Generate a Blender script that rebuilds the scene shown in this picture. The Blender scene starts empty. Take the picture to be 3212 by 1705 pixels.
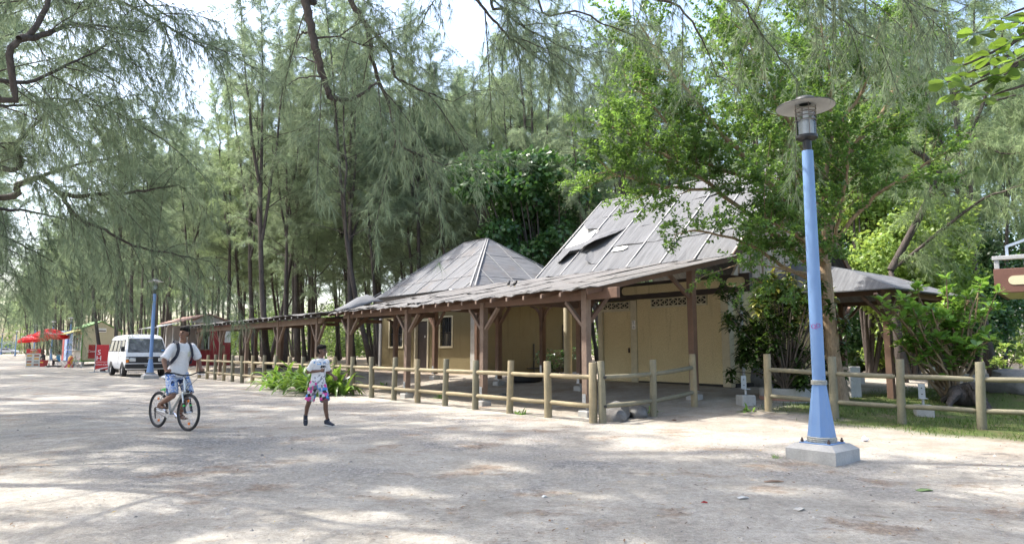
import bpy, bmesh, math, random
import numpy as np
from mathutils import Vector, Matrix, Euler

# ------------------------------------------------------------------ camera, light, exposure
scene = bpy.context.scene
COL = scene.collection
R = math.radians
cam_d = bpy.data.cameras.new('camera')
cam_d.sensor_width = 36.0
cam_d.lens = 24.0
cam_d.clip_start = 0.05
cam_d.clip_end = 3000
cam = bpy.data.objects.new('camera', cam_d)
cam.location = (0, 0, 1.45)
cam.rotation_euler = (R(90 + 6.476), 0, 0)
COL.objects.link(cam)
scene.camera = cam

SUN_TO = Vector((-0.95, 0.22, 0.0)).normalized()      # horizontal direction towards the sun
SUN_EL = R(58)
world = bpy.data.worlds.new('World')
scene.world = world
world.use_nodes = True
wn = world.node_tree.nodes
wl = world.node_tree.links
wn.clear()
sky = wn.new('ShaderNodeTexSky')
sky.sky_type = 'NISHITA'
sky.sun_disc = False
sky.sun_elevation = SUN_EL
sky.sun_rotation = math.atan2(SUN_TO.x, SUN_TO.y)
sky.air_density = 1.0
sky.dust_density = 4.0
sky.ozone_density = 1.0
bg = wn.new('ShaderNodeBackground')
bg.inputs['Strength'].default_value = 0.15
wo = wn.new('ShaderNodeOutputWorld')
wl.new(sky.outputs[0], bg.inputs[0])
wl.new(bg.outputs[0], wo.inputs[0])

sun_d = bpy.data.lights.new('sun', 'SUN')
sun_d.energy = 2.3
sun_d.angle = R(0.6)
sun_d.color = (1.0, 0.95, 0.87)
sun = bpy.data.objects.new('sun', sun_d)
sun_dir = Vector((SUN_TO.x * math.cos(SUN_EL), SUN_TO.y * math.cos(SUN_EL), math.sin(SUN_EL)))
sun.rotation_euler = sun_dir.to_track_quat('Z', 'Y').to_euler()
sun.location = sun_dir * 60
COL.objects.link(sun)

vs = scene.view_settings
vs.view_transform = 'Standard'
vs.look = 'None'
vs.exposure = 1.9
vs.gamma = 1.0
vs.use_curve_mapping = False
cy = scene.cycles
cy.max_bounces = 7
cy.diffuse_bounces = 4
cy.glossy_bounces = 3
cy.transmission_bounces = 5
cy.transparent_max_bounces = 8
cy.caustics_reflective = False
cy.caustics_refractive = False
cy.sample_clamp_indirect = 6.0

# ------------------------------------------------------------------ frame of the building and fences
# a runs back along the walkway, b runs away from the parking ground
OX, OY = 1.6215, 13.8658
UX, UY = -0.63429, 0.77309
WX, WY = 0.77309, 0.63429
BROT = math.atan2(-UY, -UX)          # local x = -a, local y = +b


def AB(a, b, z=0.0):
    return Vector((OX + a * UX + b * WX, OY + a * UY + b * WY, z))


def to_ab(x, y):
    dx, dy = x - OX, y - OY
    return dx * UX + dy * UY, dx * WX + dy * WY


def sst(e0, e1, v):
    t = np.clip((v - e0) / (e1 - e0), 0, 1)
    return t * t * (3 - 2 * t)


def gz(x, y):
    a, b = to_ab(x, y)
    k = sst(11, 16, a)
    t = np.clip((b - (.6 - .5 * k)) / (6.4 - 4.6 * k), 0, 1)
    rise = 0.42 * t * t * (3 - 2 * t) * sst(-6, 3, a)
    far = 1 - sst(40, 80, np.hypot(x, y))
    und = (0.030 * np.sin(x * 1.15 + 0.7 * np.sin(y * .55)) * np.sin(y * .85 + 1.3)
           + 0.018 * np.sin(x * .45 - y * 2.1 + 1.0) * np.sin(x * .3 + .4)) * (1 - sst(-1.5, .3, b)) * far
    grs = 0.06 * np.sin(x * .9) * np.sin(y * .8 + .5) * sst(5, 8, b) * (1 - sst(-3, 2, a))
    # bare mound by the right end of the fence
    grs = grs + 0.55 * np.exp(-(((x - 13.3) / 1.9) ** 2 + ((y - 17.6) / 1.3) ** 2))
    return rise + und + grs


def GP(x, y, dz=0.0):
    return Vector((x, y, float(gz(x, y)) + dz))


# ------------------------------------------------------------------ helpers
RNG = random.Random(7)
NPR = np.random.default_rng(11)


def tag(o, label=None, cat=None, group=None, kind=None):
    if label: o['label'] = label
    if cat: o['category'] = cat
    if group: o['group'] = group
    if kind: o['kind'] = kind
    return o


def thing(name, loc, rz, label, cat, group=None):
    o = bpy.data.objects.new(name, None)
    o.empty_display_size = 0.2
    COL.objects.link(o)
    o.location = loc
    o.rotation_euler = (0, 0, rz)
    return tag(o, label, cat, group)


def link_mesh(name, me, mats, parent=None):
    o = bpy.data.objects.new(name, me)
    COL.objects.link(o)
    if not isinstance(mats, (list, tuple)): mats = [mats]
    if len(me.materials) == 0:
        for m in mats: me.materials.append(m)
    if parent is not None: o.parent = parent
    return o


def vec(p): return Vector(p)


class MB:
    def __init__(s):
        s.v = []; s.f = []; s.m = []

    def add(s, vs_, fs_, mi=0):
        n = len(s.v)
        s.v.extend([tuple(p) for p in vs_])
        for f in fs_:
            s.f.append([i + n for i in f]); s.m.append(mi)
        return s

    def box(s, c, size, rot=None, ch=0.0, mi=0):
        hx, hy, hz = size[0] / 2, size[1] / 2, size[2] / 2
        M = Matrix.Translation(Vector(c)) @ (rot.to_4x4() if rot is not None else Matrix.Identity(4))
        if ch <= 0:
            vs_ = [M @ Vector((sx * hx, sy * hy, sz * hz)) for sz in (-1, 1) for sy in (-1, 1) for sx in (-1, 1)]
            return s.add(vs_, [(0, 2, 3, 1), (4, 5, 7, 6), (0, 1, 5, 4), (2, 6, 7, 3), (0, 4, 6, 2), (1, 3, 7, 5)], mi)
        bm = bmesh.new()
        bmesh.ops.create_cube(bm, size=1.0)
        for v in bm.verts: v.co = Vector((v.co.x * size[0], v.co.y * size[1], v.co.z * size[2]))
        bmesh.ops.bevel(bm, geom=bm.edges[:], offset=ch, segments=1, affect='EDGES')
        bm.verts.index_update()
        vs_ = [M @ v.co for v in bm.verts]
        fs_ = [[v.index for v in f.verts] for f in bm.faces]
        bm.free()
        return s.add(vs_, fs_, mi)

    def bar(s, p0, p1, w, h, up=(0, 0, 1), mi=0, ch=0.0):
        p0, p1 = Vector(p0), Vector(p1)
        d = p1 - p0
        L = d.length
        x = d.normalized()
        u_ = Vector(up)
        y = u_.cross(x)
        if y.length < 1e-5: y = Vector((0, 1, 0)).cross(x)
        y.normalize()
        z = x.cross(y)
        M = Matrix((x, y, z)).transposed()
        return s.box((p0 + p1) / 2, (L, w, h), M, ch, mi)

    def tube(s, pts, rad, n=8, cap=True, mi=0, jit=0.0, rng=None):
        pts = [Vector(p) for p in pts]
        if not isinstance(rad, (list, tuple)): rad = [rad] * len(pts)
        base = len(s.v)
        prev = None
        for i, p in enumerate(pts):
            if i == 0: t = pts[1] - pts[0]
            elif i == len(pts) - 1: t = pts[-1] - pts[-2]
            else: t = pts[i + 1] - pts[i - 1]
            t = t.normalized()
            if prev is None:
                a = Vector((1, 0, 0)) if abs(t.x) < 0.8 else Vector((0, 1, 0))
                x = (a - t * a.dot(t)).normalized()
            else:
                x = (prev - t * prev.dot(t)).normalized()
            prev = x
            y = t.cross(x)
            for k in range(n):
                an = 2 * math.pi * k / n
                r = rad[i] * (1 + (rng.uniform(-jit, jit) if jit else 0))
                s.v.append(tuple(p + x * (r * math.cos(an)) + y * (r * math.sin(an))))
        for i in range(len(pts) - 1):
            for k in range(n):
                k2 = (k + 1) % n
                s.f.append([base + i * n + k, base + i * n + k2, base + (i + 1) * n + k2, base + (i + 1) * n + k]); s.m.append(mi)
        if cap:
            s.f.append([base + k for k in reversed(range(n))]); s.m.append(mi)
            e = base + (len(pts) - 1) * n
            s.f.append([e + k for k in range(n)]); s.m.append(mi)
        return s

    def lathe(s, prof, n=16, c=(0, 0, 0), mi=0, ph=0.0, cap=True):
        base = len(s.v)
        for r, z in prof:
            for k in range(n):
                an = 2 * math.pi * k / n + ph
                s.v.append((c[0] + r * math.cos(an), c[1] + r * math.sin(an), c[2] + z))
        for i in range(len(prof) - 1):
            for k in range(n):
                k2 = (k + 1) % n
                s.f.append([base + i * n + k, base + i * n + k2, base + (i + 1) * n + k2, base + (i + 1) * n + k]); s.m.append(mi)
        if cap:
            s.f.append([base + k for k in reversed(range(n))]); s.m.append(mi)
            e = base + (len(prof) - 1) * n
            s.f.append([e + k for k in range(n)]); s.m.append(mi)
        return s

    def prism(s, poly, d, mi=0):
        """poly: 3-D polygon, extruded by vector d"""
        d = Vector(d)
        n = len(poly)
        a = [Vector(p) for p in poly]
        vs_ = a + [p + d for p in a]
        fs_ = [list(reversed(range(n))), [n + i for i in range(n)]]
        for i in range(n):
            j = (i + 1) % n
            fs_.append([i, j, n + j, n + i])
        return s.add(vs_, fs_, mi)

    def ball(s, c, r, n=10, m=6, mi=0, sc=(1, 1, 1), rot=None):
        base = len(s.v)
        M = rot if rot is not None else Matrix.Identity(3)
        c = Vector(c)
        for i in range(1, m):
            th = math.pi * i / m
            for k in range(n):
                ph = 2 * math.pi * k / n
                p = Vector((sc[0] * r * math.sin(th) * math.cos(ph), sc[1] * r * math.sin(th) * math.sin(ph), sc[2] * r * math.cos(th)))
                s.v.append(tuple(c + M @ p))
        s.v.append(tuple(c + M @ Vector((0, 0, sc[2] * r))))
        s.v.append(tuple(c + M @ Vector((0, 0, -sc[2] * r))))
        t, b = base + (m - 1) * n, base + (m - 1) * n + 1
        for i in range(m - 2):
            for k in range(n):
                k2 = (k + 1) % n
                s.f.append([base + i * n + k, base + (i + 1) * n + k, base + (i + 1) * n + k2, base + i * n + k2]); s.m.append(mi)
        for k in range(n):
            k2 = (k + 1) % n
            s.f.append([t, base + k, base + k2]); s.m.append(mi)
            s.f.append([b, base + (m - 2) * n + k2, base + (m - 2) * n + k]); s.m.append(mi)
        return s

    def mesh(s, name, smooth=False, fix=False):
        me = bpy.data.meshes.new(name)
        me.from_pydata(s.v, [], s.f)
        if any(s.m): me.polygons.foreach_set('material_index', s.m)
        if fix:
            bm = bmesh.new(); bm.from_mesh(me)
            bmesh.ops.recalc_face_normals(bm, faces=bm.faces[:])
            bm.to_mesh(me); bm.free()
        if smooth:
            me.polygons.foreach_set('use_smooth', [True] * len(me.polygons))
            if smooth != 'all':
                try: me.set_sharp_from_angle(angle=R(40))
                except Exception: pass
        me.update()
        return me

    def build(s, name, mats, parent=None, smooth=False, fix=True):
        return link_mesh(name, s.mesh(name, smooth, fix), mats, parent)


def np_mesh(name, verts, k, smooth=False, cols=None):
    """verts: (N*k,3) array, consecutive k-gons"""
    verts = np.asarray(verts, dtype=np.float32).reshape(-1, 3)
    n = len(verts)
    nf = n // k
    me = bpy.data.meshes.new(name)
    me.vertices.add(n)
    me.vertices.foreach_set('co', verts.ravel())
    me.loops.add(n)
    me.loops.foreach_set('vertex_index', np.arange(n, dtype=np.int32))
    me.polygons.add(nf)
    me.polygons.foreach_set('loop_start', np.arange(0, n, k, dtype=np.int32))
    try: me.polygons.foreach_set('loop_total', np.full(nf, k, dtype=np.int32))
    except Exception: pass
    if cols is not None:
        at = me.color_attributes.new('tint', 'FLOAT_COLOR', 'POINT')
        c4 = np.ones((n, 4), dtype=np.float32)
        c4[:, :3] = np.repeat(np.asarray(cols, dtype=np.float32).reshape(-1, 1), 3, axis=1) if np.ndim(cols) == 1 else cols
        at.data.foreach_set('color', c4.ravel())
    me.update(calc_edges=True)
    me.validate()
    return me


def copy_tree(o, parent=None):
    c = o.copy()
    COL.objects.link(c)
    c.parent = parent
    for ch in list(o.children):
        copy_tree(ch, c)
    return c


def text_obj(name, body, size, mat, parent, M, shear=0.0, ext=0.002, align='CENTER'):
    cu = bpy.data.curves.new(name, 'FONT')
    cu.body = body
    cu.size = size
    cu.extrude = ext
    cu.shear = shear
    cu.align_x = align
    cu.align_y = 'CENTER'
    cu.resolution_u = 3
    t = bpy.data.objects.new(name + '_curve', cu)
    COL.objects.link(t)
    dg = bpy.context.evaluated_depsgraph_get()
    me = bpy.data.meshes.new_from_object(t.evaluated_get(dg))
    bpy.data.objects.remove(t)
    bpy.data.curves.remove(cu)
    me.name = name
    me.materials.clear()
    o = link_mesh(name, me, mat, parent)
    o.matrix_local = M
    return o


def basis(o, x, y):
    """matrix whose local x,y axes are the given directions (text plane)"""
    x = Vector(x).normalized(); y = Vector(y)
    y = (y - x * y.dot(x)).normalized()
    z = x.cross(y)
    M = Matrix((x, y, z)).transposed().to_4x4()
    M.translation = Vector(o)
    return M


# ------------------------------------------------------------------ materials
MATS = {}


def nmat(name):
    m = bpy.data.materials.new(name)
    m.use_nodes = True
    nt = m.node_tree
    return m, nt, nt.nodes['Principled BSDF'], nt.nodes['Material Output']


def node(nt, t, **kw):
    n = nt.nodes.new(t)
    for k, v in kw.items():
        if k in n.bl_rna.properties.keys(): setattr(n, k, v)
        else: n.inputs[k].default_value = v
    return n


def coord(nt, scale=(1, 1, 1), rot=(0, 0, 0), space='Object'):
    tc = node(nt, 'ShaderNodeTexCoord')
    mp = node(nt, 'ShaderNodeMapping')
    mp.inputs['Scale'].default_value = scale
    mp.inputs['Rotation'].default_value = rot
    nt.links.new(tc.outputs[space], mp.inputs['Vector'])
    return mp.outputs[0]


def noise(nt, v, scale, detail=4, rough=.55, dist=0.0):
    n = node(nt, 'ShaderNodeTexNoise', Scale=scale, Detail=detail, Roughness=rough, Distortion=dist)
    nt.links.new(v, n.inputs['Vector'])
    return n.outputs[0]


def ramp(nt, fac, stops, interp='LINEAR'):
    r = node(nt, 'ShaderNodeValToRGB')
    r.color_ramp.interpolation = interp
    el = r.color_ramp.elements
    while len(el) > 1: el.remove(el[-1])
    el[0].position = stops[0][0]; el[0].color = tuple(stops[0][1]) + (1,)
    for p, c in stops[1:]:
        e = el.new(p); e.color = tuple(c) + (1,)
    nt.links.new(fac, r.inputs[0])
    return r.outputs[0]


def mix(nt, fac, a, b, mode='MIX'):
    m = node(nt, 'ShaderNodeMix', data_type='RGBA', blend_type=mode)
    for sock, val in ((m.inputs[0], fac), (m.inputs[6], a), (m.inputs[7], b)):
        if isinstance(val, (int, float)): sock.default_value = val
        elif isinstance(val, (tuple, list)): sock.default_value = tuple(val) + (1,) if len(val) == 3 else val
        else: nt.links.new(val, sock)
    return m.outputs[2]


def bump(nt, bsdf, h, strength=.4, dist=.02):
    b = node(nt, 'ShaderNodeBump', Strength=strength, Distance=dist)
    nt.links.new(h, b.inputs['Height'])
    nt.links.new(b.outputs[0], bsdf.inputs['Normal'])


def sc3(c, k): return tuple(min(1, x * k) for x in c)


def simple(name, c, rough=.6, var=.18, nscale=6, bmp=0.0, bscale=40, metal=0.0, stretch=(1, 1, 1), spec=.5, c2=None, space='Object'):
    if name in MATS: return MATS[name]
    m, nt, b, out = nmat(name)
    v = coord(nt, stretch, space=space)
    n1 = noise(nt, v, nscale, 5, .6)
    lo = c2 if c2 else sc3(c, 1 - var)
    col = ramp(nt, n1, [(.32, lo), (.68, sc3(c, 1 + var * .6) if not c2 else c)])
    n2 = noise(nt, v, nscale * 7, 3, .6)
    col = mix(nt, .35, col, ramp(nt, n2, [(.3, sc3(c, .72)), (.7, sc3(c, 1.15))]))
    nt.links.new(col, b.inputs['Base Color'])
    b.inputs['Roughness'].default_value = rough
    b.inputs['Metallic'].default_value = metal
    b.inputs['Specular IOR Level'].default_value = spec
    if bmp: bump(nt, b, noise(nt, v, bscale, 4, .65), bmp, .02)
    MATS[name] = m
    return m


def plain(name, c, rough=.5, metal=0.0, spec=.5):
    if name in MATS: return MATS[name]
    m, nt, b, out = nmat(name)
    v = coord(nt)
    col = ramp(nt, noise(nt, v, 9, 4), [(.3, sc3(c, .9)), (.7, sc3(c, 1.05))])
    nt.links.new(col, b.inputs['Base Color'])
    b.inputs['Roughness'].default_value = rough
    b.inputs['Metallic'].default_value = metal
    b.inputs['Specular IOR Level'].default_value = spec
    MATS[name] = m
    return m


def leafmat(name, c, ct, trans=.4, rough=.55, var=.35, spec=.3):
    """diffuse + translucent foliage, tint attribute varies it from leaf to leaf"""
    if name in MATS: return MATS[name]
    m, nt, b, out = nmat(name)
    at = node(nt, 'ShaderNodeAttribute', attribute_name='tint')
    oi = node(nt, 'ShaderNodeObjectInfo')
    fac = at.outputs['Fac']
    ca = ramp(nt, fac, [(0, sc3(c, 1 - var)), (.6, c), (1, sc3(c, 1 + var))])
    cb = ramp(nt, fac, [(0, sc3(ct, 1 - var)), (.6, ct), (1, sc3(ct, 1 + var))])
    hs = node(nt, 'ShaderNodeHueSaturation', Saturation=1.0)
    mr = node(nt, 'ShaderNodeMapRange')
    mr.inputs['To Min'].default_value = .8; mr.inputs['To Max'].default_value = 1.22
    nt.links.new(oi.outputs['Random'], mr.inputs['Value'])
    nt.links.new(mr.outputs[0], hs.inputs['Value'])
    nt.links.new(ca, hs.inputs['Color'])
    nt.links.new(hs.outputs[0], b.inputs['Base Color'])
    b.inputs['Roughness'].default_value = rough
    b.inputs['Specular IOR Level'].default_value = spec
    tr = node(nt, 'ShaderNodeBsdfTranslucent')
    nt.links.new(cb, tr.inputs['Color'])
    ms = node(nt, 'ShaderNodeMixShader')
    ms.inputs[0].default_value = trans
    nt.links.new(b.outputs[0], ms.inputs[1])
    nt.links.new(tr.outputs[0], ms.inputs[2])
    nt.links.new(ms.outputs[0], out.inputs['Surface'])
    MATS[name] = m
    return m


def glass(name, tint=(.03, .035, .04), rough=.05):
    if name in MATS: return MATS[name]
    m, nt, b, out = nmat(name)
    b.inputs['Base Color'].default_value = tint + (1,)
    b.inputs['Roughness'].default_value = rough
    b.inputs['Specular IOR Level'].default_value = .9
    b.inputs['Coat Weight'].default_value = .6
    b.inputs['Coat Roughness'].default_value = .03
    MATS[name] = m
    return m


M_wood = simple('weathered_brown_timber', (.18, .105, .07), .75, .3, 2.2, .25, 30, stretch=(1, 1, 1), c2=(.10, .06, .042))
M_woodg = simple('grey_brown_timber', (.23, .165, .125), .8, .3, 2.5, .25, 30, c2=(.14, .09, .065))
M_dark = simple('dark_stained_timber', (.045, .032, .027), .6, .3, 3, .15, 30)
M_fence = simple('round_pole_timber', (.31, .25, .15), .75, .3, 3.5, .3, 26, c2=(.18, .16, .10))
M_fenced = simple('dull_old_pole_timber', (.21, .19, .125), .8, .3, 3.5, .3, 26, c2=(.13, .125, .09))  # duller pole timber, mixed with the lighter one from post to post
M_conc = simple('concrete', (.42, .41, .39), .85, .22, 5, .35, 45, c2=(.29, .29, .27))
M_steel = simple('galvanised_steel', (.42, .44, .46), .45, .12, 12, .05, 60, metal=.7)
M_rust = simple('rusted_bolt', (.09, .06, .05), .8, .3, 20)
M_black = plain('black_plastic', (.018, .018, .02), .45)
M_rubber = simple('black_rubber', (.022, .022, .024), .8, .3, 14, .2, 60)
M_white = plain('white_paint', (.78, .78, .77), .45)
M_chrome = plain('chrome', (.72, .73, .75), .22, metal=.9)
M_glass = glass('dark_window_glass')
M_red = plain('red_paint', (.52, .025, .03), .45)
M_void = plain('black_void_board', (.015, .013, .012), .9)  # flat black in place of the shade inside vents and gaps

# ================================================================== GROUND
def ground_material():
    m, nt, b, out = nmat('sandy_ground')
    at = node(nt, 'ShaderNodeAttribute', attribute_name='zone')
    sep = node(nt, 'ShaderNodeSeparateColor')
    nt.links.new(at.outputs['Color'], sep.inputs[0])
    v = coord(nt)
    n_big = noise(nt, v, .33, 6, .6)
    n_mid = noise(nt, v, 1.3, 8, .68)
    n_peb = noise(nt, v, 9.0, 6, .75)
    n_fin = noise(nt, v, 24, 5, .75)
    n_grit = noise(nt, v, 90, 3, .7)
    sand = ramp(nt, n_mid, [(.28, (.29, .272, .238)), (.5, (.385, .366, .326)), (.72, (.485, .465, .42))])
    grey = ramp(nt, n_fin, [(.30, (.13, .128, .122)), (.5, (.26, .253, .242)), (.70, (.41, .40, .38))])
    gm = ramp(nt, n_big, [(.44, (0, 0, 0)), (.56, (1, 1, 1))])
    gmm = mix(nt, 1.0, gm, ramp(nt, n_mid, [(.3, (.2,) * 3), (.58, (1, 1, 1))]), 'MULTIPLY')
    ga = node(nt, 'ShaderNodeMath', operation='MULTIPLY')
    nt.links.new(gmm, ga.inputs[0]); nt.links.new(sep.outputs[2], ga.inputs[1])
    col = mix(nt, ga.outputs[0], sand, grey)
    # brown needle dust lying in drifts
    nb = noise(nt, coord(nt, (.8, 1.1, 1), (0, 0, R(25))), 1.0, 9, .70)
    bm_ = ramp(nt, nb, [(.55, (0, 0, 0)), (.63, (.7, .7, .7)), (.72, (.85, .85, .85))])
    brown = ramp(nt, n_fin, [(.3, (.17, .12, .085)), (.7, (.32, .245, .185))])
    col = mix(nt, bm_, col, brown)
    # pebbly mottling and fine speckle
    col = mix(nt, .55, col, ramp(nt, n_peb, [(.30, (.33, .325, .32)), (.5, (.5, .5, .5)), (.70, (.66, .655, .65))]), 'OVERLAY')
    col = mix(nt, .45, col, ramp(nt, n_fin, [(.30, (.25, .24, .23)), (.5, (.5, .49, .48)), (.70, (.74, .73, .71))]), 'OVERLAY')
    col = mix(nt, .35, col, ramp(nt, n_grit, [(.3, (.2, .19, .18)), (.5, (.5, .48, .46)), (.7, (.78, .76, .73))]), 'OVERLAY')
    # forest floor
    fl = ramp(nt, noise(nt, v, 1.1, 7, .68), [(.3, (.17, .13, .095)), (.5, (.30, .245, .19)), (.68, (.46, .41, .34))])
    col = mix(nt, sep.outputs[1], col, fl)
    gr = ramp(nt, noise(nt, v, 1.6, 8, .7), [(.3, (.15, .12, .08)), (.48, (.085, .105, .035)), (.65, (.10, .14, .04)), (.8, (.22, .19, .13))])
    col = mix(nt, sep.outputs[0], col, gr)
    nt.links.new(col, b.inputs['Base Color'])
    b.inputs['Roughness'].default_value = .95
    b.inputs['Specular IOR Level'].default_value = .15
    h = mix(nt, .5, n_fin, n_grit)
    h2 = mix(nt, .5, h, n_peb)
    bump(nt, b, h2, .9, .06)
    return m


def axis(lo, hi, c0, c1, fine, grow):
    out = list(np.arange(c0, c1, fine))
    s, x = fine, c1
    while x < hi:
        out.append(x); s *= grow; x += s
    out.append(hi)
    s, x = fine, c0
    left = []
    while x > lo:
        s *= grow; x -= s; left.append(max(x, lo))
    return np.array(sorted(set(left + out)))


gx = axis(-1500, 1500, -16, 16, .22, 1.14)
gy = axis(-700, 2200, 1.5, 30, .20, 1.14)
XX, YY = np.meshgrid(gx, gy)
ZZ = gz(XX, YY)
A_, B_ = to_ab(XX, YY)
nx, ny = len(gx), len(gy)
vv = np.stack([XX.ravel(), YY.ravel(), ZZ.ravel()], 1)
ii = (np.arange(ny - 1)[:, None] * nx + np.arange(nx - 1)[None, :]).ravel()
quads = np.stack([ii, ii + 1, ii + nx + 1, ii + nx], 1)
me = bpy.data.meshes.new('ground')
me.from_pydata(vv.tolist(), [], quads.tolist())
wob = .5 * np.sin(XX * 1.7 + YY) + .35 * np.sin(XX * 3.1 - YY * 2.3)
grass_w = sst(3.6, 4.5, B_ + wob * .45) * (1 - sst(-1.6, -.6, A_ + wob * .3))
grass_w = np.maximum(grass_w, sst(2.5, 3.6, B_ + wob * .5) * (1 - sst(-3.3, -2.6, A_ + wob * .4)))
forest_w = sst(2.0, 5, B_ + wob) * sst(11, 14, A_) + sst(13, 16, B_) * sst(-2, 4, A_)
forest_w = np.clip(forest_w, 0, 1) * (1 - grass_w)
gravel_w = (1 - sst(-1.5, 1.0, B_)) * (0.35 + .65 * sst(-6, -2, -XX + wob)) * sst(6.0, 9.0, YY + wob)
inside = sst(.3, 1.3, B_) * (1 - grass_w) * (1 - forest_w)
gravel_w = np.clip(gravel_w, 0, 1)
cat = me.color_attributes.new('zone', 'FLOAT_COLOR', 'POINT')
c4 = np.ones((nx * ny, 4), dtype=np.float32)
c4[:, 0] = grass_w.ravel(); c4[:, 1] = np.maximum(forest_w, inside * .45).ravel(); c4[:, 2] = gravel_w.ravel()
cat.data.foreach_set('color', c4.ravel())
me.polygons.foreach_set('use_smooth', [True] * len(me.polygons))
me.update()
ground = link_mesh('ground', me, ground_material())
tag(ground, 'pale sandy parking ground with grey gravel and brown leaf dust', 'ground', kind='structure')


def grass_weight(x, y):
    a, b = to_ab(x, y)
    wv = .5 * np.sin(x * 1.7 + y) + .35 * np.sin(x * 3.1 - y * 2.3)
    g = sst(3.6, 4.5, b + wv * .45) * (1 - sst(-1.6, -.6, a + wv * .3))
    g = np.maximum(g, sst(2.5, 3.6, b + wv * .5) * (1 - sst(-3.3, -2.6, a + wv * .4)))
    return g


def build_grass():
    n = 90000
    a = NPR.uniform(-16, 0, n); b = NPR.uniform(2.4, 24, n) ** 1.0
    b = 2.4 + (b - 2.4) ** 1.25 / 2.2
    x = OX + a * UX + b * WX; y = OY + a * UY + b * WY
    patch = .5 + .5 * np.sin(x * 1.9 + 1.3 * np.sin(y * 1.1)) * np.sin(y * 2.2 + .8 * np.sin(x * 1.4))
    bare = np.exp(-(((x - 13.3) / 1.6) ** 2 + ((y - 17.6) / 1.1) ** 2))
    keep = NPR.random(n) < grass_weight(x, y) * (.25 + .75 * patch) * (1 - bare)
    x, y, patch = x[keep], y[keep], patch[keep]
    n = len(x)
    z = gz(x, y) - .005
    h = NPR.uniform(.03, .10, n) * (.6 + .7 * patch)
    an = NPR.uniform(0, 6.283, n); w = NPR.uniform(.004, .010, n)
    la = NPR.uniform(0, 6.283, n); ll = h * NPR.uniform(.2, .9, n)
    p = np.stack([x, y, z], 1)
    d = np.stack([np.cos(an) * w, np.sin(an) * w, np.zeros(n)], 1)
    t = np.stack([np.cos(la) * ll, np.sin(la) * ll, h], 1)
    tri = np.stack([p - d, p + d, p + t], 1)
    me = np_mesh('grass', tri, 3, cols=np.repeat(NPR.random(n), 3))
    o = link_mesh('grass', me, leafmat('grass_blade', (.075, .125, .03), (.13, .20, .035), .35))
    tag(o, 'short patchy green grass on the lawn behind the right fence', 'grass', kind='stuff')


build_grass()


def in_view(x, y, m=1.0):
    return (np.abs(x) < .76 * y + m) & (y > 3)


def build_gravel():
    n = 26000
    y = 3.4 + 30 * NPR.random(n) ** 1.6
    x = NPR.uniform(-1, 1, n) * (.76 * y + .5)
    a, b = to_ab(x, y)
    clump = .5 + .5 * np.sin(x * .9 + 1.1 * np.sin(y * .7)) * np.sin(y * 1.1 + x * .35)
    left = sst(-4, 2, -x)
    keep = (b < 1.5) & (NPR.random(n) < (.12 + .75 * clump ** 2 * (.35 + .65 * left)))
    x, y = x[keep], y[keep]
    n = len(x)
    z = gz(x, y)
    r = NPR.uniform(.004, .014, n) * (1 + 1.3 * (NPR.random(n) > .96))
    base = np.array([[1, 0, 0], [0, 1, 0], [-1, 0, 0], [0, -1, 0], [0, 0, 1]], float)
    rx = r[:, None, None] * NPR.uniform(.6, 1.4, (n, 5, 3)) * base[None]
    an = NPR.uniform(0, 6.283, n)
    c, s = np.cos(an)[:, None], np.sin(an)[:, None]
    X = rx[:, :, 0] * c - rx[:, :, 1] * s + x[:, None]
    Y = rx[:, :, 0] * s + rx[:, :, 1] * c + y[:, None]
    Z = rx[:, :, 2] * .7 + z[:, None] - .002
    P = np.stack([X, Y, Z], 2)
    tris = np.stack([P[:, [0, 1, 4]], P[:, [1, 2, 4]], P[:, [2, 3, 4]], P[:, [3, 0, 4]]], 1).reshape(-1, 3)
    me = np_mesh('gravel', tris, 3, cols=np.repeat(NPR.random(n), 12))
    m, nt, b_, out = nmat('loose_stone')
    at = node(nt, 'ShaderNodeAttribute', attribute_name='tint')
    nt.links.new(ramp(nt, at.outputs['Fac'], [(0, (.12, .115, .11)), (.45, (.27, .26, .25)), (.8, (.36, .34, .31)), (1, (.46, .43, .39))]), b_.inputs['Base Color'])
    b_.inputs['Roughness'].default_value = .9
    o = link_mesh('gravel', me, m)
    tag(o, 'loose grey gravel and small stones scattered over the sand', 'gravel', kind='stuff')


build_gravel()


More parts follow.
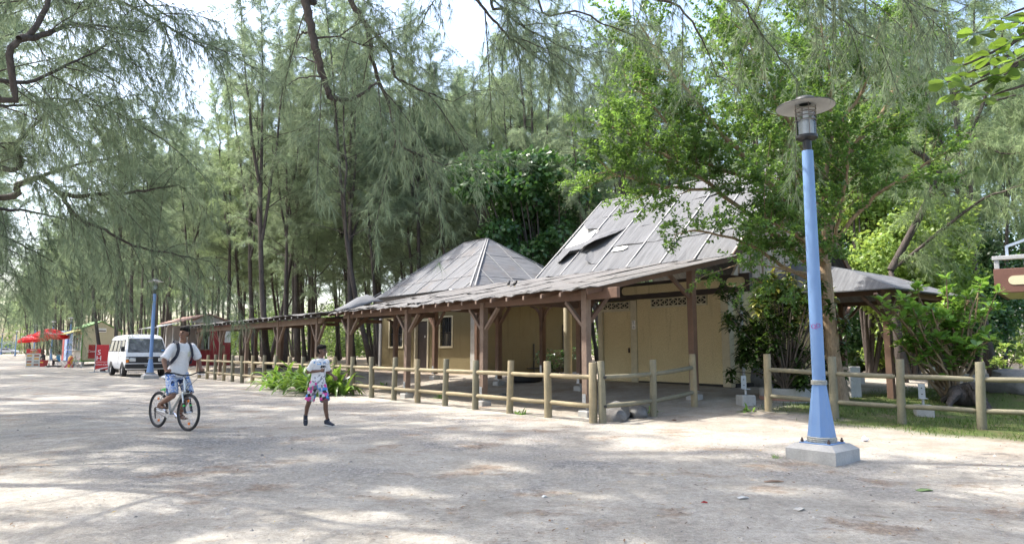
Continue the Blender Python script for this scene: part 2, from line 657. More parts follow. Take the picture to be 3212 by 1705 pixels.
def build_litter():
    n = 15000
    y = 3.4 + 22 * NPR.random(n) ** 1.3
    x = NPR.uniform(-1, 1, n) * (.76 * y + .5)
    a, b = to_ab(x, y)
    cl = .5 + .5 * np.sin(x * 1.3 + 2 * np.sin(y * .6)) * np.sin(y * 1.7)
    keep = (b < 6.5) & (NPR.random(n) < .12 + .5 * cl * (b > -7) + .35 * (b > -2) * (a < 6))
    x, y = x[keep], y[keep]
    n = len(x)
    z = gz(x, y)
    L = NPR.uniform(.006, .034, n); W = L * NPR.uniform(.12, .4, n)
    an = NPR.uniform(0, 6.283, n)
    d = np.stack([np.cos(an), np.sin(an), NPR.uniform(-.1, .25, n)], 1)
    q = np.stack([-np.sin(an), np.cos(an), NPR.uniform(-.3, .3, n)], 1)
    p = np.stack([x, y, z + .012], 1)
    up = np.array([0, 0, 1.0])
    quad = np.stack([p - d * L[:, None], p - q * W[:, None] + up * (.3 * W)[:, None], p + d * L[:, None], p + q * W[:, None] + up * (.3 * W)[:, None]], 1)
    me = np_mesh('leaf_litter', quad, 4, cols=np.repeat(NPR.random(n), 4))
    m, nt, b_, out = nmat('fallen_leaf')
    at = node(nt, 'ShaderNodeAttribute', attribute_name='tint')
    nt.links.new(ramp(nt, at.outputs['Fac'], [(0, (.06, .04, .03)), (.4, (.16, .09, .05)), (.75, (.30, .20, .10)), (.93, (.40, .32, .12)), (1, (.2, .28, .1))]), b_.inputs['Base Color'])
    b_.inputs['Roughness'].default_value = .8
    o = link_mesh('leaf_litter', me, m)
    tag(o, 'dry brown leaves and bits of twig strewn over the sand', 'leaf litter', kind='stuff')


build_litter()

# ================================================================== BUILDINGS, WALKWAY, FENCES
class BF:
    """builder frame: local x = -(a-a0), local y = b-b0"""
    def __init__(s, a0, b0, z0=0.0): s.a0, s.b0, s.z0 = a0, b0, z0
    def __call__(s, a, b, z): return Vector((-(a - s.a0), b - s.b0, z - s.z0))
    def loc(s): return AB(s.a0, s.b0, s.z0)


def gab(a, b):
    p = AB(a, b); return float(gz(p.x, p.y))


def roughcast(nm='yellow_roughcast', k=1.0):
    m, nt, b, out = nmat(nm)
    v = coord(nt)
    n1 = noise(nt, v, 1.3, 6, .65)
    n2 = noise(nt, v, 34, 4, .75)
    vor = node(nt, 'ShaderNodeTexVoronoi', Scale=48.0)
    nt.links.new(v, vor.inputs['Vector'])
    col = ramp(nt, n1, [(.3, (.62, .515, .30)), (.55, (.73, .615, .37)), (.8, (.78, .68, .44))])
    col = mix(nt, .55, col, ramp(nt, n2, [(.32, (.28, .205, .11)), (.5, (.70, .585, .345)), (.7, (.80, .70, .47))]))
    vst = coord(nt, (3.5, 3.5, .35))
    st = noise(nt, vst, 1.1, 6, .65)
    col = mix(nt, ramp(nt, st, [(.56, (0, 0, 0)), (.75, (.45, .45, .45))]), col, (.25, .19, .11))
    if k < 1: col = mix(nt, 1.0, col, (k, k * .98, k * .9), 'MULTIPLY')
    nt.links.new(col, b.inputs['Base Color'])
    b.inputs['Roughness'].default_value = .95
    b.inputs['Specular IOR Level'].default_value = .1
    bump(nt, b, mix(nt, .5, n2, vor.outputs[0]), .9, .03)
    return m


def felt_mat(name, base, brown, streak=(6, .5, .5)):
    m, nt, b, out = nmat(name)
    v = coord(nt)
    vs_ = coord(nt, streak)
    n1 = noise(nt, vs_, 2.0, 7, .7, .3)
    n2 = noise(nt, v, 1.1, 5, .6)
    n3 = noise(nt, v, 55, 3, .7)
    col = ramp(nt, n1, [(.28, sc3(base, .48)), (.5, base), (.72, sc3(base, 1.6))])
    col = mix(nt, ramp(nt, n2, [(.52, (0, 0, 0)), (.72, (.55, .55, .55))]), col, brown)
    col = mix(nt, .3, col, ramp(nt, n3, [(.3, sc3(base, .5)), (.7, sc3(base, 1.5))]))
    nt.links.new(col, b.inputs['Base Color'])
    b.inputs['Roughness'].default_value = .85
    b.inputs['Specular IOR Level'].default_value = .25
    bump(nt, b, mix(nt, .5, n1, n3), .5, .02)
    return m


M_rough = roughcast()
M_rough2 = roughcast('shaded_olive_roughcast', .27)  # olive wall colour, with part of the wall's shade darkened into it
M_trim = simple('cream_trim', (.60, .54, .38), .8, .15, 4, .2, 30, c2=(.45, .40, .28))
M_felt = felt_mat('grey_roofing_felt', (.118, .123, .132), (.122, .121, .12))
M_felt2 = felt_mat('pale_roofing_felt', (.138, .143, .153), (.15, .112, .082))
M_felt3 = felt_mat('old_brown_grey_roofing', (.146, .142, .140), (.105, .086, .072), (.5, 5, .5))
M_batten = simple('pale_roof_batten', (.33, .33, .33), .7, .2, 8, c2=(.18, .18, .18))
M_under = plain('white_roof_underlay', (.80, .79, .77), .6)
M_gable = simple('stained_pale_boarding', (.52, .47, .40), .8, .3, 1.6, .2, 30, stretch=(6, 6, .5), c2=(.22, .12, .07))
M_skirt = simple('black_skirting', (.03, .028, .026), .8)
M_timd = simple('dark_brown_timber', (.15, .085, .055), .7, .3, 3, .2, 30, c2=(.085, .05, .035))  # darker brown timber for rafters, inner posts, braces and barge boards


def sheet(bf, a0, a1, prof, th, seed, rag=0.06, mat=None, parent=None, name='roof_sheet', lift=0.0, na=3):
    """thin roofing sheet between a0..a1 following prof [(b,z)...], front edge ragged"""
    rg = random.Random(seed)
    mb = MB()
    nb = len(prof)
    top, bot = [], []
    for i in range(na + 1):
        a = a0 + (a1 - a0) * i / na
        rj = rg.uniform(-rag, rag)
        for j, (b, z) in enumerate(prof):
            bb = b + (rj if j == 0 else 0)
            zz = z + rg.uniform(-.016, .016) + lift + (rg.uniform(-.03, .03) if j == 0 else 0)
            top.append(bf(a, bb, zz)); bot.append(bf(a, bb, zz - th))
    n = len(top)
    fs = []
    for i in range(na):
        for j in range(nb - 1):
            k = i * nb + j
            fs.append([k, k + 1, k + nb + 1, k + nb])
            fs.append([n + k, n + k + nb, n + k + nb + 1, n + k + 1])
    for i in range(na):
        for j in (0, nb - 1):
            k = i * nb + j
            fs.append([k, k + nb, n + k + nb, n + k])
    for j in range(nb - 1):
        for i in (0, na):
            k = i * nb + j
            fs.append([k, k + 1, n + k + 1, n + k])
    mb.add(top + bot, fs)
    return mb.build(name, mat, parent)


def stadium(bf, a0, a1, b, z0, z1, d, n=6):
    r = (z1 - z0) / 2
    zc = (z0 + z1) / 2
    pts = []
    for k in range(n + 1):
        t = -math.pi / 2 + math.pi * k / n
        pts.append(bf(a1 - r + r * math.cos(t), b, zc + r * math.sin(t)))
    for k in range(n + 1):
        t = math.pi / 2 + math.pi * k / n
        pts.append(bf(a0 + r + r * math.cos(t), b, zc + r * math.sin(t)))
    return MB().prism(pts, Vector((0, d, 0)))


def abox(mb, bf, a0, a1, b0, b1, z0, z1, ch=0.0, mi=0):
    c = bf((a0 + a1) / 2, (b0 + b1) / 2, (z0 + z1) / 2)
    return mb.box(c, (abs(a1 - a0), abs(b1 - b0), abs(z1 - z0)), None, ch, mi)


def part(name, mat, parent, bf, *rng, ch=0.0):
    mb = MB()
    abox(mb, bf, *rng, ch=ch)
    return mb.build(name, mat, parent)


# ------------------------------------------------------------------ main building (torn felt roof)
def main_building():
    bf = BF(4.0, 9.5, 0)
    t = thing('gabled_building', bf.loc(), BROT, 'yellow roughcast building with a steep torn grey felt gable roof', 'building')
    g0 = .1
    # walls
    part('wall', M_rough, t, bf, 1.43, 4.74, 7.0, 7.2, g0, 3.3)
    part('wall', M_rough, t, bf, 1.40, 1.60, 7.2, 12.6, g0, 3.5)
    part('wall', M_rough, t, bf, 6.30, 6.50, 7.25, 12.4, g0, 3.5)
    part('wall', M_rough, t, bf, 1.60, 8.4, 12.4, 12.6, g0, 3.5)
    d = part('door', M_rough, t, bf, 5.0, 6.25, 7.06, 7.12, g0, 2.72)
    part('handle', M_rust, d, bf, 5.12, 5.15, 7.0, 7.055, 1.35, 1.5)
    fr = MB()
    abox(fr, bf, 6.25, 6.45, 6.97, 7.19, g0, 2.98, .01)
    abox(fr, bf, 4.997, 6.248, 6.98, 7.10, 2.70, 2.76)
    fr.build('door_frame', M_trim, t)
    part('pilaster', M_trim, t, bf, 4.74, 4.995, 6.95, 7.2, g0, 3.03, ch=.012)
    part('pilaster', M_trim, t, bf, 1.36, 1.62, 6.94, 7.18, g0 + .3, 3.05, ch=.012)
    part('skirting', M_skirt, t, bf, 1.37, 4.7, 6.955, 6.997, g0, .47)
    part('skirting', M_skirt, t, bf, 1.345, 1.398, 7.19, 12.5, g0, .5)
    # vents
    def vent(a0, a1, z0, z1):
        v = part('vent_block', M_void, t, bf, a0, a1, 6.985, 6.998, z0, z1)  # black sheet for the shade behind the lattice, no opening cut
        f = MB()
        e = .035
        abox(f, bf, a0 - e, a1 + e, 6.955, 7.01, z1, z1 + e)
        abox(f, bf, a0 - e, a1 + e, 6.955, 7.01, z0 - e * 1.6, z0)
        abox(f, bf, a0 - e, a0, 6.956, 7.009, z0, z1)
        abox(f, bf, a1, a1 + e, 6.956, 7.009, z0, z1)
        f.build('vent_frame', M_trim, v)
        n = max(1, round((a1 - a0) / .36))
        for i in range(n):
            p, q = a0 + (a1 - a0) * i / n, a0 + (a1 - a0) * (i + 1) / n
            m_ = (p + q) / 2
            zc = (z0 + z1) / 2
            g = MB()
            for (x0, y0, x1, y1) in ((p, zc, m_, z1), (m_, z1, q, zc), (q, zc, m_, z0), (m_, z0, p, zc)):
                k = (x0 + x1) / 2 * .82 + m_ * .18; kk = (y0 + y1) / 2 * .82 + zc * .18
                g.bar(bf(x0, 6.968, y0), bf(k, 6.968, kk), .022, .024)
                g.bar(bf(k, 6.969, kk), bf(x1, 6.969, y1), .022, .024)
            if i: abox(g, bf, p - .014, p + .014, 6.957, 6.98, z0, z1)
            abox(g, bf, m_ - .01, m_ + .01, 6.962, 6.976, z0, z1)
            g.build('vent_lattice', M_trim, v)
    vent(5.06, 6.18, 2.79, 2.97)
    vent(2.12, 4.12, 2.80, 3.0)
    # dark band of beams with yellow slots, carried on over the courtyard by a round column
    part('band_beam', M_dark, t, bf, .62, 8.4, 6.86, 7.02, 3.05, 3.56, ch=.01)
    for a0, a1 in ((5.45, 7.9), (1.55, 5.25), (.75, 1.35)):
        stadium(bf, a0, a1, 6.852, 3.22 if a0 > 5 else 3.2, 3.46, .012).build('band_slot', M_rough, t)
    col = MB(); col.lathe([(.145, 0), (.145, 2.75)], 18, bf(7.95, 7.0, .3))
    col.build('column', M_trim, t, smooth=True)
    # notice on the pilaster
    n = part('paper_notice', M_white, t, bf, 4.78, 4.92, 6.944, 6.949, 2.10, 2.38)
    text_obj('notice_text', 'T.', .15, M_black, n, basis(bf(4.85, 6.942, 2.30), (1, 0, 0), (0, 0, 1)))
    text_obj('notice_text', 'n', .15, M_black, n, basis(bf(4.85, 6.942, 2.17), (1, 0, 0), (0, 0, 1)))
    # rain pipe on the right face
    mb = MB(); mb.tube([bf(1.30, 7.5, .35), bf(1.30, 7.5, 3.2)], .045, 8)
    mb.build('rain_pipe', M_steel, t, smooth=True)
    # ---- roof
    eb, ez, rb, rz = 5.95, 3.93, 9.42, 7.17
    k = (rz - ez) / (rb - eb)
    cols = [8.45, 7.22, 5.68, 4.25, 2.95, 1.75, .55]
    rows = [5.95, 6.95, 7.72, 8.55, 9.42]
    deck = MB()
    deck.add([bf(8.43, eb + .02, ez - .03), bf(.57, eb + .02, ez - .03), bf(.57, rb, rz - .03), bf(8.43, rb, rz - .03),
              bf(8.43, eb + .02, ez - .10), bf(.57, eb + .02, ez - .10), bf(.57, rb, rz - .10), bf(8.43, rb, rz - .10)],
             [(0, 1, 2, 3), (7, 6, 5, 4), (0, 4, 5, 1), (1, 5, 6, 2), (2, 6, 7, 3), (3, 7, 4, 0)])
    deck.build('roof_deck', M_under, t)
    bk = MB()
    bk.add([bf(8.45, rb, rz), bf(.55, rb, rz), bf(.55, 12.9, 3.93), bf(8.45, 12.9, 3.93),
            bf(8.45, rb, rz - .08), bf(.55, rb, rz - .08), bf(.55, 12.9, 3.85), bf(8.45, 12.9, 3.85)],
           [(0, 1, 2, 3), (7, 6, 5, 4), (0, 4, 5, 1), (1, 5, 6, 2), (2, 6, 7, 3), (3, 7, 4, 0)])
    bk.build('rear_roof', M_felt, t)
    torn = {(0, 1), (0, 2)}
    for ci in range(6):
        for ri in range(4):
            if (ci, ri) in torn: continue
            b0, b1 = rows[ri] - (.05 if ri else 0), rows[ri + 1]
            pr = [(b0, ez + k * (b0 - eb) + .015), ((b0 + b1) / 2, ez + k * ((b0 + b1) / 2 - eb) + .012), (b1, ez + k * (b1 - eb))]
            sheet(bf, cols[ci + 1] + .004, cols[ci] - .004, pr, .012, 100 + ci * 10 + ri, .03 if ri else .02, M_felt, t, 'felt_sheet', lift=.020 * (ri % 2) + .004, na=4)
    def RP(a, b, lift=0.0): return bf(a, b - lift * .68, ez + k * (b - eb) + lift * .73)
    # torn remains in the left bay: flaps peeled down and curled
    def flap(pts, th=.012):
        """pts rows of (a,b,lift)"""
        mb = MB()
        nr, nc = len(pts), len(pts[0])
        tp = [RP(*p) for r in pts for p in r]
        bt = [RP(p[0], p[1], p[2] - th) for r in pts for p in r]
        n = len(tp); fs = []
        for i in range(nr - 1):
            for j in range(nc - 1):
                q = i * nc + j
                fs.append([q, q + 1, q + nc + 1, q + nc]); fs.append([n + q, n + q + nc, n + q + nc + 1, n + q + 1])
        for i in range(nr - 1):
            for j in (0, nc - 1):
                q = i * nc + j; fs.append([q, q + nc, n + q + nc, n + q])
        for j in range(nc - 1):
            for i in (0, nr - 1):
                q = i * nc + j; fs.append([q, q + 1, n + q + 1, n + q])
        mb.add(tp + bt, fs)
        mb.build('torn_felt_flap', M_felt, t)
    flap([[(8.42, 8.55, .02), (8.0, 8.53, .02), (7.6, 8.5, .02), (7.24, 8.48, .02)],
          [(8.35, 8.3, .05), (7.95, 8.2, .07), (7.6, 8.15, .03), (7.24, 8.1, .02)],
          [(8.1, 8.15, .09), (7.80, 7.88, .16), (7.55, 8.0, .04), (7.24, 7.95, .02)]])
    flap([[(7.20, 7.52, .05), (6.8, 7.66, .04), (6.3, 7.76, .03), (5.75, 7.80, .02)],
          [(7.22, 7.2, .12), (6.8, 7.3, .18), (6.3, 7.45, .22), (5.80, 7.66, .05)],
          [(7.20, 6.93, .10), (6.75, 6.85, .30), (6.35, 7.0, .34), (5.95, 7.45, .12)]])
    flap([[(8.36, 7.22, .03), (8.0, 7.25, .04), (7.6, 7.33, .04), (7.22, 7.45, .03)],
          [(8.2, 6.85, .06), (7.9, 6.92, .09), (7.5, 7.05, .10), (7.23, 7.15, .05)],
          [(7.95, 6.55, .05), (7.7, 6.50, .14), (7.40, 6.78, .26), (7.22, 6.95, .12)]])
    flap([[(6.6, 6.97, .03), (6.2, 6.98, .03), (5.72, 7.0, .03)],
          [(6.55, 6.7, .12), (6.2, 6.6, .03), (5.72, 6.6, .02)],
          [(6.35, 6.40, .16), (6.05, 6.3, .03), (5.72, 6.3, .02)]])
    part('black_gap', M_void, t, bf, 7.3, 7.75, 6.86, 6.9, 4.75, 4.80)  # solid black strip put in for the dark of the gap
    mb = MB(); mb.add([RP(5.52, 6.86, .05), RP(4.95, 6.86, .05), RP(4.88, 6.78, .05), RP(5.0, 6.70, .05), RP(5.5, 6.70, .05),
                       RP(5.52, 6.86, .03), RP(4.95, 6.86, .03), RP(4.88, 6.78, .03), RP(5.0, 6.70, .03), RP(5.5, 6.70, .03)],
                      [(0, 1, 2, 3, 4), (9, 8, 7, 6, 5), (0, 5, 6, 1), (1, 6, 7, 2), (2, 7, 8, 3), (3, 8, 9, 4), (4, 9, 5, 0)])
    mb.build('loose_roof_tile', M_under, t)
    for i, a in enumerate(cols):
        mb = MB(); mb.bar(RP(a, eb + .01, .035), RP(a, rb - .01, .035), .045, .035, up=(0, -.68, .73))
        mb.build('roof_batten', M_batten, t)
    mb = MB(); mb.bar(bf(8.48, rb, rz + .03), bf(.52, rb, rz + .03), .10, .05)
    mb.build('ridge_cap', M_batten, t)
    # gable wall and barge boards on the right end
    mb = MB(); mb.prism([bf(.95, 6.6, 3.5), bf(.95, 12.4, 3.5), bf(.95, 9.42, 6.9)], Vector((-.08, 0, 0)))
    gw = mb.build('gable_wall', M_gable, t)
    for i in range(9):
        b = 6.9 + i * .62
        h = 3.5 + min(b - 6.6, 12.4 - b) / (2.9) * 3.3
        if h - 3.5 < .3: continue
        part('cover_strip', M_gable, gw, bf, .905, .949, b - .03, b + .03, 3.52, h - .08)
    for p0, p1 in (((.53, 6.0, 3.9), (.53, 9.42, 7.1)), ((.53, 9.42, 7.1), (.53, 12.95, 3.86))):
        mb = MB(); mb.bar(bf(*p0), bf(*p1), .05, .2)
        mb.build('barge_board', M_timd, t)
    return t


main_building()


# ------------------------------------------------------------------ hip-roofed building behind the walkway
def hip_building():
    bf = BF(17.0, 10.0, 0)
    t = thing('hip_roofed_building', bf.loc(), BROT, 'low yellow building with door, two windows and a pale grey hipped roof', 'building')
    g0 = .2
    W = [(21.7, 20.73), (19.46, 18.26), (17.17, 16.16), (15.23, 13.7)]
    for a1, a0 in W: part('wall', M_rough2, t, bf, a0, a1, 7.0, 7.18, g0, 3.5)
    for a1, a0 in ((20.73, 19.46), (16.16, 15.23)):
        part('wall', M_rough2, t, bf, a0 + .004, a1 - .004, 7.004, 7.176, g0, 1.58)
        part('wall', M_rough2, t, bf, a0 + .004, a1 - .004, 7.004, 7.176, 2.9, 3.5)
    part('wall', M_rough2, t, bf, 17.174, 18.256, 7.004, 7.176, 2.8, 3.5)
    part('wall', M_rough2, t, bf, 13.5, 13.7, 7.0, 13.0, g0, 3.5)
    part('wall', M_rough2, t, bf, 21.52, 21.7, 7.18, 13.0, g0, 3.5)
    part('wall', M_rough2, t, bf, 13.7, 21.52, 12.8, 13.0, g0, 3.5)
    for a0, a1 in ((13.46, 13.78), (21.56, 21.76)):
        part('pilaster', M_conc, t, bf, a0, a1, 6.93, 7.17, g0, 3.3, ch=.01)
    for a0, a1 in ((19.46, 20.73), (15.23, 16.16)):
        w = part('window', M_glass, t, bf, a0, a1, 7.10, 7.12, 1.6, 2.88)
        f = MB()
        abox(f, bf, a0 - .07, a1 + .07, 6.96, 7.15, 1.52, 1.6)
        abox(f, bf, a0 - .07, a0, 6.965, 7.145, 1.6, 2.88)
        abox(f, bf, a1, a1 + .07, 6.965, 7.145, 1.6, 2.88)
        abox(f, bf, a0 - .07, a1 + .07, 6.96, 7.15, 2.88, 2.94)
        f.build('window_frame', M_trim, w)
        for i in range(1, 5):
            a = a0 + (a1 - a0) * i / 5
            part('window_bar', M_black, w, bf, a - .012, a + .012, 7.05, 7.075, 1.6, 2.88)
        part('window_bar', M_black, w, bf, a0, a1, 7.045, 7.068, 2.2, 2.23)
    d = part('door', M_dark, t, bf, 17.2, 18.22, 7.09, 7.13, g0, 2.76)
    for z in (.9, 1.5, 2.1): part('door_rail', M_dark, d, bf, 17.25, 18.17, 7.06, 7.085, z, z + .1)
    part('handle', M_steel, d, bf, 17.27, 17.32, 7.03, 7.085, 1.4, 1.55)
    part('door_sticker', M_white, d, bf, 17.5, 17.58, 7.05, 7.055, 2.0, 2.1)
    f = MB()
    abox(f, bf, 17.10, 17.2, 6.95, 7.16, g0, 2.76); abox(f, bf, 18.22, 18.32, 6.95, 7.16, g0, 2.76); abox(f, bf, 17.10, 18.32, 6.95, 7.16, 2.762, 2.86)
    f.build('door_frame', M_trim, t)
    # pipes on the courtyard face
    mb = MB()
    for b, h in ((10.2, 1.7), (10.8, 1.3), (12.0, 2.6)): mb.tube([bf(13.44, b, .3), bf(13.44, b, h)], .03, 6)
    mb.tube([bf(13.44, 9.8, .62), bf(13.44, 12.4, .62)], .03, 6)
    mb.build('water_pipe', M_black, t, smooth=True)
    # hipped roof: four faces of felt panels with pale battens
    a0, a1, b0, b1, ez = 12.3, 20.5, 5.95, 13.1, 3.93
    rA, rB, rb, rz = 16.0, 17.9, 9.5, 6.68
    C = [(a0, b0), (a1, b0), (a1, b1), (a0, b1)]
    faces = [((a1, b0), (a0, b0), (rA, rb), (rB, rb)), ((a0, b0), (a0, b1), (rA, rb), (rA, rb)),
             ((a0, b1), (a1, b1), (rB, rb), (rA, rb)), ((a1, b1), (a1, b0), (rB, rb), (rB, rb))]
    def clip(poly, f):
        out = []
        for i in range(len(poly)):
            A, B = poly[i], poly[(i + 1) % len(poly)]
            fa, fb = f(A), f(B)
            if fa >= 0: out.append(A)
            if fa * fb < 0:
                k = fa / (fa - fb); out.append((A[0] + (B[0] - A[0]) * k, A[1] + (B[1] - A[1]) * k))
        return out
    rg = random.Random(17)
    for fi, (p0, p1, q1, q0) in enumerate(faces):
        P0, P1 = bf(*p0, ez), bf(*p1, ez); Q1, Q0 = bf(*q1, rz), bf(*q0, rz)
        e1 = (P1 - P0).normalized(); EL = (P1 - P0).length
        nrm = (P1 - P0).cross(Q0 - P0).normalized()
        e2 = nrm.cross(e1)
        if e2.z < 0: e2 = -e2
        if nrm.z < 0: nrm = -nrm
        h_ = (Q0 - P0).dot(e2); x0, x1 = (Q0 - P0).dot(e1), (Q1 - P0).dot(e1)
        step = 1.28 if fi < 2 else 20
        vs_ = [0, .95, 1.95, 2.95, 9] if fi < 2 else [0, 9]
        for r in range(len(vs_) - 1):
            s0 = 0.0
            while s0 < EL:
                cell = [(s0 + .003, vs_[r] - (.02 if r else 0)), (s0 + step - .003, vs_[r] - (.02 if r else 0)), (s0 + step - .003, vs_[r + 1]), (s0 + .003, vs_[r + 1])]
                for f in (lambda p: h_ - p[1], lambda p: p[0] * h_ - x0 * p[1], lambda p: (EL - p[0]) * h_ - (EL - x1) * p[1]):
                    if cell: cell = clip(cell, f)
                if len(cell) > 2:
                    lift = nrm * (.018 * (r % 2) + rg.uniform(0, .008))
                    mb = MB(); mb.prism([P0 + e1 * c[0] + e2 * c[1] + lift - nrm * .04 for c in cell], nrm * .05)
                    mb.build('felt_panel', M_felt2, t)
                s0 += step
        if fi < 2:
            s0 = step
            while s0 < EL - .2:
                top = min(h_, h_ * s0 / max(x0, .01), h_ * (EL - s0) / max(EL - x1, .01))
                if top > .4:
                    mb = MB(); mb.bar(P0 + e1 * s0 + nrm * .045, P0 + e1 * s0 + e2 * (top - .05) + nrm * .045, .032, .022, up=nrm)
                    mb.build('roof_batten', M_batten, t)
                s0 += step
    for p, q in (((a0, b0), (rA, rb)), ((a1, b0), (rB, rb)), ((a0, b1), (rA, rb))):
        for o in (-.07, .07):
            mb = MB(); mb.bar(bf(p[0] + o, p[1] - o, ez + .05), bf(q[0] + o * .4, q[1] - o * .4, rz + .04), .05, .03)
            mb.build('hip_batten', M_batten, t)
    mb = MB(); mb.bar(bf(rA - .05, rb, rz + .04), bf(rB + .05, rb, rz + .04), .12, .05); mb.build('ridge_cap', M_felt2, t)
    fb = MB()
    abox(fb, bf, a0 + .05, a1 - .05, b0 + .05, b0 + .09, ez - .22, ez - .04); abox(fb, bf, a0 + .05, a0 + .09, b0 + .1, b1, ez - .22, ez - .04)
    fb.build('fascia', M_dark, t)
    # flap of white board at the eave
    part('loose_board', M_white, t, bf, 13.4, 13.6, 5.72, 5.78, 3.78, 3.93)
    return t


hip_building()


# ------------------------------------------------------------------ covered walkway
def footing(parent, bf, a, b, post_bottom):
    g = gab(a, b)
    rg = random.Random(int(a * 100 + b * 10))
    mb = MB(); abox(mb, bf, a - .15, a + .15, b - .15, b + .15, g - .25, g + .13, .015)
    mb.build('footing', M_conc, parent)
    mb = MB()
    abox(mb, bf, a - .10, a + .10, b - .10, b + .10, post_bottom - .012, post_bottom - .002)
    mb.tube([bf(a, b, g + .12), bf(a, b, post_bottom - .01)], .022, 8)
    abox(mb, bf, a - .05, a + .05, b - .098, b - .092, post_bottom, post_bottom + .28)
    mb.tube([bf(a, b - .1, post_bottom + .08), bf(a, b - .115, post_bottom + .08)], .012, 6)
    mb.tube([bf(a, b - .1, post_bottom + .19), bf(a, b - .115, post_bottom + .19)], .012, 6)
    mb.build('post_shoe', M_steel, parent)


def post(parent, bf, a, b, top, mat, s=.16, foot=True):
    g = gab(a, b)
    pb = g + (.21 if foot else 0)
    part('post', mat, parent, bf, a - s / 2, a + s / 2, b - s / 2, b + s / 2, pb, top, ch=.008)
    if foot: footing(parent, bf, a, b, pb)


def brace(parent, bf, p0, p1, mat, w=.075, h=.10):
    mb = MB(); mb.bar(bf(*p0), bf(*p1), w, h, up=(0, 1, 0), ch=.006)
    mb.build('brace', mat, parent)


def curved_brace(parent, bf, a, b, z, da, mat):
    """quarter-round bracket against a post"""
    mb = MB()
    pts = []
    for k in range(6):
        an = math.pi / 2 * k / 5
        pts.append(bf(a + da * (1 - math.cos(an)), b, z + abs(da) * math.sin(an)))
    for p, q in zip(pts[:-1], pts[1:]): mb.bar(p, q, .06, .09, up=(0, 1, 0))
    mb.build('brace', mat, parent)


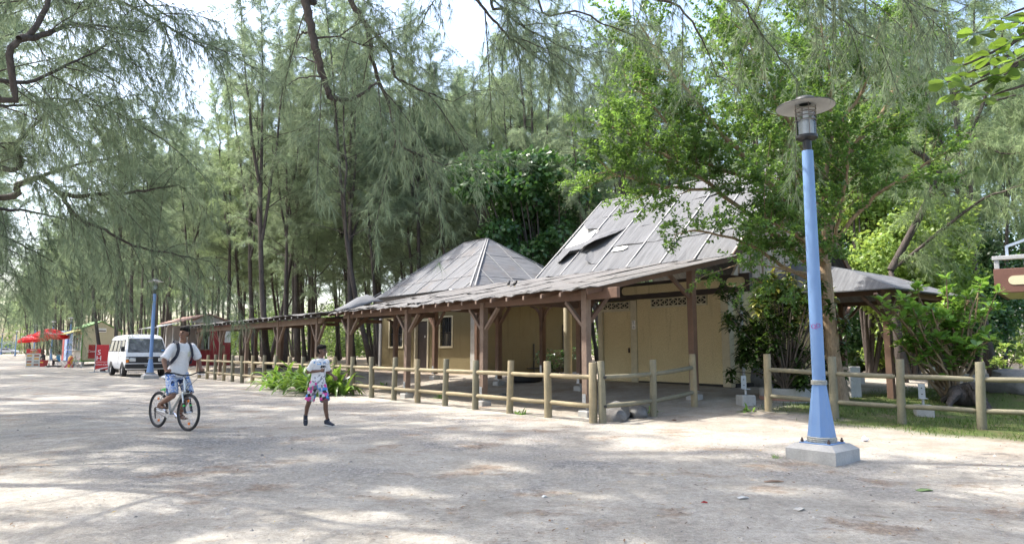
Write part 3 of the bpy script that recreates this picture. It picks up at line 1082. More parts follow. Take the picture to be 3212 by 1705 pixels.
def walkway_near():
    bf = BF(6.6, 3.0, 0)
    t = thing('covered_walkway', bf.loc(), BROT, 'brown timber walkway with ragged grey lean-to roof in front of the gabled building', 'walkway')
    SL = .212
    def rz_(b): return 2.74 + SL * (b - .3)
    A1 = [.95, 4.70, 8.57, 12.5]
    for a in A1:
        post(t, bf, a, .80, 2.76, M_woodg)
    post(t, bf, .72, 4.35, 3.45, M_wood, .17)
    for a in A1[1:]: post(t, bf, a, 4.35, 3.0, M_wood, .17)
    for a in A1[2:]: post(t, bf, a, 6.35, 3.2, M_timd, .17)
    # front beam, spans between posts
    ends = [.30] + A1 + [12.95]
    for i in range(len(ends) - 1):
        a0, a1 = ends[i], ends[i + 1]
        a0_ = a0 + (.082 if i else 0); a1_ = a1 - (.082 if i < len(ends) - 2 else 0)
        if i == 0: a0_ = -.02
        part('front_beam', M_wood, t, bf, a0_, a1_, .745, .845, 2.54, 2.765, ch=.008)
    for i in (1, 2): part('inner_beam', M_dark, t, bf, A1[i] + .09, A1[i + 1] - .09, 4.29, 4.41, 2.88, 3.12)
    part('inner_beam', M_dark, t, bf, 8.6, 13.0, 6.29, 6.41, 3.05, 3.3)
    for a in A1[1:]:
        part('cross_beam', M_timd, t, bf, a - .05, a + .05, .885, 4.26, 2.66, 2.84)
    # knee braces
    for i, a in enumerate(A1):
        for s_ in (-1, 1):
            if i == 0 and s_ < 0: continue
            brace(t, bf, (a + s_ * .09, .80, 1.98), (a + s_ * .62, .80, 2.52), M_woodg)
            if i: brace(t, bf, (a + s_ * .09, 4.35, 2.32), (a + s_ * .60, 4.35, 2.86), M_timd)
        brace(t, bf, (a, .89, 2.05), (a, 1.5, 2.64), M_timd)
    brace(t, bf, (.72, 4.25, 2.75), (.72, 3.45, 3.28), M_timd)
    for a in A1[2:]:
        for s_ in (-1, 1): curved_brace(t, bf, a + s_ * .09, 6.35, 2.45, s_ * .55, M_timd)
    # verge rafter on the right
    mb = MB(); mb.bar(bf(.42, .3, rz_(.3) - .07), bf(.42, 6.0, rz_(6.0) - .07), .06, .12); mb.build('verge_rafter', M_timd, t)
    n = 20
    for i in range(n):
        a = 1.15 + i * .62
        mb = MB()
        mb.bar(bf(a, .22, rz_(.22) - .075), bf(a, 6.0, rz_(6.0) - .075), .055, .09)
        mb.box(bf(a, .205, rz_(.2) - .08), (.058, .02, .085), mi=1)
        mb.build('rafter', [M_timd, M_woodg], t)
    # roofing sheets
    seed = 1
    a = .28
    rg = random.Random(5)
    i = 0
    while a < 13.0:
        wd = rg.uniform(.72, .98)
        b0 = .22 + rg.uniform(-.04, .06)
        seg = [b0, b0 + .25, 1.6, 3.0, 4.4, 6.02]
        pr = [(b, rz_(b)) for b in seg]
        pr[0] = (b0, rz_(b0) - .01 + rg.uniform(-.02, .03))
        sheet(bf, a, min(a + wd + .03, 13.02), pr, .016, seed, .05, M_felt3, t, 'roof_sheet', lift=.014 * (i % 2) + .005, na=5)
        a += wd; seed += 1; i += 1
    # a few split courses lying on top, breaking up the sheets
    for k in range(16):
        a = rg.uniform(.5, 12.2); b = rg.uniform(.3, 5.0); L = rg.uniform(.6, 1.6)
        pr = [(b, rz_(b) + .035), (b + .25, rz_(b + .25) + .032), (b + rg.uniform(.45, .7), rz_(b + .6) + .03)]
        sheet(bf, a, a + L, pr, .010, 300 + k, .05, M_felt3, t, 'felt_strip', lift=0, na=5)
    # crumpled sheet lifted at the far end
    mb = MB()
    pts = []
    rg = random.Random(9)
    for i in range(6):
        for j in range(5):
            a = 12.35 + i * .24; b = .35 + j * .42
            h = .05 + .40 * math.exp(-((i - 2.2) / 1.6) ** 2) * math.exp(-((j - 2.5) / 1.5) ** 2) + rg.uniform(-.03, .05)
            if i == 5: h *= .3
            pts.append(bf(a + rg.uniform(-.04, .04), b, rz_(b) + h))
    nb = len(pts); fs = []
    for i in range(5):
        for j in range(4):
            q = i * 5 + j; fs.append([q, q + 1, q + 6, q + 5])
    mb.add(pts, fs)
    o = mb.build('crumpled_sheet', M_felt2, t, smooth=True)
    so = o.modifiers.new('thick', 'SOLIDIFY'); so.thickness = .012
    # lamp fitting under the roof and a tied rag
    part('strip_light', M_white, t, bf, 7.1, 7.5, 1.6, 1.75, 2.62, 2.68)
    return t


walkway_near()


def walkway_far():
    bf = BF(23.0, 2.2, 0)
    t = thing('covered_walkway', bf.loc(), BROT, 'low dark timber walkway with thin sagging roof running back to the stalls', 'walkway')
    A2 = [15.2, 19.2, 23.2, 27.2, 31.2]
    SL = .13
    def rz_(b): return 2.76 + SL * (b - .2)
    for a in A2:
        post(t, bf, a, .8, 2.72, M_woodg, .15, False)
        post(t, bf, a - 1.0, 3.6, 2.95, M_timd, .16, False)
    for i in range(4):
        part('front_beam', M_woodg, t, bf, A2[i] + .078, A2[i + 1] - .078, .75, .85, 2.42, 2.64, ch=.008)
        part('inner_beam', M_dark, t, bf, A2[i] - .92, A2[i + 1] - 1.08, 3.54, 3.66, 2.72, 2.94)
    # shaped end of the beam
    poly = [(15.12, 2.42), (14.85, 2.44), (14.70, 2.52), (14.62, 2.64), (15.12, 2.64)]
    mb = MB(); mb.prism([bf(a, .75, z) for a, z in poly], Vector((0, .1, 0))); mb.build('front_beam', M_woodg, t)
    part('front_beam', M_woodg, t, bf, 31.28, 31.6, .75, .85, 2.44, 2.64)
    for a in A2:
        for s_ in (-1, 1):
            brace(t, bf, (a + s_ * .085, .8, 1.75), (a + s_ * .60, .8, 2.41), M_woodg)
            curved_brace(t, bf, a - 1.0 + s_ * .08, 3.6, 2.05, s_ * .6, M_timd)
        part('cross_beam', M_timd, t, bf, a - .05, a + .05, .885, 3.5, 2.5, 2.64)
    for i in range(29):
        a = 14.3 + i * .62
        mb = MB()
        mb.bar(bf(a, .15, rz_(.15) - .085), bf(a, 4.3, rz_(4.3) - .07), .05, .09)
        mb.box(bf(a, .128, rz_(.15) - .085), (.05, .02, .06), mi=1)
        mb.build('rafter', [M_dark, M_batten], t)
    part('valance_board', M_dark, t, bf, 13.9, 32.0, .30, .34, 2.62, 2.76)
    rg = random.Random(12)
    a = 13.75; i = 0
    while a < 32.2:
        wd = rg.uniform(.9, 1.5)
        b0 = .10 + rg.uniform(-.05, .08)
        pr = [(b0, rz_(b0) + rg.uniform(-.03, .03)), (b0 + .3, rz_(b0 + .3)), (2.2, rz_(2.2)), (4.4, rz_(4.4))]
        sheet(bf, a, min(a + wd + .03, 32.3), pr, .02, 700 + i, .07, M_felt3, t, 'roof_sheet', lift=.014 * (i % 2) + .005, na=5)
        a += wd; i += 1
    return t


walkway_far()


# ------------------------------------------------------------------ fences of round poles
def pole_post(bf, p, h, r, parent, seed, mat, lean=0.0):
    rg = random.Random(seed)
    l = bf if callable(bf) else None
    x, y, z = p
    dx, dy = rg.uniform(-.04, .04) + lean, rg.uniform(-.04, .04)
    mb = MB()
    mb.tube([(x, y, z - .3), (x + dx * .5, y + dy * .5, z + h * .5), (x + dx, y + dy, z + h - .012), (x + dx, y + dy, z + h)], [r * 1.03, r * .985, r * .96, r * .88], 14, jit=.02, rng=rg)
    return mb.build('post', mat, parent, smooth=True)


def pole_rail(p, q, r, parent, mat, seed):
    rg = random.Random(seed)
    p, q = Vector(p), Vector(q)
    d = (q - p).normalized()
    m_ = (p + q) / 2 + Vector((0, 0, rg.uniform(-.012, .008)))
    mb = MB()
    mb.tube([p, p + d * .05, m_, q - d * .05, q], [r * .55, r * .95, r, r * .97, r * .6], 10)
    return mb.build('rail', mat, parent, smooth=True)


def pole_fence(pts, label, mats, r=.080, h=1.2, seed=0, last_rail=None):
    c = sum((Vector((p[0], p[1], 0)) for p in pts), Vector()) / len(pts)
    c = GP(c.x, c.y)
    t = thing('pole_fence', c, 0, label, 'fence')
    loc = []
    for i, p in enumerate(pts):
        g = GP(p[0], p[1]) - c
        loc.append(g)
        rg = random.Random(seed * 97 + i)
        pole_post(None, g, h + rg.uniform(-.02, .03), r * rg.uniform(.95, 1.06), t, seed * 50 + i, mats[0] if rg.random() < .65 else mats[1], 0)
    for i in range(len(pts) - 1):
        p, q = loc[i], loc[i + 1]
        d = (q - p); d.z = 0; d.normalize()
        for z in (.90, .33):
            pole_rail(p + d * (r * .75) + Vector((0, 0, z)), q - d * (r * .75) + Vector((0, 0, z)), .05, t, mats[0], seed * 80 + i * 2 + int(z))
    return t, loc, c


fl = [tuple(AB(i * 1.325, 0)) for i in range(0, 22)]
pole_fence(fl, 'long low fence of round timber poles along the covered walkway', (M_fence, M_fenced), seed=1)
fs_ = [tuple(AB(-.17, .10)), tuple(AB(-.1, 1.75)), tuple(AB(.08, 3.47))]
tshort, ls, cs = pole_fence(fs_, 'short two-bay pole fence turning back from the corner to the walkway', (M_fenced, M_fence), seed=2)
# bolt holes on the corner post
for z in (.90, .33):
    mb = MB(); d_ = Vector((.55, -.83, 0)).normalized()
    mb.tube([ls[0] + d_ * .07 + Vector((0, 0, z)), ls[0] + d_ * .094 + Vector((0, 0, z))], .03, 8); mb.build('bolt_hole', M_black, tshort)
fr_ = [(5.62, 15.2), (6.55, 14.10), (7.52, 13.42), (8.58, 12.72), (9.62, 11.95), (10.66, 11.15)]
pole_fence(fr_, 'pole fence on the right in front of the lawn and the big leaning tree', (M_fenced, M_fence), seed=3, h=1.23)


# ------------------------------------------------------------------ porch roof on the right of the gabled building
def porch():
    bf = BF(-.8, 10.5, 0)
    t = thing('porch', bf.loc(), BROT, 'open timber porch with curved grey felt roof right of the gabled building', 'porch')
    # low hipped roof
    e = [(-2.6, 8.2), (-2.6, 13.2), (1.3, 13.2), (1.3, 8.2)]
    rz0, rz1 = 3.0, 4.05
    P = [bf(a, b, rz0) for a, b in e]
    Q = [bf(.4, 9.7, rz1), bf(.4, 11.2, rz1), bf(1.3, 11.2, rz1), bf(1.3, 9.7, rz1)]
    M_ = [p.lerp(q, .5) + Vector((0, 0, .12)) for p, q in zip(P, Q)]
    for i in (3, 0, 1):
        j = (i + 1) % 4
        for r0, r1 in ((P, M_), (M_, Q)):
            for k in range(3):
                a_, b_ = k / 3, (k + 1) / 3
                q = [r0[i].lerp(r0[j], a_), r0[i].lerp(r0[j], b_), r1[i].lerp(r1[j], b_), r1[i].lerp(r1[j], a_)]
                mb = MB()
                mb.add(q + [p - Vector((0, 0, .03)) for p in q], [(0, 1, 2, 3), (7, 6, 5, 4), (0, 4, 5, 1), (1, 5, 6, 2), (2, 6, 7, 3), (3, 7, 4, 0)])
                mb.build('felt_panel', M_felt2, t)
    for a, b in ((-2.2, 8.6), (-2.2, 12.8), (.9, 12.8)):
        g = gab(a, b)
        part('post', M_wood, t, bf, a - .08, a + .08, b - .08, b + .08, g, 2.95, ch=.008)
        for s_ in (-1, 1):
            mb = MB(); mb.bar(bf(a, b + s_ * .08, 2.3), bf(a, b + s_ * .6, 2.86), .07, .09, up=(1, 0, 0)); mb.build('brace', M_wood, t)
            mb = MB(); mb.bar(bf(a + s_ * .08, b, 2.3), bf(a + s_ * .6, b, 2.86), .07, .09, up=(0, 1, 0)); mb.build('brace', M_wood, t)
    part('eave_beam', M_timd, t, bf, -2.26, -2.14, 8.4, 13.0, 2.86, 2.99)
    part('eave_beam', M_timd, t, bf, -2.13, 1.0, 8.54, 8.66, 2.86, 2.985)
    part('eave_beam', M_timd, t, bf, -2.13, 1.0, 12.74, 12.86, 2.86, 2.985)
    return t


porch()


# ------------------------------------------------------------------ balcony building at the right edge
def balcony():
    t = thing('balcony_building', (15.52, 18.85, .17), R(-40), 'cream building with brown balcony front at the right edge', 'building')
    g = 0
    def bx(name, mat, x0, x1, y0, y1, z0, z1, ch=.01, par=t):
        mb = MB(); mb.box(((x0 + x1) / 2, (y0 + y1) / 2, (z0 + z1) / 2), (x1 - x0, y1 - y0, z1 - z0), None, ch)
        return mb.build(name, mat, par)
    M_br = simple('brown_painted_fascia', (.16, .075, .055), .6, .15, 4)
    M_cr = simple('cream_render', (.66, .60, .40), .85, .12, 4, .3, 40)
    M_gy = simple('grey_painted_rail', (.40, .40, .41), .6, .15, 6)
    f = bx('balcony_front', M_br, -1.75, 3.5, -.06, .06, 2.92, 3.62)
    pts = []
    for k in range(9):
        an = math.pi / 2 + math.pi * k / 8
        pts.append(Vector((-1.28 + .13 * math.cos(an), -.075, 3.27 + .13 * math.sin(an))))
    pts += [Vector((3.0, -.075, 3.14)), Vector((3.0, -.075, 3.40))]
    MB().prism(pts, (0, .012, 0)).build('inset_panel', M_cr, f)
    bx('balcony_floor', M_cr, -1.70, 3.5, .062, 3.5, 2.93, 3.05)
    bx('balcony_side', M_br, -1.75, -1.63, .062, 3.5, 2.925, 3.615)
    for i, x in enumerate((-1.66, -.95, -.2, .6)): bx('rail_post', M_gy, x - .06, x + .06, -.05, .05, 3.622, 3.88)
    bx('top_rail', M_gy, -1.76, 3.5, -.08, .08, 3.882, 4.0)
    mb = MB()
    mb.bar((-1.4, .1, 4.0), (-1.4, .1, 4.3), .07, .07); mb.bar((-1.4, .1, 4.28), (2.5, .1, 5.6), .08, .07)
    mb.build('stair_rail', plain('blue_grey_metal', (.33, .40, .50), .4), t)
    bx('wall', M_cr, .3, 3.5, 1.2, 3.4, -.2, 2.925)
    bx('column', M_cr, -.42, -.20, .1, .3, -.3, 2.926)
    return t


balcony()

# ================================================================== LAMPS, VEHICLES, STALLS, PROPS
M_blueold = simple('flaking_blue_grey_paint', (.40, .40, .36), .7, .3, 30, .2, 60, c2=(.16, .17, .16))


def worn_paint():
    m, nt, b, out = nmat('worn_sky_blue_paint')
    v = coord(nt)
    vs_ = coord(nt, (5, 5, .5))
    col = ramp(nt, noise(nt, v, 1.4, 5, .6), [(.3, (.135, .245, .45)), (.7, (.175, .295, .52))])
    col = mix(nt, ramp(nt, noise(nt, vs_, 2.0, 6, .7), [(.52, (0, 0, 0)), (.75, (.4, .4, .4))]), col, (.22, .29, .40))
    chip = ramp(nt, noise(nt, v, 22, 5, .75), [(.665, (0, 0, 0)), (.69, (1, 1, 1))])
    col = mix(nt, chip, col, (.10, .085, .075))
    nt.links.new(col, b.inputs['Base Color'])
    b.inputs['Roughness'].default_value = .55
    bump(nt, b, noise(nt, v, 45, 4, .6), .12, .01)
    return m


M_blue = worn_paint()


def lantern_glass():
    m, nt, b, out = nmat('lantern_glass')
    gl = node(nt, 'ShaderNodeBsdfGlossy', Roughness=.08)
    gl.inputs['Color'].default_value = (.9, .92, .94, 1)
    tr = node(nt, 'ShaderNodeBsdfTransparent')
    tr.inputs['Color'].default_value = (.84, .87, .88, 1)
    fr = node(nt, 'ShaderNodeFresnel', IOR=1.5)
    ms = node(nt, 'ShaderNodeMixShader')
    nt.links.new(fr.outputs[0], ms.inputs[0]); nt.links.new(tr.outputs[0], ms.inputs[1]); nt.links.new(gl.outputs[0], ms.inputs[2])
    nt.links.new(ms.outputs[0], out.inputs['Surface'])
    return m


M_lglass = lantern_glass()
M_shade = simple('grey_lamp_shade', (.45, .45, .46), .5, .08, 6)
M_shadetop = plain('dark_lamp_cap', (.05, .055, .06), .5)
M_diff = plain('white_lamp_reflector', (.75, .76, .77), .4)


def lamp(loc, rz, label, detail=True):
    t = thing('street_lamp', loc, rz, label, 'street lamp', 'blue street lamps along the road')
    s = .335
    mb = MB()
    v = [(-s, -s, -.25), (s, -s, -.25), (s, s, -.25), (-s, s, -.25), (-s, -s, .15), (s, -s, .15), (s, s, .15), (-s, s, .15),
         (-.25, -.25, .215), (.25, -.25, .215), (.25, .25, .215), (-.25, .25, .215)]
    mb.add(v, [(3, 2, 1, 0), (0, 1, 5, 4), (1, 2, 6, 5), (2, 3, 7, 6), (3, 0, 4, 7), (4, 5, 9, 8), (5, 6, 10, 9), (6, 7, 11, 10), (7, 4, 8, 11), (8, 9, 10, 11)])
    mb.build('plinth', M_conc, t)
    mb = MB(); mb.box((0, 0, .222), (.42, .42, .014), None, .003); pl = mb.build('base_plate', M_blue, t)
    for sx in (-1, 1):
        for sy in (-1, 1):
            mb = MB(); mb.lathe([(.022, 0), (.022, .03), (.012, .031), (.012, .055)], 6, (sx * .18, sy * .18, .229)); mb.build('anchor_bolt', M_rust, pl)
    mb = MB(); mb.lathe([(.185, .23), (.19, .245), (.182, .255), (.19, .268), (.183, .28), (.188, .292), (.172, .302)], 24); mb.build('base_ring', M_blueold, t, smooth=True)
    mb = MB(); mb.lathe([(.178, .29), (.088, .985)], 8, ph=R(22.5)); mb.build('flared_base', M_blue, t)
    mb = MB(); mb.lathe([(.088, .975), (.102, .98), (.102, .993), (.094, .997), (.102, 1.002), (.102, 1.013), (.094, 1.017), (.102, 1.021), (.102, 1.034), (.085, 1.04)], 24); mb.build('collar_ring', M_blueold, t, smooth=True)
    mb = MB(); mb.lathe([(.084, 1.03), (.083, 2.5), (.074, 4.19)], 20); p = mb.build('pole', M_blue, t, smooth=True)
    mb = MB(); mb.lathe([(.060, 4.18), (.058, 4.34), (.10, 4.345), (.145, 4.37), (.145, 4.405), (.13, 4.41)], 20); mb.build('lantern_neck', M_black, t, smooth=True)
    mb = MB(); mb.lathe([(.122, 4.412), (.122, 4.77)], 24, cap=False); mb.build('lantern_glass', M_lglass, t, smooth=True)
    mb = MB(); mb.lathe([(.10, 4.415), (.10, 4.60), (.075, 4.63), (.04, 4.66), (.035, 4.80)], 18); mb.build('reflector', M_diff, t, smooth=True)
    cg = MB()
    for z in (4.62, 4.68, 4.735, 4.785):
        pts = [(.135 * math.cos(2 * math.pi * k / 18), .135 * math.sin(2 * math.pi * k / 18), z) for k in range(19)]
        cg.tube(pts, .008, 5, cap=False)
    for k in range(4):
        an = R(45 + 90 * k); x, y = .135 * math.cos(an), .135 * math.sin(an)
        cg.tube([(x, y, 4.40), (x, y, 4.86)], .006, 5)
    cg.build('lantern_cage', plain('brown_grey_metal', (.20, .18, .17), .5, .4), t, smooth=True)
    mb = MB(); mb.lathe([(.08, 4.862), (.385, 4.815), (.388, 4.825), (.14, 4.885)], 32, mi=0, cap=False); sh = mb.build('lamp_shade', M_shade, t, smooth=True)
    mb = MB(); mb.lathe([(.139, 4.886), (.155, 4.90), (.15, 4.925), (.12, 4.955), (.05, 4.98), (.0001, 4.985)], 20); mb.build('lamp_cap', M_shadetop, t, smooth=True)
    mb = MB(); mb.lathe([(.388, 4.815), (.392, 4.822), (.388, 4.829)], 32, cap=False); mb.build('shade_rim', M_shadetop, sh, smooth=True)
    return t


near = lamp(GP(4.12, 9.27), BROT, 'tall blue street lamp on a square concrete block, nearest on the right')
# graffiti on the near pole
gm = plain('red_violet_scrawl', (.30, .07, .26), .6)
pole_ = [c for c in near.children if c.name.startswith('pole')][0]
va = math.atan2(-9.27, -4.12) - BROT - R(3)
for ch, da, dz in (('O', -.38, 0), ('L', 0, -.005), ('D', .38, .01)):
    an = va + da
    n_ = Vector((math.cos(an), math.sin(an), 0))
    tx = Vector((-math.sin(an), math.cos(an), 0))
    text_obj('graffiti_letter', ch, .085, gm, pole_, basis(n_ * .084 + Vector((0, 0, 1.75 + dz)), tx, (0, 0, 1)), ext=.001)
far_labels = [
    ((-17.95, 34.2), 'blue street lamp on a round-edged concrete block in front of the white van'),
    ((-48.0, 74.5), 'blue street lamp rising behind the yellow kiosk and blue kiosk'),
    ((-56.3, 84.0), 'blue street lamp just right of the red parasol tops'),
    ((-67.5, 97.0), 'blue street lamp seen behind the red parasols'),
    ((-92.5, 128.0), 'pale blue street lamp standing by the far silver car'),
    ((-111.5, 150.0), 'farthest street lamp, left of the silver car'),
]
for (x, y), lab in far_labels:
    c = copy_tree(near)
    c.location = GP(x, y)
    c['label'] = lab
    for ch in list(c.children):
        for g in list(ch.children):
            if g.name.startswith('graffiti'): bpy.data.objects.remove(g)


# ------------------------------------------------------------------ van
def carglass():
    m, nt, b, out = nmat('van_glass')
    v = coord(nt)
    n = noise(nt, v, 3.0, 6, .7, .8)
    nt.links.new(ramp(nt, n, [(.3, (.02, .022, .022)), (.55, (.10, .105, .10)), (.75, (.27, .28, .27))]), b.inputs['Base Color'])
    b.inputs['Roughness'].default_value = .12
    b.inputs['Specular IOR Level'].default_value = .7
    return m


M_vglass = carglass()
M_vwhite = plain('white_car_paint', (.80, .80, .80), .3)
M_amber = plain('amber_lens', (.75, .22, .02), .3)
M_lens = plain('clear_lens', (.70, .72, .72), .15, .3)


def wheel_parts(parent, c, r, w, side):
    mb = MB()
    # axis along y
    prof = [(r * .62, -w / 2), (r * .93, -w / 2), (r, -w * .36), (r, w * .36), (r * .93, w / 2), (r * .62, w / 2)]
    n = 22
    base = 0
    vs_ = []
    for rr, yy in prof:
        for k in range(n):
            an = 2 * math.pi * k / n
            vs_.append((c[0] + rr * math.cos(an), c[1] + yy, c[2] + rr * math.sin(an)))
    fs = []
    for i in range(len(prof)):
        i2 = (i + 1) % len(prof)
        for k in range(n):
            k2 = (k + 1) % n
            fs.append([i * n + k, i * n + k2, i2 * n + k2, i2 * n + k])
    mb.add(vs_, fs)
    o = mb.build('wheel', M_rubber, parent, smooth=True)
    mb = MB()
    mb.tube([(c[0], c[1] - side * w * .3, c[2]), (c[0], c[1] + side * w * .34, c[2])], r * .63, 20)
    mb.tube([(c[0], c[1] + side * w * .34, c[2]), (c[0], c[1] + side * w * .46, c[2])], [r * .28, r * .2], 14)
    mb.build('rim', M_shade, o, smooth=True)


def van():
    h = Vector((math.cos(BROT + R(1)), math.sin(BROT + R(1)), 0))
    f0 = Vector((-19.65, 37.0, 0))
    c = f0 - h * 2.3
    t = thing('van', (c.x, c.y, float(gz(c.x, c.y))), BROT + R(1), 'white passenger van with black grille parked behind a lamp post', 'van')
    t.scale = (1.10, 1.16, 1.14)
    lev = [(.34, .78), (.52, .86), (.74, .875), (1.12, .865), (1.80, .745), (1.93, .66), (1.985, .45), (2.0, 0)]
    fx = [2.10, 2.16, 2.19, 2.13, 1.66, 1.50, 1.38, 1.35]
    rx = [-2.12, -2.16, -2.17, -2.15, -2.03, -1.93, -1.85, -1.82]
    def P(i, s, side):
        x = rx[i] + (fx[i] - rx[i]) * s
        return Vector((x, side * lev[i][1], lev[i][0]))
    mb = MB()
    NS = 8
    nl = len(lev)
    # ring: left side up, right side down
    ring = []
    for k in range(NS + 1):
        s = k / NS
        ring.append([P(i, s, 1) for i in range(nl)] + [P(i, s, -1) for i in range(nl - 2, -1, -1)])
    m = len(ring[0])
    vs_ = [p for r in ring for p in r]
    fs = []
    for k in range(NS):
        for j in range(m):
            j2 = (j + 1) % m
            fs.append([k * m + j, k * m + j2, (k + 1) * m + j2, (k + 1) * m + j])
    for k in (0, NS):
        for i in range(nl - 2):
            fs.append([k * m + i, k * m + i + 1, k * m + (m - 1 - i - 1), k * m + (m - 1 - i)])
        fs.append([k * m + nl - 2, k * m + nl - 1, k * m + nl])
    mb.add(vs_, fs)
    body = mb.build('body', M_vwhite, t, smooth=True)
    bv = body.modifiers.new('soft', 'BEVEL'); bv.width = .035; bv.segments = 2; bv.limit_method = 'ANGLE'; bv.angle_limit = R(25)
    # side arches, black
    for side in (-1, 1):
        for x in (-1.25, 1.42):
            n = 14
            pts = [Vector((x + .40 * math.cos(math.pi * k / n), side * .868, .30 + .40 * math.sin(math.pi * k / n))) for k in range(n + 1)]
            o = MB().prism(pts, (0, side * .016, 0)).build('wheel_arch', M_black, t)
            wheel_parts(t, (x, side * .80, .31), .31, .2, side)
    # windows
    def pane(name, s0, s1, v0, v1, side, mat=M_vglass, off=.012):
        q = []
        for s, v in ((s0, v0), (s1, v0), (s1, v1), (s0, v1)):
            q.append(P(3, s, side).lerp(P(4, s, side), v))
        nrm = (q[1] - q[0]).cross(q[3] - q[0]).normalized()
        if nrm.y * side < 0: nrm = -nrm
        mb = MB(); mb.prism([p + nrm * .002 for p in q], nrm * off)
        w = mb.build(name, mat, t)
        mb = MB()
        for i in range(4): mb.bar(q[i] + nrm * off, q[(i + 1) % 4] + nrm * off, .022, .03, up=nrm)
        mb.build('window_seal', M_black, w)
    for side in (-1, 1):
        for s0, s1 in ((.03, .24), (.27, .47), (.50, .66), (.72, .90)):
            pane('side_window', s0, s1, .10, .88, side)
        mb = MB(); mb.box((1.0, side * .872, .98), (.14, .03, .035), None, .006); mb.build('door_handle', M_black, t)
        for x in (.45, 1.62):
            mb = MB(); mb.box((x, side * .874, .85), (.008, .008, .6)); mb.build('door_seam', M_black, t)
        mb = MB(); mb.box((1.98, side * .98, 1.30), (.06, .17, .22), None, .02); mb.bar((1.85, side * .84, 1.22), (1.98, side * .95, 1.25), .03, .03)
        mb.build('wing_mirror', M_black, t)
    # windscreen
    A0, A1 = P(3, 1, 1), P(3, 1, -1); B0, B1 = P(4, 1, 1), P(4, 1, -1)
    def F(u_, v_): return A0.lerp(A1, u_).lerp(B0.lerp(B1, u_), v_)
    q = [F(.04, .05), F(.96, .05), F(.95, .93), F(.05, .93)]
    nrm = (q[1] - q[0]).cross(q[3] - q[0]).normalized()
    if nrm.x < 0: nrm = -nrm
    ws = MB().prism([p + nrm * .002 for p in q], nrm * .014).build('windscreen', M_vglass, t)
    mb = MB()
    for i in range(4): mb.bar(q[i] + nrm * .014, q[(i + 1) % 4] + nrm * .014, .025, .035, up=nrm)
    mb.build('window_seal', M_black, ws)
    mb = MB()
    mb.bar(F(.25, .04) + nrm * .03, F(.50, .16) + nrm * .03, .015, .015); mb.bar(F(.62, .04) + nrm * .03, F(.86, .16) + nrm * .03, .015, .015)
    mb.build('wiper', M_black, ws)
    mb = MB(); mb.box(F(.10, .13) + nrm * .02, (.01, .14, .08)); mb.build('windscreen_sticker', plain('blue_sticker', (.12, .35, .72), .5), ws)
    for u0 in (.12, .62):
        mb = MB(); mb.box(F(u0, .90) + nrm * .018, (.01, .15, .03)); mb.build('windscreen_label', plain('cream_sticker', (.7, .68, .45), .5), ws)
    # front: grille, lamps, bumper, plate
    mb = MB(); mb.box((2.175, 0, .79), (.05, 1.74, .30), None, .012); gr = mb.build('grille', M_black, t)
    for z in (.70, .76, .82, .88):
        mb = MB(); mb.box((2.204, 0, z), (.012, 1.08, .014)); mb.build('grille_bar', plain('dark_grey_plastic', (.045, .045, .05), .5), gr)
    mb = MB(); mb.box((2.212, .10, .84), (.012, .20, .022)); mb.build('grille_badge', M_chrome, gr)
    for s_ in (-1, 1):
        mb = MB(); mb.box((2.205, s_ * .60, .80), (.04, .27, .17), None, .03); mb.build('headlight', M_lens, t)
        mb = MB(); mb.box((2.20, s_ * .81, .735), (.04, .11, .12), None, .01); mb.build('indicator', M_amber, t)
        mb = MB(); mb.box((2.20, s_ * .81, .86), (.04, .11, .10), None, .01); mb.build('side_light', M_lens, t)
    mb = MB(); mb.box((2.20, 0, .50), (.12, 1.80, .20), None, .03); bu = mb.build('bumper', M_black, t)
    mb = MB(); mb.box((2.20, 0, .625), (.10, 1.80, .035), None, .008); mb.build('bumper_strip', M_vwhite, t)
    mb = MB(); mb.box((2.14, 0, .37), (.10, 1.70, .06), None, .02); mb.build('front_apron', M_vwhite, t)
    mb = MB(); mb.box((2.265, .02, .535), (.012, .52, .12)); pl = mb.build('number_plate', M_black, bu)
    text_obj('plate_text', 'U 59', .12, M_white, pl, basis((2.274, .02, .535), (0, 1, 0), (0, 0, 1)))
    mb = MB(); mb.box((.0, 0, .34), (3.6, 1.5, .10)); mb.build('underbody', M_black, t)
    return t


van()


# ------------------------------------------------------------------ distant car, stalls and their goods
def car():
    t = thing('car', GP(-124.5, 170), R(8), 'silver saloon car parked far down the road', 'car')
    M_s = plain('silver_paint', (.55, .55, .56), .3, .2)
    prof = [(-2.1, .35), (-2.15, .75), (-1.75, .95), (-1.1, 1.38), (.25, 1.40), (.95, .98), (1.9, .82), (2.1, .6), (2.1, .35)]
    mb = MB(); mb.prism([(x, -.82, z) for x, z in prof], (0, 1.64, 0))
    b = mb.build('body', M_s, t)
    bv = b.modifiers.new('soft', 'BEVEL'); bv.width = .08; bv.segments = 2
    for s_ in (-1, 1):
        for q in ([(-1.5, .97), (-1.02, 1.32), (-.42, 1.34), (-.42, .97)], [(-.36, .97), (-.36, 1.34), (.2, 1.33), (.75, .97)]):
            MB().prism([(x, s_ * .815, z) for x, z in q], (0, s_ * .012, 0)).build('side_window', M_glass, t)
        for x in (-1.3, 1.3): wheel_parts(t, (x, s_ * .74, .31), .31, .2, s_)
    mb = MB(); mb.bar((.30, 0, 1.37), (.92, 0, 1.0), 1.4, .03); mb.build('windscreen', M_glass, t)
    for s_ in (-1, 1):
        mb = MB(); mb.box((2.08, s_ * .6, .66), (.06, .3, .12), None, .02); mb.build('headlight', M_lens, t)
    return t


car()


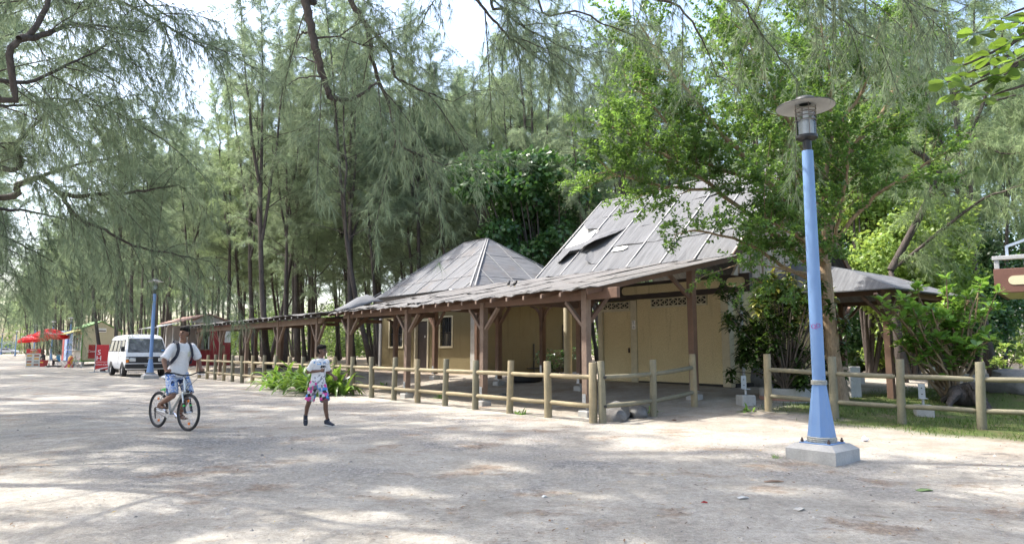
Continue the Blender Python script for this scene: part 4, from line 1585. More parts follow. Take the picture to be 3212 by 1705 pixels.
def cabin():
    t = thing('white_cabin', GP(-143, 190), R(38), 'pale site cabin with blue windows at the far left', 'cabin')
    M_p = simple('pale_green_cabin', (.50, .55, .50), .7, .1, 2)
    mb = MB(); mb.box((0, 0, 1.9), (9, 4, 3.4), None, .1); b = mb.build('wall', M_p, t)
    for x in (-2.5, .2, 2.9):
        mb = MB(); mb.box((x, -2.02, 2.3), (1.5, .06, 1.1)); mb.build('window', plain('blue_window', (.06, .10, .30), .3), t)
    mb = MB(); mb.box((0, 0, 3.66), (9.4, 4.4, .12), None, .03); mb.build('roof', M_white, t)
    mb = MB(); mb.box((4.6, -1.5, 1.0), (.5, .6, 1.1), None, .05); mb.build('yellow_box', plain('yellow_plastic', (.7, .55, .05), .5), t)


cabin()


def bx(name, mat, parent, c, s, ch=.0, rot=None):
    mb = MB(); mb.box(c, s, rot, ch)
    return mb.build(name, mat, parent)


M_kiosk = simple('beige_kiosk_panel', (.52, .47, .33), .75, .1, 2, .1, 30)
M_green = simple('green_trim', (.10, .24, .05), .6, .15, 6)
M_cola = simple('dark_red_poster', (.36, .02, .025), .5, .2, 3, c2=(.20, .01, .015))


def kiosk():
    t = thing('beige_kiosk', GP(-36.3, 58.0), R(45), 'beige kiosk on legs with green edges and a red drinks poster', 'kiosk')
    W, L, z0, ze, zp, xp = 2.9, 3.2, .55, 3.25, 3.85, 1.35
    mb = MB(); mb.prism([(0, 0, z0), (W, 0, z0), (W, 0, 2.95), (xp, 0, zp - .05), (0, 0, ze - .05)], (0, .08, 0)); mb.build('wall', M_kiosk, t)
    mb = MB(); mb.prism([(0, L, z0), (W, L, z0), (W, L, 2.95), (xp, L, zp - .05), (0, L, ze - .05)], (0, .08, 0)); mb.build('wall', M_kiosk, t)
    bx('wall', M_kiosk, t, (W - .04, L / 2 + .04, 1.75), (.07, L - .1, 2.4))
    bx('wall', simple('pale_kiosk_front', (.55, .50, .42), .7), t, (.04, L / 2 + .04, 1.05), (.07, L - .1, 1.0))
    bx('wall', M_kiosk, t, (.04, L / 2 + .04, 2.95), (.07, L - .1, .5))
    bx('floor', M_green, t, (W / 2, L / 2, z0 - .06), (W + .1, L + .16, .11))
    for x in (.15, W - .15):
        for y in (.15, L - .1): bx('leg', M_conc, t, (x, y, .22), (.2, .2, .5))
    for p, q in (((-.05, -.02, ze), (xp, -.02, zp)), ((xp, -.02, zp), (W + .1, -.02, 2.98))):
        mb = MB(); mb.bar(p, q, .12, .06); mb.build('roof_edge', M_green, t)
    for x in (-.03, W + .03): bx('corner_trim', M_green, t, (x, -.03, 1.88), (.09, .07, 2.66))
    for p, q in (((-.1, L / 2, ze + .02), (xp, L / 2, zp + .02)), ((xp, L / 2, zp + .02), (W + .15, L / 2, 3.0))):
        mb = MB(); mb.bar(p, q, L + .2, .05); mb.build('roof', M_green, t)
    mb = MB(); mb.bar((-.02, L / 2, 3.12), (-1.25, L / 2, 2.72), L, .05); aw = mb.build('awning', simple('yellow_green_awning', (.42, .38, .12), .7), t)
    for y in (.3, 1.2, 2.2, 2.9):
        bx('window_frame', M_white, t, (-.02, y, 2.0), (.08, .09, 1.35))
    bx('window', M_glass, t, (.02, L / 2, 2.05), (.03, L - .3, 1.2))
    bx('counter', M_white, t, (-.22, L / 2, 1.42), (.5, L - .2, .06))
    bx('round_sign', M_red, aw, (-.55, L * .75, 2.55), (.05, .9, .36), .02)
    pv = bx('vent', M_white, t, (1.35, -.03, 3.1), (.75, .06, .34), .01)
    bx('vent_slot', M_black, pv, (1.35, -.065, 3.05), (.66, .012, .09))
    po = bx('poster', M_cola, t, (1.35, -.012, 1.28), (1.75, .03, 1.15))
    for i in range(2):
        mb = MB(); mb.lathe([(.12, 0), (.13, .5), (.10, .62), (.045, .85), (.05, 1.0)], 10, (.75 + i * .45, -.02, .75)); o = mb.build('poster_bottle', plain('cola_brown', (.05, .01, .01), .3), po)
        o.scale = (1, .15, 1)
    text_obj('poster_text', 'Coca-Cola', .26, M_white, po, basis((.95, -.05, 1.30), (1, 0, 0), (0, 0, 1)), shear=.3)
    text_obj('poster_text', 'Coca-Cola', .13, M_white, po, basis((1.85, -.032, 1.72), (1, 0, 0), (0, 0, 1)), shear=.3)
    bx('poster_line', M_white, po, (1.75, -.03, 1.12), (.8, .006, .02))
    return t


kiosk()


def blue_kiosk():
    t = thing('blue_kiosk', GP(-45.6, 70.5), R(42), 'blue and white drinks kiosk behind the beige kiosk', 'kiosk')
    M_b = simple('deep_blue_panel', (.05, .12, .42), .5, .15, 3)
    M_ad = simple('icy_blue_advert', (.62, .72, .90), .4, .4, 1.2, c2=(.16, .35, .80))
    bx('wall', M_b, t, (1.6, 1.5, 1.75), (3.2, 3.0, 2.9), .03)
    bx('roof', simple('pale_blue_roof', (.40, .52, .62), .6), t, (1.5, 1.4, 3.28), (3.8, 3.6, .16), .03)
    bx('roof_stripe', M_b, t, (1.5, -.41, 3.30), (3.3, .05, .22))
    bx('advert_panel', M_ad, t, (-.03, .9, 1.7), (.06, 1.3, 2.7))
    bx('advert_panel', M_ad, t, (.5, -.03, 1.7), (.9, .06, 2.7))
    bx('red_panel', M_red, t, (-.03, 2.2, 1.6), (.05, 1.0, 2.5))
    bx('door', M_black, t, (-.02, 2.9, 1.4), (.05, .3, 2.2))
    bx('base', M_conc, t, (1.6, 1.5, .16), (3.0, 2.8, .4))


blue_kiosk()


def red_stall():
    bf = BF(41, 3.2, 0)
    g = gab(41, 3.2)
    t = thing('red_stall', AB(41, 3.2, g), BROT, 'red wooden food stall with rusty roof and white awning beyond the walkway', 'stall')
    M_r = simple('dull_red_boards', (.30, .03, .035), .7, .25, 3)
    M_rr = simple('rusty_red_roofing', (.34, .20, .17), .8, .3, 3)
    part('wall', M_r, t, bf, 38.0, 38.08, 3.3, 4.6, 0, 2.75)
    part('wall', M_r, t, bf, 38.0, 38.08, 1.9, 3.29, 0, 1.0)
    part('wall', M_r, t, bf, 38.09, 44, 1.9, 1.98, 0, 1.0)
    part('wall', M_void, t, bf, 38.1, 44, 4.52, 4.6, 0, 2.75)
    part('wall', M_white, t, bf, 43.9, 44, 1.99, 4.5, 0, 2.75)
    part('poster', M_white, t, bf, 37.98, 37.996, 4.2, 4.58, 1.5, 2.6)
    for a in (38.1, 40, 42, 43.9): part('post', M_white, t, bf, a - .05, a + .05, 1.9, 2.0, 1.002, 2.6)
    for b in (1.95, 3.3): part('post', M_woodg, t, bf, 38.02, 38.10, b - .05, b + .05, 1.002, 2.75)
    part('counter', M_woodg, t, bf, 37.75, 38.2, 1.8, 3.3, 1.0, 1.06)
    part('counter', M_woodg, t, bf, 38.22, 44, 1.6, 2.1, 1.005, 1.06)
    rg = random.Random(3)
    for i in range(7):
        a = 38.4 + i * .75
        part('shelf_jar', plain('jar_%d' % (i % 3), [(.5, .4, .1), (.45, .1, .08), (.3, .35, .38)][i % 3], .4), t, bf, a, a + .22, 2.3, 2.5, 1.062, 1.3 + rg.uniform(0, .25), ch=.03)
    part('fridge', M_shade, t, bf, 38.5, 39.2, 3.5, 4.2, 0, 1.9, ch=.02)
    mb = MB(); mb.bar(bf(41, 3.1, 3.35), bf(41, 5.0, 2.75), 6.6, .05, up=(0, .3, 1)); mb.build('roof', M_rr, t)
    mb = MB(); mb.bar(bf(41, 3.1, 3.36), bf(41, 1.5, 2.85), 6.6, .05, up=(0, -.3, 1)); mb.build('roof', M_rr, t)
    mb = MB(); mb.prism([bf(37.95, 1.9, 2.76), bf(37.95, 4.6, 2.76), bf(37.95, 3.1, 3.3)], Vector((-.06, 0, 0))); mb.build('gable_board', M_conc, t)
    mb = MB(); mb.bar(bf(41.5, 1.6, 2.78), bf(41.5, .2, 2.45), 5.2, .03, up=(0, -.2, 1)); mb.build('awning', M_white, t)
    part('awning_pole', M_white, t, bf, 39, 39.06, .3, .36, 0, 2.45)
    part('awning_pole', M_white, t, bf, 43.8, 43.86, .3, .36, 0, 2.45)


red_stall()


def parasol(loc, r, h, tilt, label, logo=True):
    t = thing('parasol', loc, 0, label, 'parasol', 'red drinks parasols')
    M_p = leafmat('red_parasol_cloth', (.62, .02, .025), (.7, .03, .03), .25, .7, 0.05)
    n = 8
    mb = MB()
    rows = [(0, h), (.35 * r, h - .08 * r), (.7 * r, h - .24 * r), (r, h - .46 * r), (r * 1.0, h - .46 * r - .16)]
    T = Matrix.Translation((0, 0, h)) @ Euler((R(tilt[0]), R(tilt[1]), 0)).to_matrix().to_4x4() @ Matrix.Translation((0, 0, -h))
    base = [T @ Vector((0, 0, h))]
    for rr, z in rows[1:]:
        for k in range(n * 2):
            an = math.pi * k / n
            sag = 1.0 if k % 2 == 0 else .955
            base.append(T @ Vector((rr * sag * math.cos(an), rr * sag * math.sin(an), z - (.02 * rr if k % 2 else 0))))
    m = n * 2
    fs = [[0, 1 + k, 1 + (k + 1) % m] for k in range(m)]
    for i in range(len(rows) - 2):
        for k in range(m): fs.append([1 + i * m + k, 1 + i * m + (k + 1) % m, 1 + (i + 1) * m + (k + 1) % m, 1 + (i + 1) * m + k])
    mb.add(base, fs)
    c = mb.build('canopy', M_p, t)
    at = c.data.color_attributes.new('tint', 'FLOAT_COLOR', 'POINT')
    for d in at.data: d.color = (.6, .6, .6, 1)
    mb = MB(); mb.tube([(0, 0, 0), (0, 0, h - .02)], .025, 8); mb.build('pole', M_white, t, smooth=True)
    mb = MB(); mb.lathe([(.28, 0), (.28, .06), (.06, .10), (.05, .3)], 14); mb.build('foot', M_conc, t)
    for k in range(n):
        an = 2 * math.pi * k / n
        mb = MB(); mb.tube([T @ Vector((0, 0, h - .06)), T @ Vector((r * .97 * math.cos(an), r * .97 * math.sin(an), h - .46 * r))], .008, 4); mb.build('rib', M_steel, t)
    if logo:
        for an in (R(-80), R(-35)):
            n_ = Vector((math.cos(an), math.sin(an), .55)).normalized()
            p = T @ Vector((.80 * r * math.cos(an), .80 * r * math.sin(an), h - .30 * r + .06))
            text_obj('canopy_logo', 'Coca-Cola', .24, M_white, c, basis(p + n_ * .02, (-math.sin(an), math.cos(an), 0), (-math.cos(an) * .5, -math.sin(an) * .5, .85)), shear=.3)
    return t


parasol(GP(-39.4, 58.6), 1.3, 3.25, (4, 7), 'large red parasol standing nearer the beige kiosk')
parasol(GP(-43.0, 61.5), 1.15, 2.85, (2, -6), 'smaller red parasol, left of the other one')


def menu_board():
    t = thing('menu_board', GP(-39.6, 56.9), R(20), 'standing menu board with red head and food pictures on the sand', 'sign')
    bx('panel', simple('pale_menu_print', (.62, .62, .58), .6, .3, 5, c2=(.36, .38, .38)), t, (0, 0, .58), (.98, .05, 1.12))
    h = bx('header', M_red, t, (0, -.002, 1.32), (1.02, .06, .36))
    text_obj('header_text', 'MENU', .16, M_white, h, basis((0, -.036, 1.40), (1, 0, 0), (0, 0, 1)))
    text_obj('header_text', 'SNACK BAR', .10, plain('yellow_print', (.8, .6, .1), .5), h, basis((0, -.036, 1.24), (1, 0, 0), (0, 0, 1)))
    rg = random.Random(4)
    for i in range(4):
        for j in range(2):
            bx('food_picture', plain('food_%d' % ((i + j) % 3), [(.62, .36, .10), (.30, .12, .07), (.30, .30, .28)][(i + j) % 3], .5), t, (-.26 + j * .5, -.028, .2 + i * .25), (.34, .008, .15))
    for x in (-.46, .46): bx('leg', M_steel, t, (x, .03, .55), (.05, .05, 1.15))
    mb = MB(); mb.bar((-.4, .35, 0), (-.4, .03, 1.1), .04, .03); mb.bar((.4, .35, 0), (.4, .03, 1.1), .04, .03); mb.build('back_stay', M_steel, t)


menu_board()


def red_sign():
    t = thing('red_sign_board', GP(-25.85, 43.4), R(24), 'upright red sign board with white letters left of the van', 'sign')
    p = bx('panel', M_red, t, (0, 0, .95), (.70, .04, 1.55), .006)
    for s_ in (-1, 1): bx('frame', M_shade, t, (s_ * .375, 0, .88), (.05, .06, 1.72))
    bx('foot', M_steel, t, (0, 0, .03), (1.3, .5, .05))
    for ch, z in (('S', 1.25), ('H', .88)):
        text_obj('sign_letter', ch, .42, M_white, p, basis((-.18, -.024, z), (1, 0, 0), (0, 0, 1)))
    text_obj('sign_letter', 'Coca-Cola', .17, M_white, p, basis((.0, -.024, .50), (1, 0, 0), (0, 0, 1)), shear=.3)
    bx('white_line', M_white, p, (0, -.023, .66), (.68, .006, .02))
    pts = [Vector((-.34, -.023, .2)), Vector((-.15, -.023, .24)), Vector((.34, -.023, .36)), Vector((.34, -.023, .30)), Vector((-.1, -.023, .18))]
    MB().prism(pts, (0, -.006, 0)).build('white_wave', M_white, p)


red_sign()


def bin_and_bits():
    t = thing('litter_bin', GP(-40.6, 59.6), 0, 'red square litter tub in front of the seated people', 'bin')
    mb = MB(); mb.add([(-.22, -.22, 0), (.22, -.22, 0), (.22, .22, 0), (-.22, .22, 0), (-.29, -.29, .55), (.29, -.29, .55), (.29, .29, .55), (-.29, .29, .55)],
                      [(3, 2, 1, 0), (0, 1, 5, 4), (1, 2, 6, 5), (2, 3, 7, 6), (3, 0, 4, 7), (4, 5, 6, 7)])
    b = mb.build('tub', M_cola, t)
    bx('band', plain('yellow_print', (.8, .6, .1), .5), t, (0, -.265, .36), (.4, .012, .07))
    for i, (x, y, r) in enumerate(((-34.9, 54.9, 30), (-34.55, 54.8, 36), (-35.3, 54.9, 25))):
        lab = ('folded pale grey deck chair frame beside the kiosk', 'second folded grey deck chair leaning against the first', 'pink and red folding chair at the front of the group')[i]
        c = thing('folding_chair', GP(x, y), R(r), lab, 'chair', 'folding chairs beside the beige kiosk')
        mt = [M_shade, M_shade, plain('pink_red_cloth', (.55, .04, .10), .6)][i]
        for s_ in (-1, 1):
            mb = MB(); mb.bar((-.28, s_ * .24, 0), (.18, s_ * .24, .85), .05, .04); mb.build('side_leg', mt, c)
            mb = MB(); mb.bar((.30, s_ * .21, 0), (-.12, s_ * .21, .52), .05, .04); mb.build('rear_leg', mt, c)
        mb = MB(); mb.bar((-.08, 0, .42), (.32, 0, .46), .44, .03); mb.build('seat', mt, c)
        mb = MB(); mb.bar((.03, 0, .55), (.18, 0, .84), .44, .025); mb.build('backrest', [M_red, plain('orange_cloth', (.7, .22, .03), .6), mt][i], c)
    g = thing('gas_cylinder', GP(-36.3, 56.6), 0, 'yellow gas cylinder standing under the kiosk counter', 'gas cylinder')
    mb = MB(); mb.lathe([(.15, 0), (.19, .05), (.19, .75), (.13, .88), (.06, .93)], 16); mb.build('tank', plain('ochre_paint', (.55, .30, .04), .5), g, smooth=True)
    mb = MB(); mb.lathe([(.11, .93), (.11, 1.05)], 12, cap=False); mb.build('collar', M_steel, g)
    t2 = thing('ground_frame', GP(-37.9, 57.0), 0, 'dark oblong frame lying flat on the sand near the kiosk', 'frame')
    mb = MB()
    pts = [(-.5, -.16, .1), (.5, -.16, .1), (.58, 0, .1), (.5, .16, .1), (-.5, .16, .1), (-.58, 0, .1), (-.5, -.16, .1)]
    mb.tube(pts, .045, 8); mb.build('ring', M_black, t2, smooth=True)
    mb = MB()
    for x in (-.4, .4): mb.box((x, 0, .03), (.05, .3, .06))
    mb.build('skid', M_black, t2)


bin_and_bits()


# ------------------------------------------------------------------ rocks, tyre, loose footings, birds, litter
def rock(p, s, label, seed, group='rocks by the fence corner'):
    rg = random.Random(seed)
    bm = bmesh.new()
    bmesh.ops.create_icosphere(bm, subdivisions=3, radius=1)
    from mathutils import noise as mn
    off = Vector((rg.uniform(-9, 9), rg.uniform(-9, 9), 0))
    pl = [Vector((rg.gauss(0, 1), rg.gauss(0, 1), rg.gauss(0, .6))).normalized() for _ in range(9)]
    for v in bm.verts:
        d = v.co.normalized()
        r = 1.0
        for q in pl:
            c = d.dot(q)
            if c > .1: r = min(r, .78 / c) if c > .72 else r
        r *= 1 + .14 * mn.noise(d * 1.6 + off) + .05 * mn.noise(d * 5 + off)
        v.co = Vector((d.x * r * s[0], d.y * r * s[1], d.z * r * s[2]))
    me = bpy.data.meshes.new('rock'); bm.to_mesh(me); bm.free()
    me.polygons.foreach_set('use_smooth', [True] * len(me.polygons))
    try: me.set_sharp_from_angle(angle=R(28))
    except Exception: pass
    o = link_mesh('rock', me, simple('grey_basalt', (.20, .195, .185), .9, .35, 4, .8, 25, c2=(.085, .083, .08)))
    o.location = GP(p[0], p[1], s[2] * .35)
    o.rotation_euler = (0, 0, rg.uniform(0, 6))
    tag(o, label, 'rock', group)


def abp(a, b): v = AB(a, b); return v.x, v.y


rock(abp(-.02, .62), (.32, .26, .19), 'grey boulder tight against the double corner post', 1)
rock(abp(.35, 1.05), (.46, .34, .26), 'largest flat-topped grey boulder behind the short fence', 2)
rock(abp(.1, 1.5), (.30, .24, .19), 'small grey boulder at the middle post of the short fence', 3)
rock((7.25, 20.2), (.45, .4, .45), 'dark boulder against the skirting under the croton bush', 4, 'rocks near the building')
rock((12.9, 17.2), (1.1, .55, .42), 'long low dark rock behind the shrub on the right', 5, 'rocks near the building')
rock(abp(5.6, 2.2), (.22, .12, .12), 'small dark stone lying under the walkway roof', 6, 'rocks near the building')


def tyre():
    p = AB(8.3, 5.3)
    t = thing('truck_tyre', GP(p.x, p.y), 0, 'large black tyre lying flat on the sand under the walkway', 'tyre')
    mb = MB()
    prof = [(.30, .02), (.48, 0), (.56, .06), (.57, .15), (.55, .24), (.47, .29), (.30, .27), (.27, .15)]
    mb.lathe(prof + [prof[0]], 28, cap=False); o = mb.build('tread', M_rubber, t, smooth=True)
    for k in range(24):
        an = 2 * math.pi * k / 24
        bx('tread_lug', M_rubber, o, (.565 * math.cos(an), .565 * math.sin(an), .15), (.03, .05, .2), 0, Euler((R(20), 0, an)).to_matrix())


tyre()


def loose_footing(x, y, label, rz):
    t = thing('post_footing', GP(x, y), rz, label, 'footing', 'concrete footings without a post')
    bx('block', M_conc, t, (0, 0, .06), (.34, .34, .34), .02)
    mb = MB(); mb.tube([(0, 0, .22), (0, 0, .36)], .025, 8); mb.box((0, 0, .365), (.17, .17, .014)); mb.box((0, .07, .52), (.13, .012, .30))
    o = mb.build('steel_bracket', M_steel, t)
    for z in (.45, .58):
        mb = MB(); mb.tube([(0, .062, z), (0, .055, z)], .014, 8); mb.build('bolt_hole', M_black, o)


loose_footing(5.45, 16.15, 'concrete footing with upright steel bracket between the fences', R(10))
loose_footing(8.75, 14.75, 'concrete footing with steel bracket on the grass behind the right fence', R(-20))
loose_footing(13.2, 21.5, 'far concrete footing with bracket on the lawn near the porch', R(15))


def small_block(x, y, s, label, rz=0.0):
    mb = MB(); mb.box((0, 0, s[2] / 2 - .03), s, None, .015)
    o = mb.build('concrete_block', M_conc)
    o.location = GP(x, y); o.rotation_euler = (0, 0, rz)
    tag(o, label, 'block', 'loose concrete blocks')


small_block(8.7, 17.7, (.34, .3, .8), 'tall grey concrete stub beside the big tree trunk', .3)
small_block(11.2, 22.6, (.7, .3, .22), 'low grey kerb stone on the lawn below the porch post', .5)


def bird(a, b, z, rz, label):
    t = thing('bird', AB(a, b, z), rz, label, 'bird', 'birds on the walkway roof')
    M_b = plain('black_feathers', (.02, .02, .022), .6)
    mb = MB()
    mb.ball((0, 0, .095), .05, 12, 8, sc=(1.5, .85, .95), rot=Euler((0, R(-35), 0)).to_matrix())
    mb.ball((.055, 0, .165), .033, 10, 7)
    mb.tube([(.035, 0, .12), (.055, 0, .16)], [.04, .028], 8)
    mb.bar((-.05, 0, .07), (-.15, 0, .015), .035, .012)
    mb.build('body', M_b, t, smooth=True)
    mb = MB(); mb.tube([(.083, 0, .165), (.115, 0, .16)], [.009, .002], 6); mb.build('beak', plain('yellow_beak', (.5, .35, .05), .5), t)
    for s_ in (-1, 1):
        mb = MB(); mb.tube([(0, s_ * .02, .06), (.005, s_ * .02, -.002)], .005, 5); mb.build('leg', plain('yellow_beak', (.5, .35, .05), .5), t)


bird(6.5, 3.1, 2.74 + .212 * 2.8 + .035, R(60), 'black bird perched upright on the roof, left of the pair')
bird(5.6, 2.6, 2.74 + .212 * 2.3 + .035, R(-25), 'black bird facing right on the roof, right of the pair')


def paper(x, y, s, label, seed):
    rg = random.Random(seed)
    bm = bmesh.new(); bmesh.ops.create_icosphere(bm, subdivisions=2, radius=s)
    for v in bm.verts: v.co = Vector((v.co.x * rg.uniform(.5, 1.3), v.co.y * rg.uniform(.5, 1.3), v.co.z * rg.uniform(.4, 1.1)))
    me = bpy.data.meshes.new('crumpled_paper'); bm.to_mesh(me); bm.free()
    o = link_mesh('crumpled_paper', me, plain('white_paper', (.78, .77, .80), .6))
    o.location = GP(x, y, s * .6)
    tag(o, label, 'paper')


paper(5.62, 11.1, .055, 'crumpled white paper on the sand right of the blue lamp base', 3)


def scrap(x, y, L, W, rz, col, label, name='paper_scrap'):
    mb = MB()
    pts = [(-L / 2, -W / 2, .006), (L * .1, -W * .6, .02), (L / 2, -W * .3, .006), (L * .45, W / 2, .012), (-L * .1, W * .45, .02), (-L / 2, W * .4, .006)]
    mb.prism(pts, (0, 0, .004))
    o = mb.build(name, plain('scrap_%02d%02d' % (int(col[0] * 99), int(col[1] * 99)), col, .7))
    o.location = GP(x, y); o.rotation_euler = (0, 0, rz)
    tag(o, label, 'litter')


def gpx(px, py):
    """ground point below an image direction (used for loose litter)"""
    f = 2141.0; th = R(6.476)
    X = (px - 1606) / f; Y = (852.5 - py) / f
    d = Vector((X, math.cos(th) - Y * math.sin(th), math.sin(th) + Y * math.cos(th)))
    k = -1.45 / d.z
    return d.x * k, d.y * k


for (px, py, L, W, rz, col, lab) in (
    (2332, 1570, .11, .05, .1, (.55, .55, .53), 'flat white scrap of paper on the sand in front of the lamp'),
    (2508, 1606, .10, .07, .5, (.46, .44, .40), 'pale square stone chip in the foreground sand'),
    (2210, 1586, .06, .012, -.4, (.35, .03, .03), 'thin red scrap lying on the foreground sand'),
    (2428, 1510, .22, .035, .05, (.30, .20, .14), 'long brown dry pod on the sand below the lamp'),
    (2900, 1530, .17, .08, .2, (.16, .24, .09), 'fallen green leaf on the sand at the right'),
    (1708, 1556, .05, .04, .3, (.7, .7, .68), 'small white pebble on the foreground sand'),
    (2115, 1320, .10, .05, .2, (.22, .11, .06), 'brown curled leaf in front of the short fence')):
    x, y = gpx(px, py)
    scrap(x, y, L, W, rz, col, lab, 'scrap' if 'leaf' not in lab else 'fallen_leaf')

# ================================================================== PEOPLE AND BICYCLE
from mathutils import noise as mnoise


def limb(mb, pts, rad, n=12):
    pts = [Vector(p) for p in pts]
    for i in range(len(pts) - 1):
        mb.tube([pts[i], pts[i + 1]], [rad[i], rad[i + 1]], n)
    for p, r in zip(pts, rad): mb.ball(p, r * .995, n, 8)


def ring_loft(mb, secs, n=20):
    base = len(mb.v)
    for c, rl, rf, l, f in secs:
        c, l, f = Vector(c), Vector(l).normalized(), Vector(f).normalized()
        for k in range(n):
            an = 2 * math.pi * k / n
            mb.v.append(tuple(c + l * (rl * math.cos(an)) + f * (rf * math.sin(an))))
    for i in range(len(secs) - 1):
        for k in range(n):
            k2 = (k + 1) % n
            mb.f.append([base + i * n + k, base + i * n + k2, base + (i + 1) * n + k2, base + (i + 1) * n + k]); mb.m.append(0)
    mb.f.append([base + k for k in reversed(range(n))]); mb.m.append(0)
    e = base + (len(secs) - 1) * n
    mb.f.append([e + k for k in range(n)]); mb.m.append(0)


def remeshed(name, mb, voxel, mats, parent, smooth=4):
    me = mb.mesh(name + '_raw', fix=True)
    o = bpy.data.objects.new(name + '_raw', me)
    COL.objects.link(o)
    rm = o.modifiers.new('r', 'REMESH'); rm.mode = 'VOXEL'; rm.voxel_size = voxel
    if smooth:
        sm = o.modifiers.new('s', 'SMOOTH'); sm.iterations = smooth; sm.factor = .5
    dg = bpy.context.evaluated_depsgraph_get()
    m2 = bpy.data.meshes.new_from_object(o.evaluated_get(dg))
    bpy.data.objects.remove(o); bpy.data.meshes.remove(me)
    m2.name = name
    m2.materials.clear()
    m2.polygons.foreach_set('use_smooth', [True] * len(m2.polygons))
    return link_mesh(name, m2, mats, parent)


def skin_mat(name, c):
    m, nt, b, out = nmat(name)
    v = coord(nt)
    nt.links.new(ramp(nt, noise(nt, v, 12, 4), [(.3, sc3(c, .85)), (.7, sc3(c, 1.12))]), b.inputs['Base Color'])
    b.inputs['Roughness'].default_value = .5
    b.inputs['Subsurface Weight'].default_value = .08
    b.inputs['Subsurface Radius'].default_value = (.02, .008, .004)
    return m


def head(mb, c, yaw, pitch, s=1.0):
    """adds a head to a body builder; returns the matrix of the head frame (x forward)"""
    M = Matrix.Translation(Vector(c)) @ Euler((0, R(pitch), R(yaw))).to_matrix().to_4x4() @ Matrix.Scale(s, 4)
    R3 = M.to_3x3().normalized()
    def b(p, r, sc): mb.ball(M @ Vector(p), r * s, 14, 10, sc=sc, rot=R3)
    b((-.012, 0, .035), .088, (1.10, .90, 1.0))      # cranium
    b((.028, 0, -.005), .070, (.92, .92, 1.15))      # face
    b((.040, 0, -.065), .046, (.95, 1.0, .85))       # jaw / chin
    b((.078, 0, -.088), .018, (1, 1.2, .9))
    for y in (-.034, .034): b((.066, y, -.018), .024, (.8, 1, 1))   # cheeks
    b((.084, 0, .030), .020, (.7, 2.3, .55))         # brow
    mb.tube([M @ Vector((.086, 0, .018)), M @ Vector((.112, 0, -.020))], [.009 * s, .014 * s], 8)
    b((.108, 0, -.022), .014, (1, 1.15, .8))
    b((.094, 0, -.052), .012, (.8, 1.9, .7))         # lips
    for y in (-.079, .079): b((-.006, y, -.005), .024, (.75, .35, 1.25))
    return M


def face_details(o, M, s, mats_idx):
    """material index by position: eyes, brows, lips"""
    Mi = M.inverted()
    me = o.data
    for p in me.polygons:
        q = Mi @ Vector(p.center)
        if q.x < .05 or abs(q.y) > .06 or abs(q.z) > .11: continue
        y = abs(q.y)
        if ((y - .031) / .012) ** 2 + ((q.z - .010) / .0065) ** 2 < 1: p.material_index = mats_idx['eye']
        elif ((y - .031) / .019) ** 2 + ((q.z - .033) / .006) ** 2 < 1: p.material_index = mats_idx['hair']
        elif (y / .022) ** 2 + ((q.z + .053) / .009) ** 2 < 1 and q.x > .07: p.material_index = mats_idx['lip']


def fist(mb, wrist, palm_c, fwd, side, curl_axis, s=1.0):
    """closed hand: fwd = direction of the knuckles, side = direction from little finger to index"""
    fwd, side = Vector(fwd).normalized(), Vector(side).normalized()
    dn = fwd.cross(side) * curl_axis
    pc = Vector(palm_c)
    limb(mb, [wrist, pc - fwd * .025 * s], [.024 * s, .026 * s], 10)
    mb.ball(pc, .036 * s, 12, 8, sc=(1.05, 1.12, .62), rot=Matrix((fwd, side, fwd.cross(side))).transposed())
    for k, L in zip(range(4), (.030, .036, .038, .033)):
        o = pc + side * ((k - 1.5) * .0195 * s) + fwd * .028 * s
        L *= s
        p1 = o + fwd * L * .8 + dn * L * .35
        p2 = p1 + dn * L * .85 - fwd * L * .2
        p3 = p2 - fwd * L * .6 + dn * L * .1
        limb(mb, [o, p1, p2, p3], [.0098 * s, .0095 * s, .009 * s, .008 * s], 8)
    o = pc + side * .032 * s - fwd * .015 * s + dn * .006 * s
    limb(mb, [o, o + side * .012 * s + fwd * .025 * s + dn * .018 * s, o + fwd * .045 * s + dn * .034 * s - side * .006 * s], [.012 * s, .011 * s, .009 * s], 8)


M_hair = simple('black_hair', (.012, .0105, .010), .85, .3, 40, spec=.15)
M_eye = plain('dark_eye', (.03, .022, .02), .3)
M_lip = plain('brown_lip', (.22, .09, .075), .5)
M_tee = simple('white_cotton', (.76, .76, .78), .85, .06, 5, .15, 14)


def hair_cap(name, M, s, parent, top=True):
    mb = MB()
    R3 = M.to_3x3().normalized()
    mb.ball(M @ Vector((-.020, 0, .064)), .093 * s, 16, 10, sc=(1.06, .93, .80), rot=R3)
    mb.ball(M @ Vector((-.052, 0, .012)), .072 * s, 14, 10, sc=(.85, 1.02, 1.0), rot=R3)
    if top: mb.ball(M @ Vector((.032, 0, .098)), .052 * s, 12, 8, sc=(1.0, 1.25, .66), rot=R3)
    return remeshed(name, mb, .007, M_hair, parent, 3)


# ------------------------------------------------------------------ bicycle
BH = R(-36)
bf_ = Vector((-5.79, 12.42, 0))
bh = Vector((math.cos(BH), math.sin(BH), 0))
bc = bf_ - bh * .53
bike = thing('bicycle', (bc.x, bc.y, float(gz(bc.x, bc.y))), BH, 'silver mountain bike with black forks and orange reflectors', 'bicycle')
M_silver = plain('silver_frame_paint', (.62, .63, .62), .3, .5)
M_spoke = plain('spoke_steel', (.5, .5, .52), .3, .8)
M_orange = plain('orange_reflector', (.85, .22, .02), .35)
M_lime = plain('bright_green_plastic', (.05, .62, .12), .45)
WR = .335


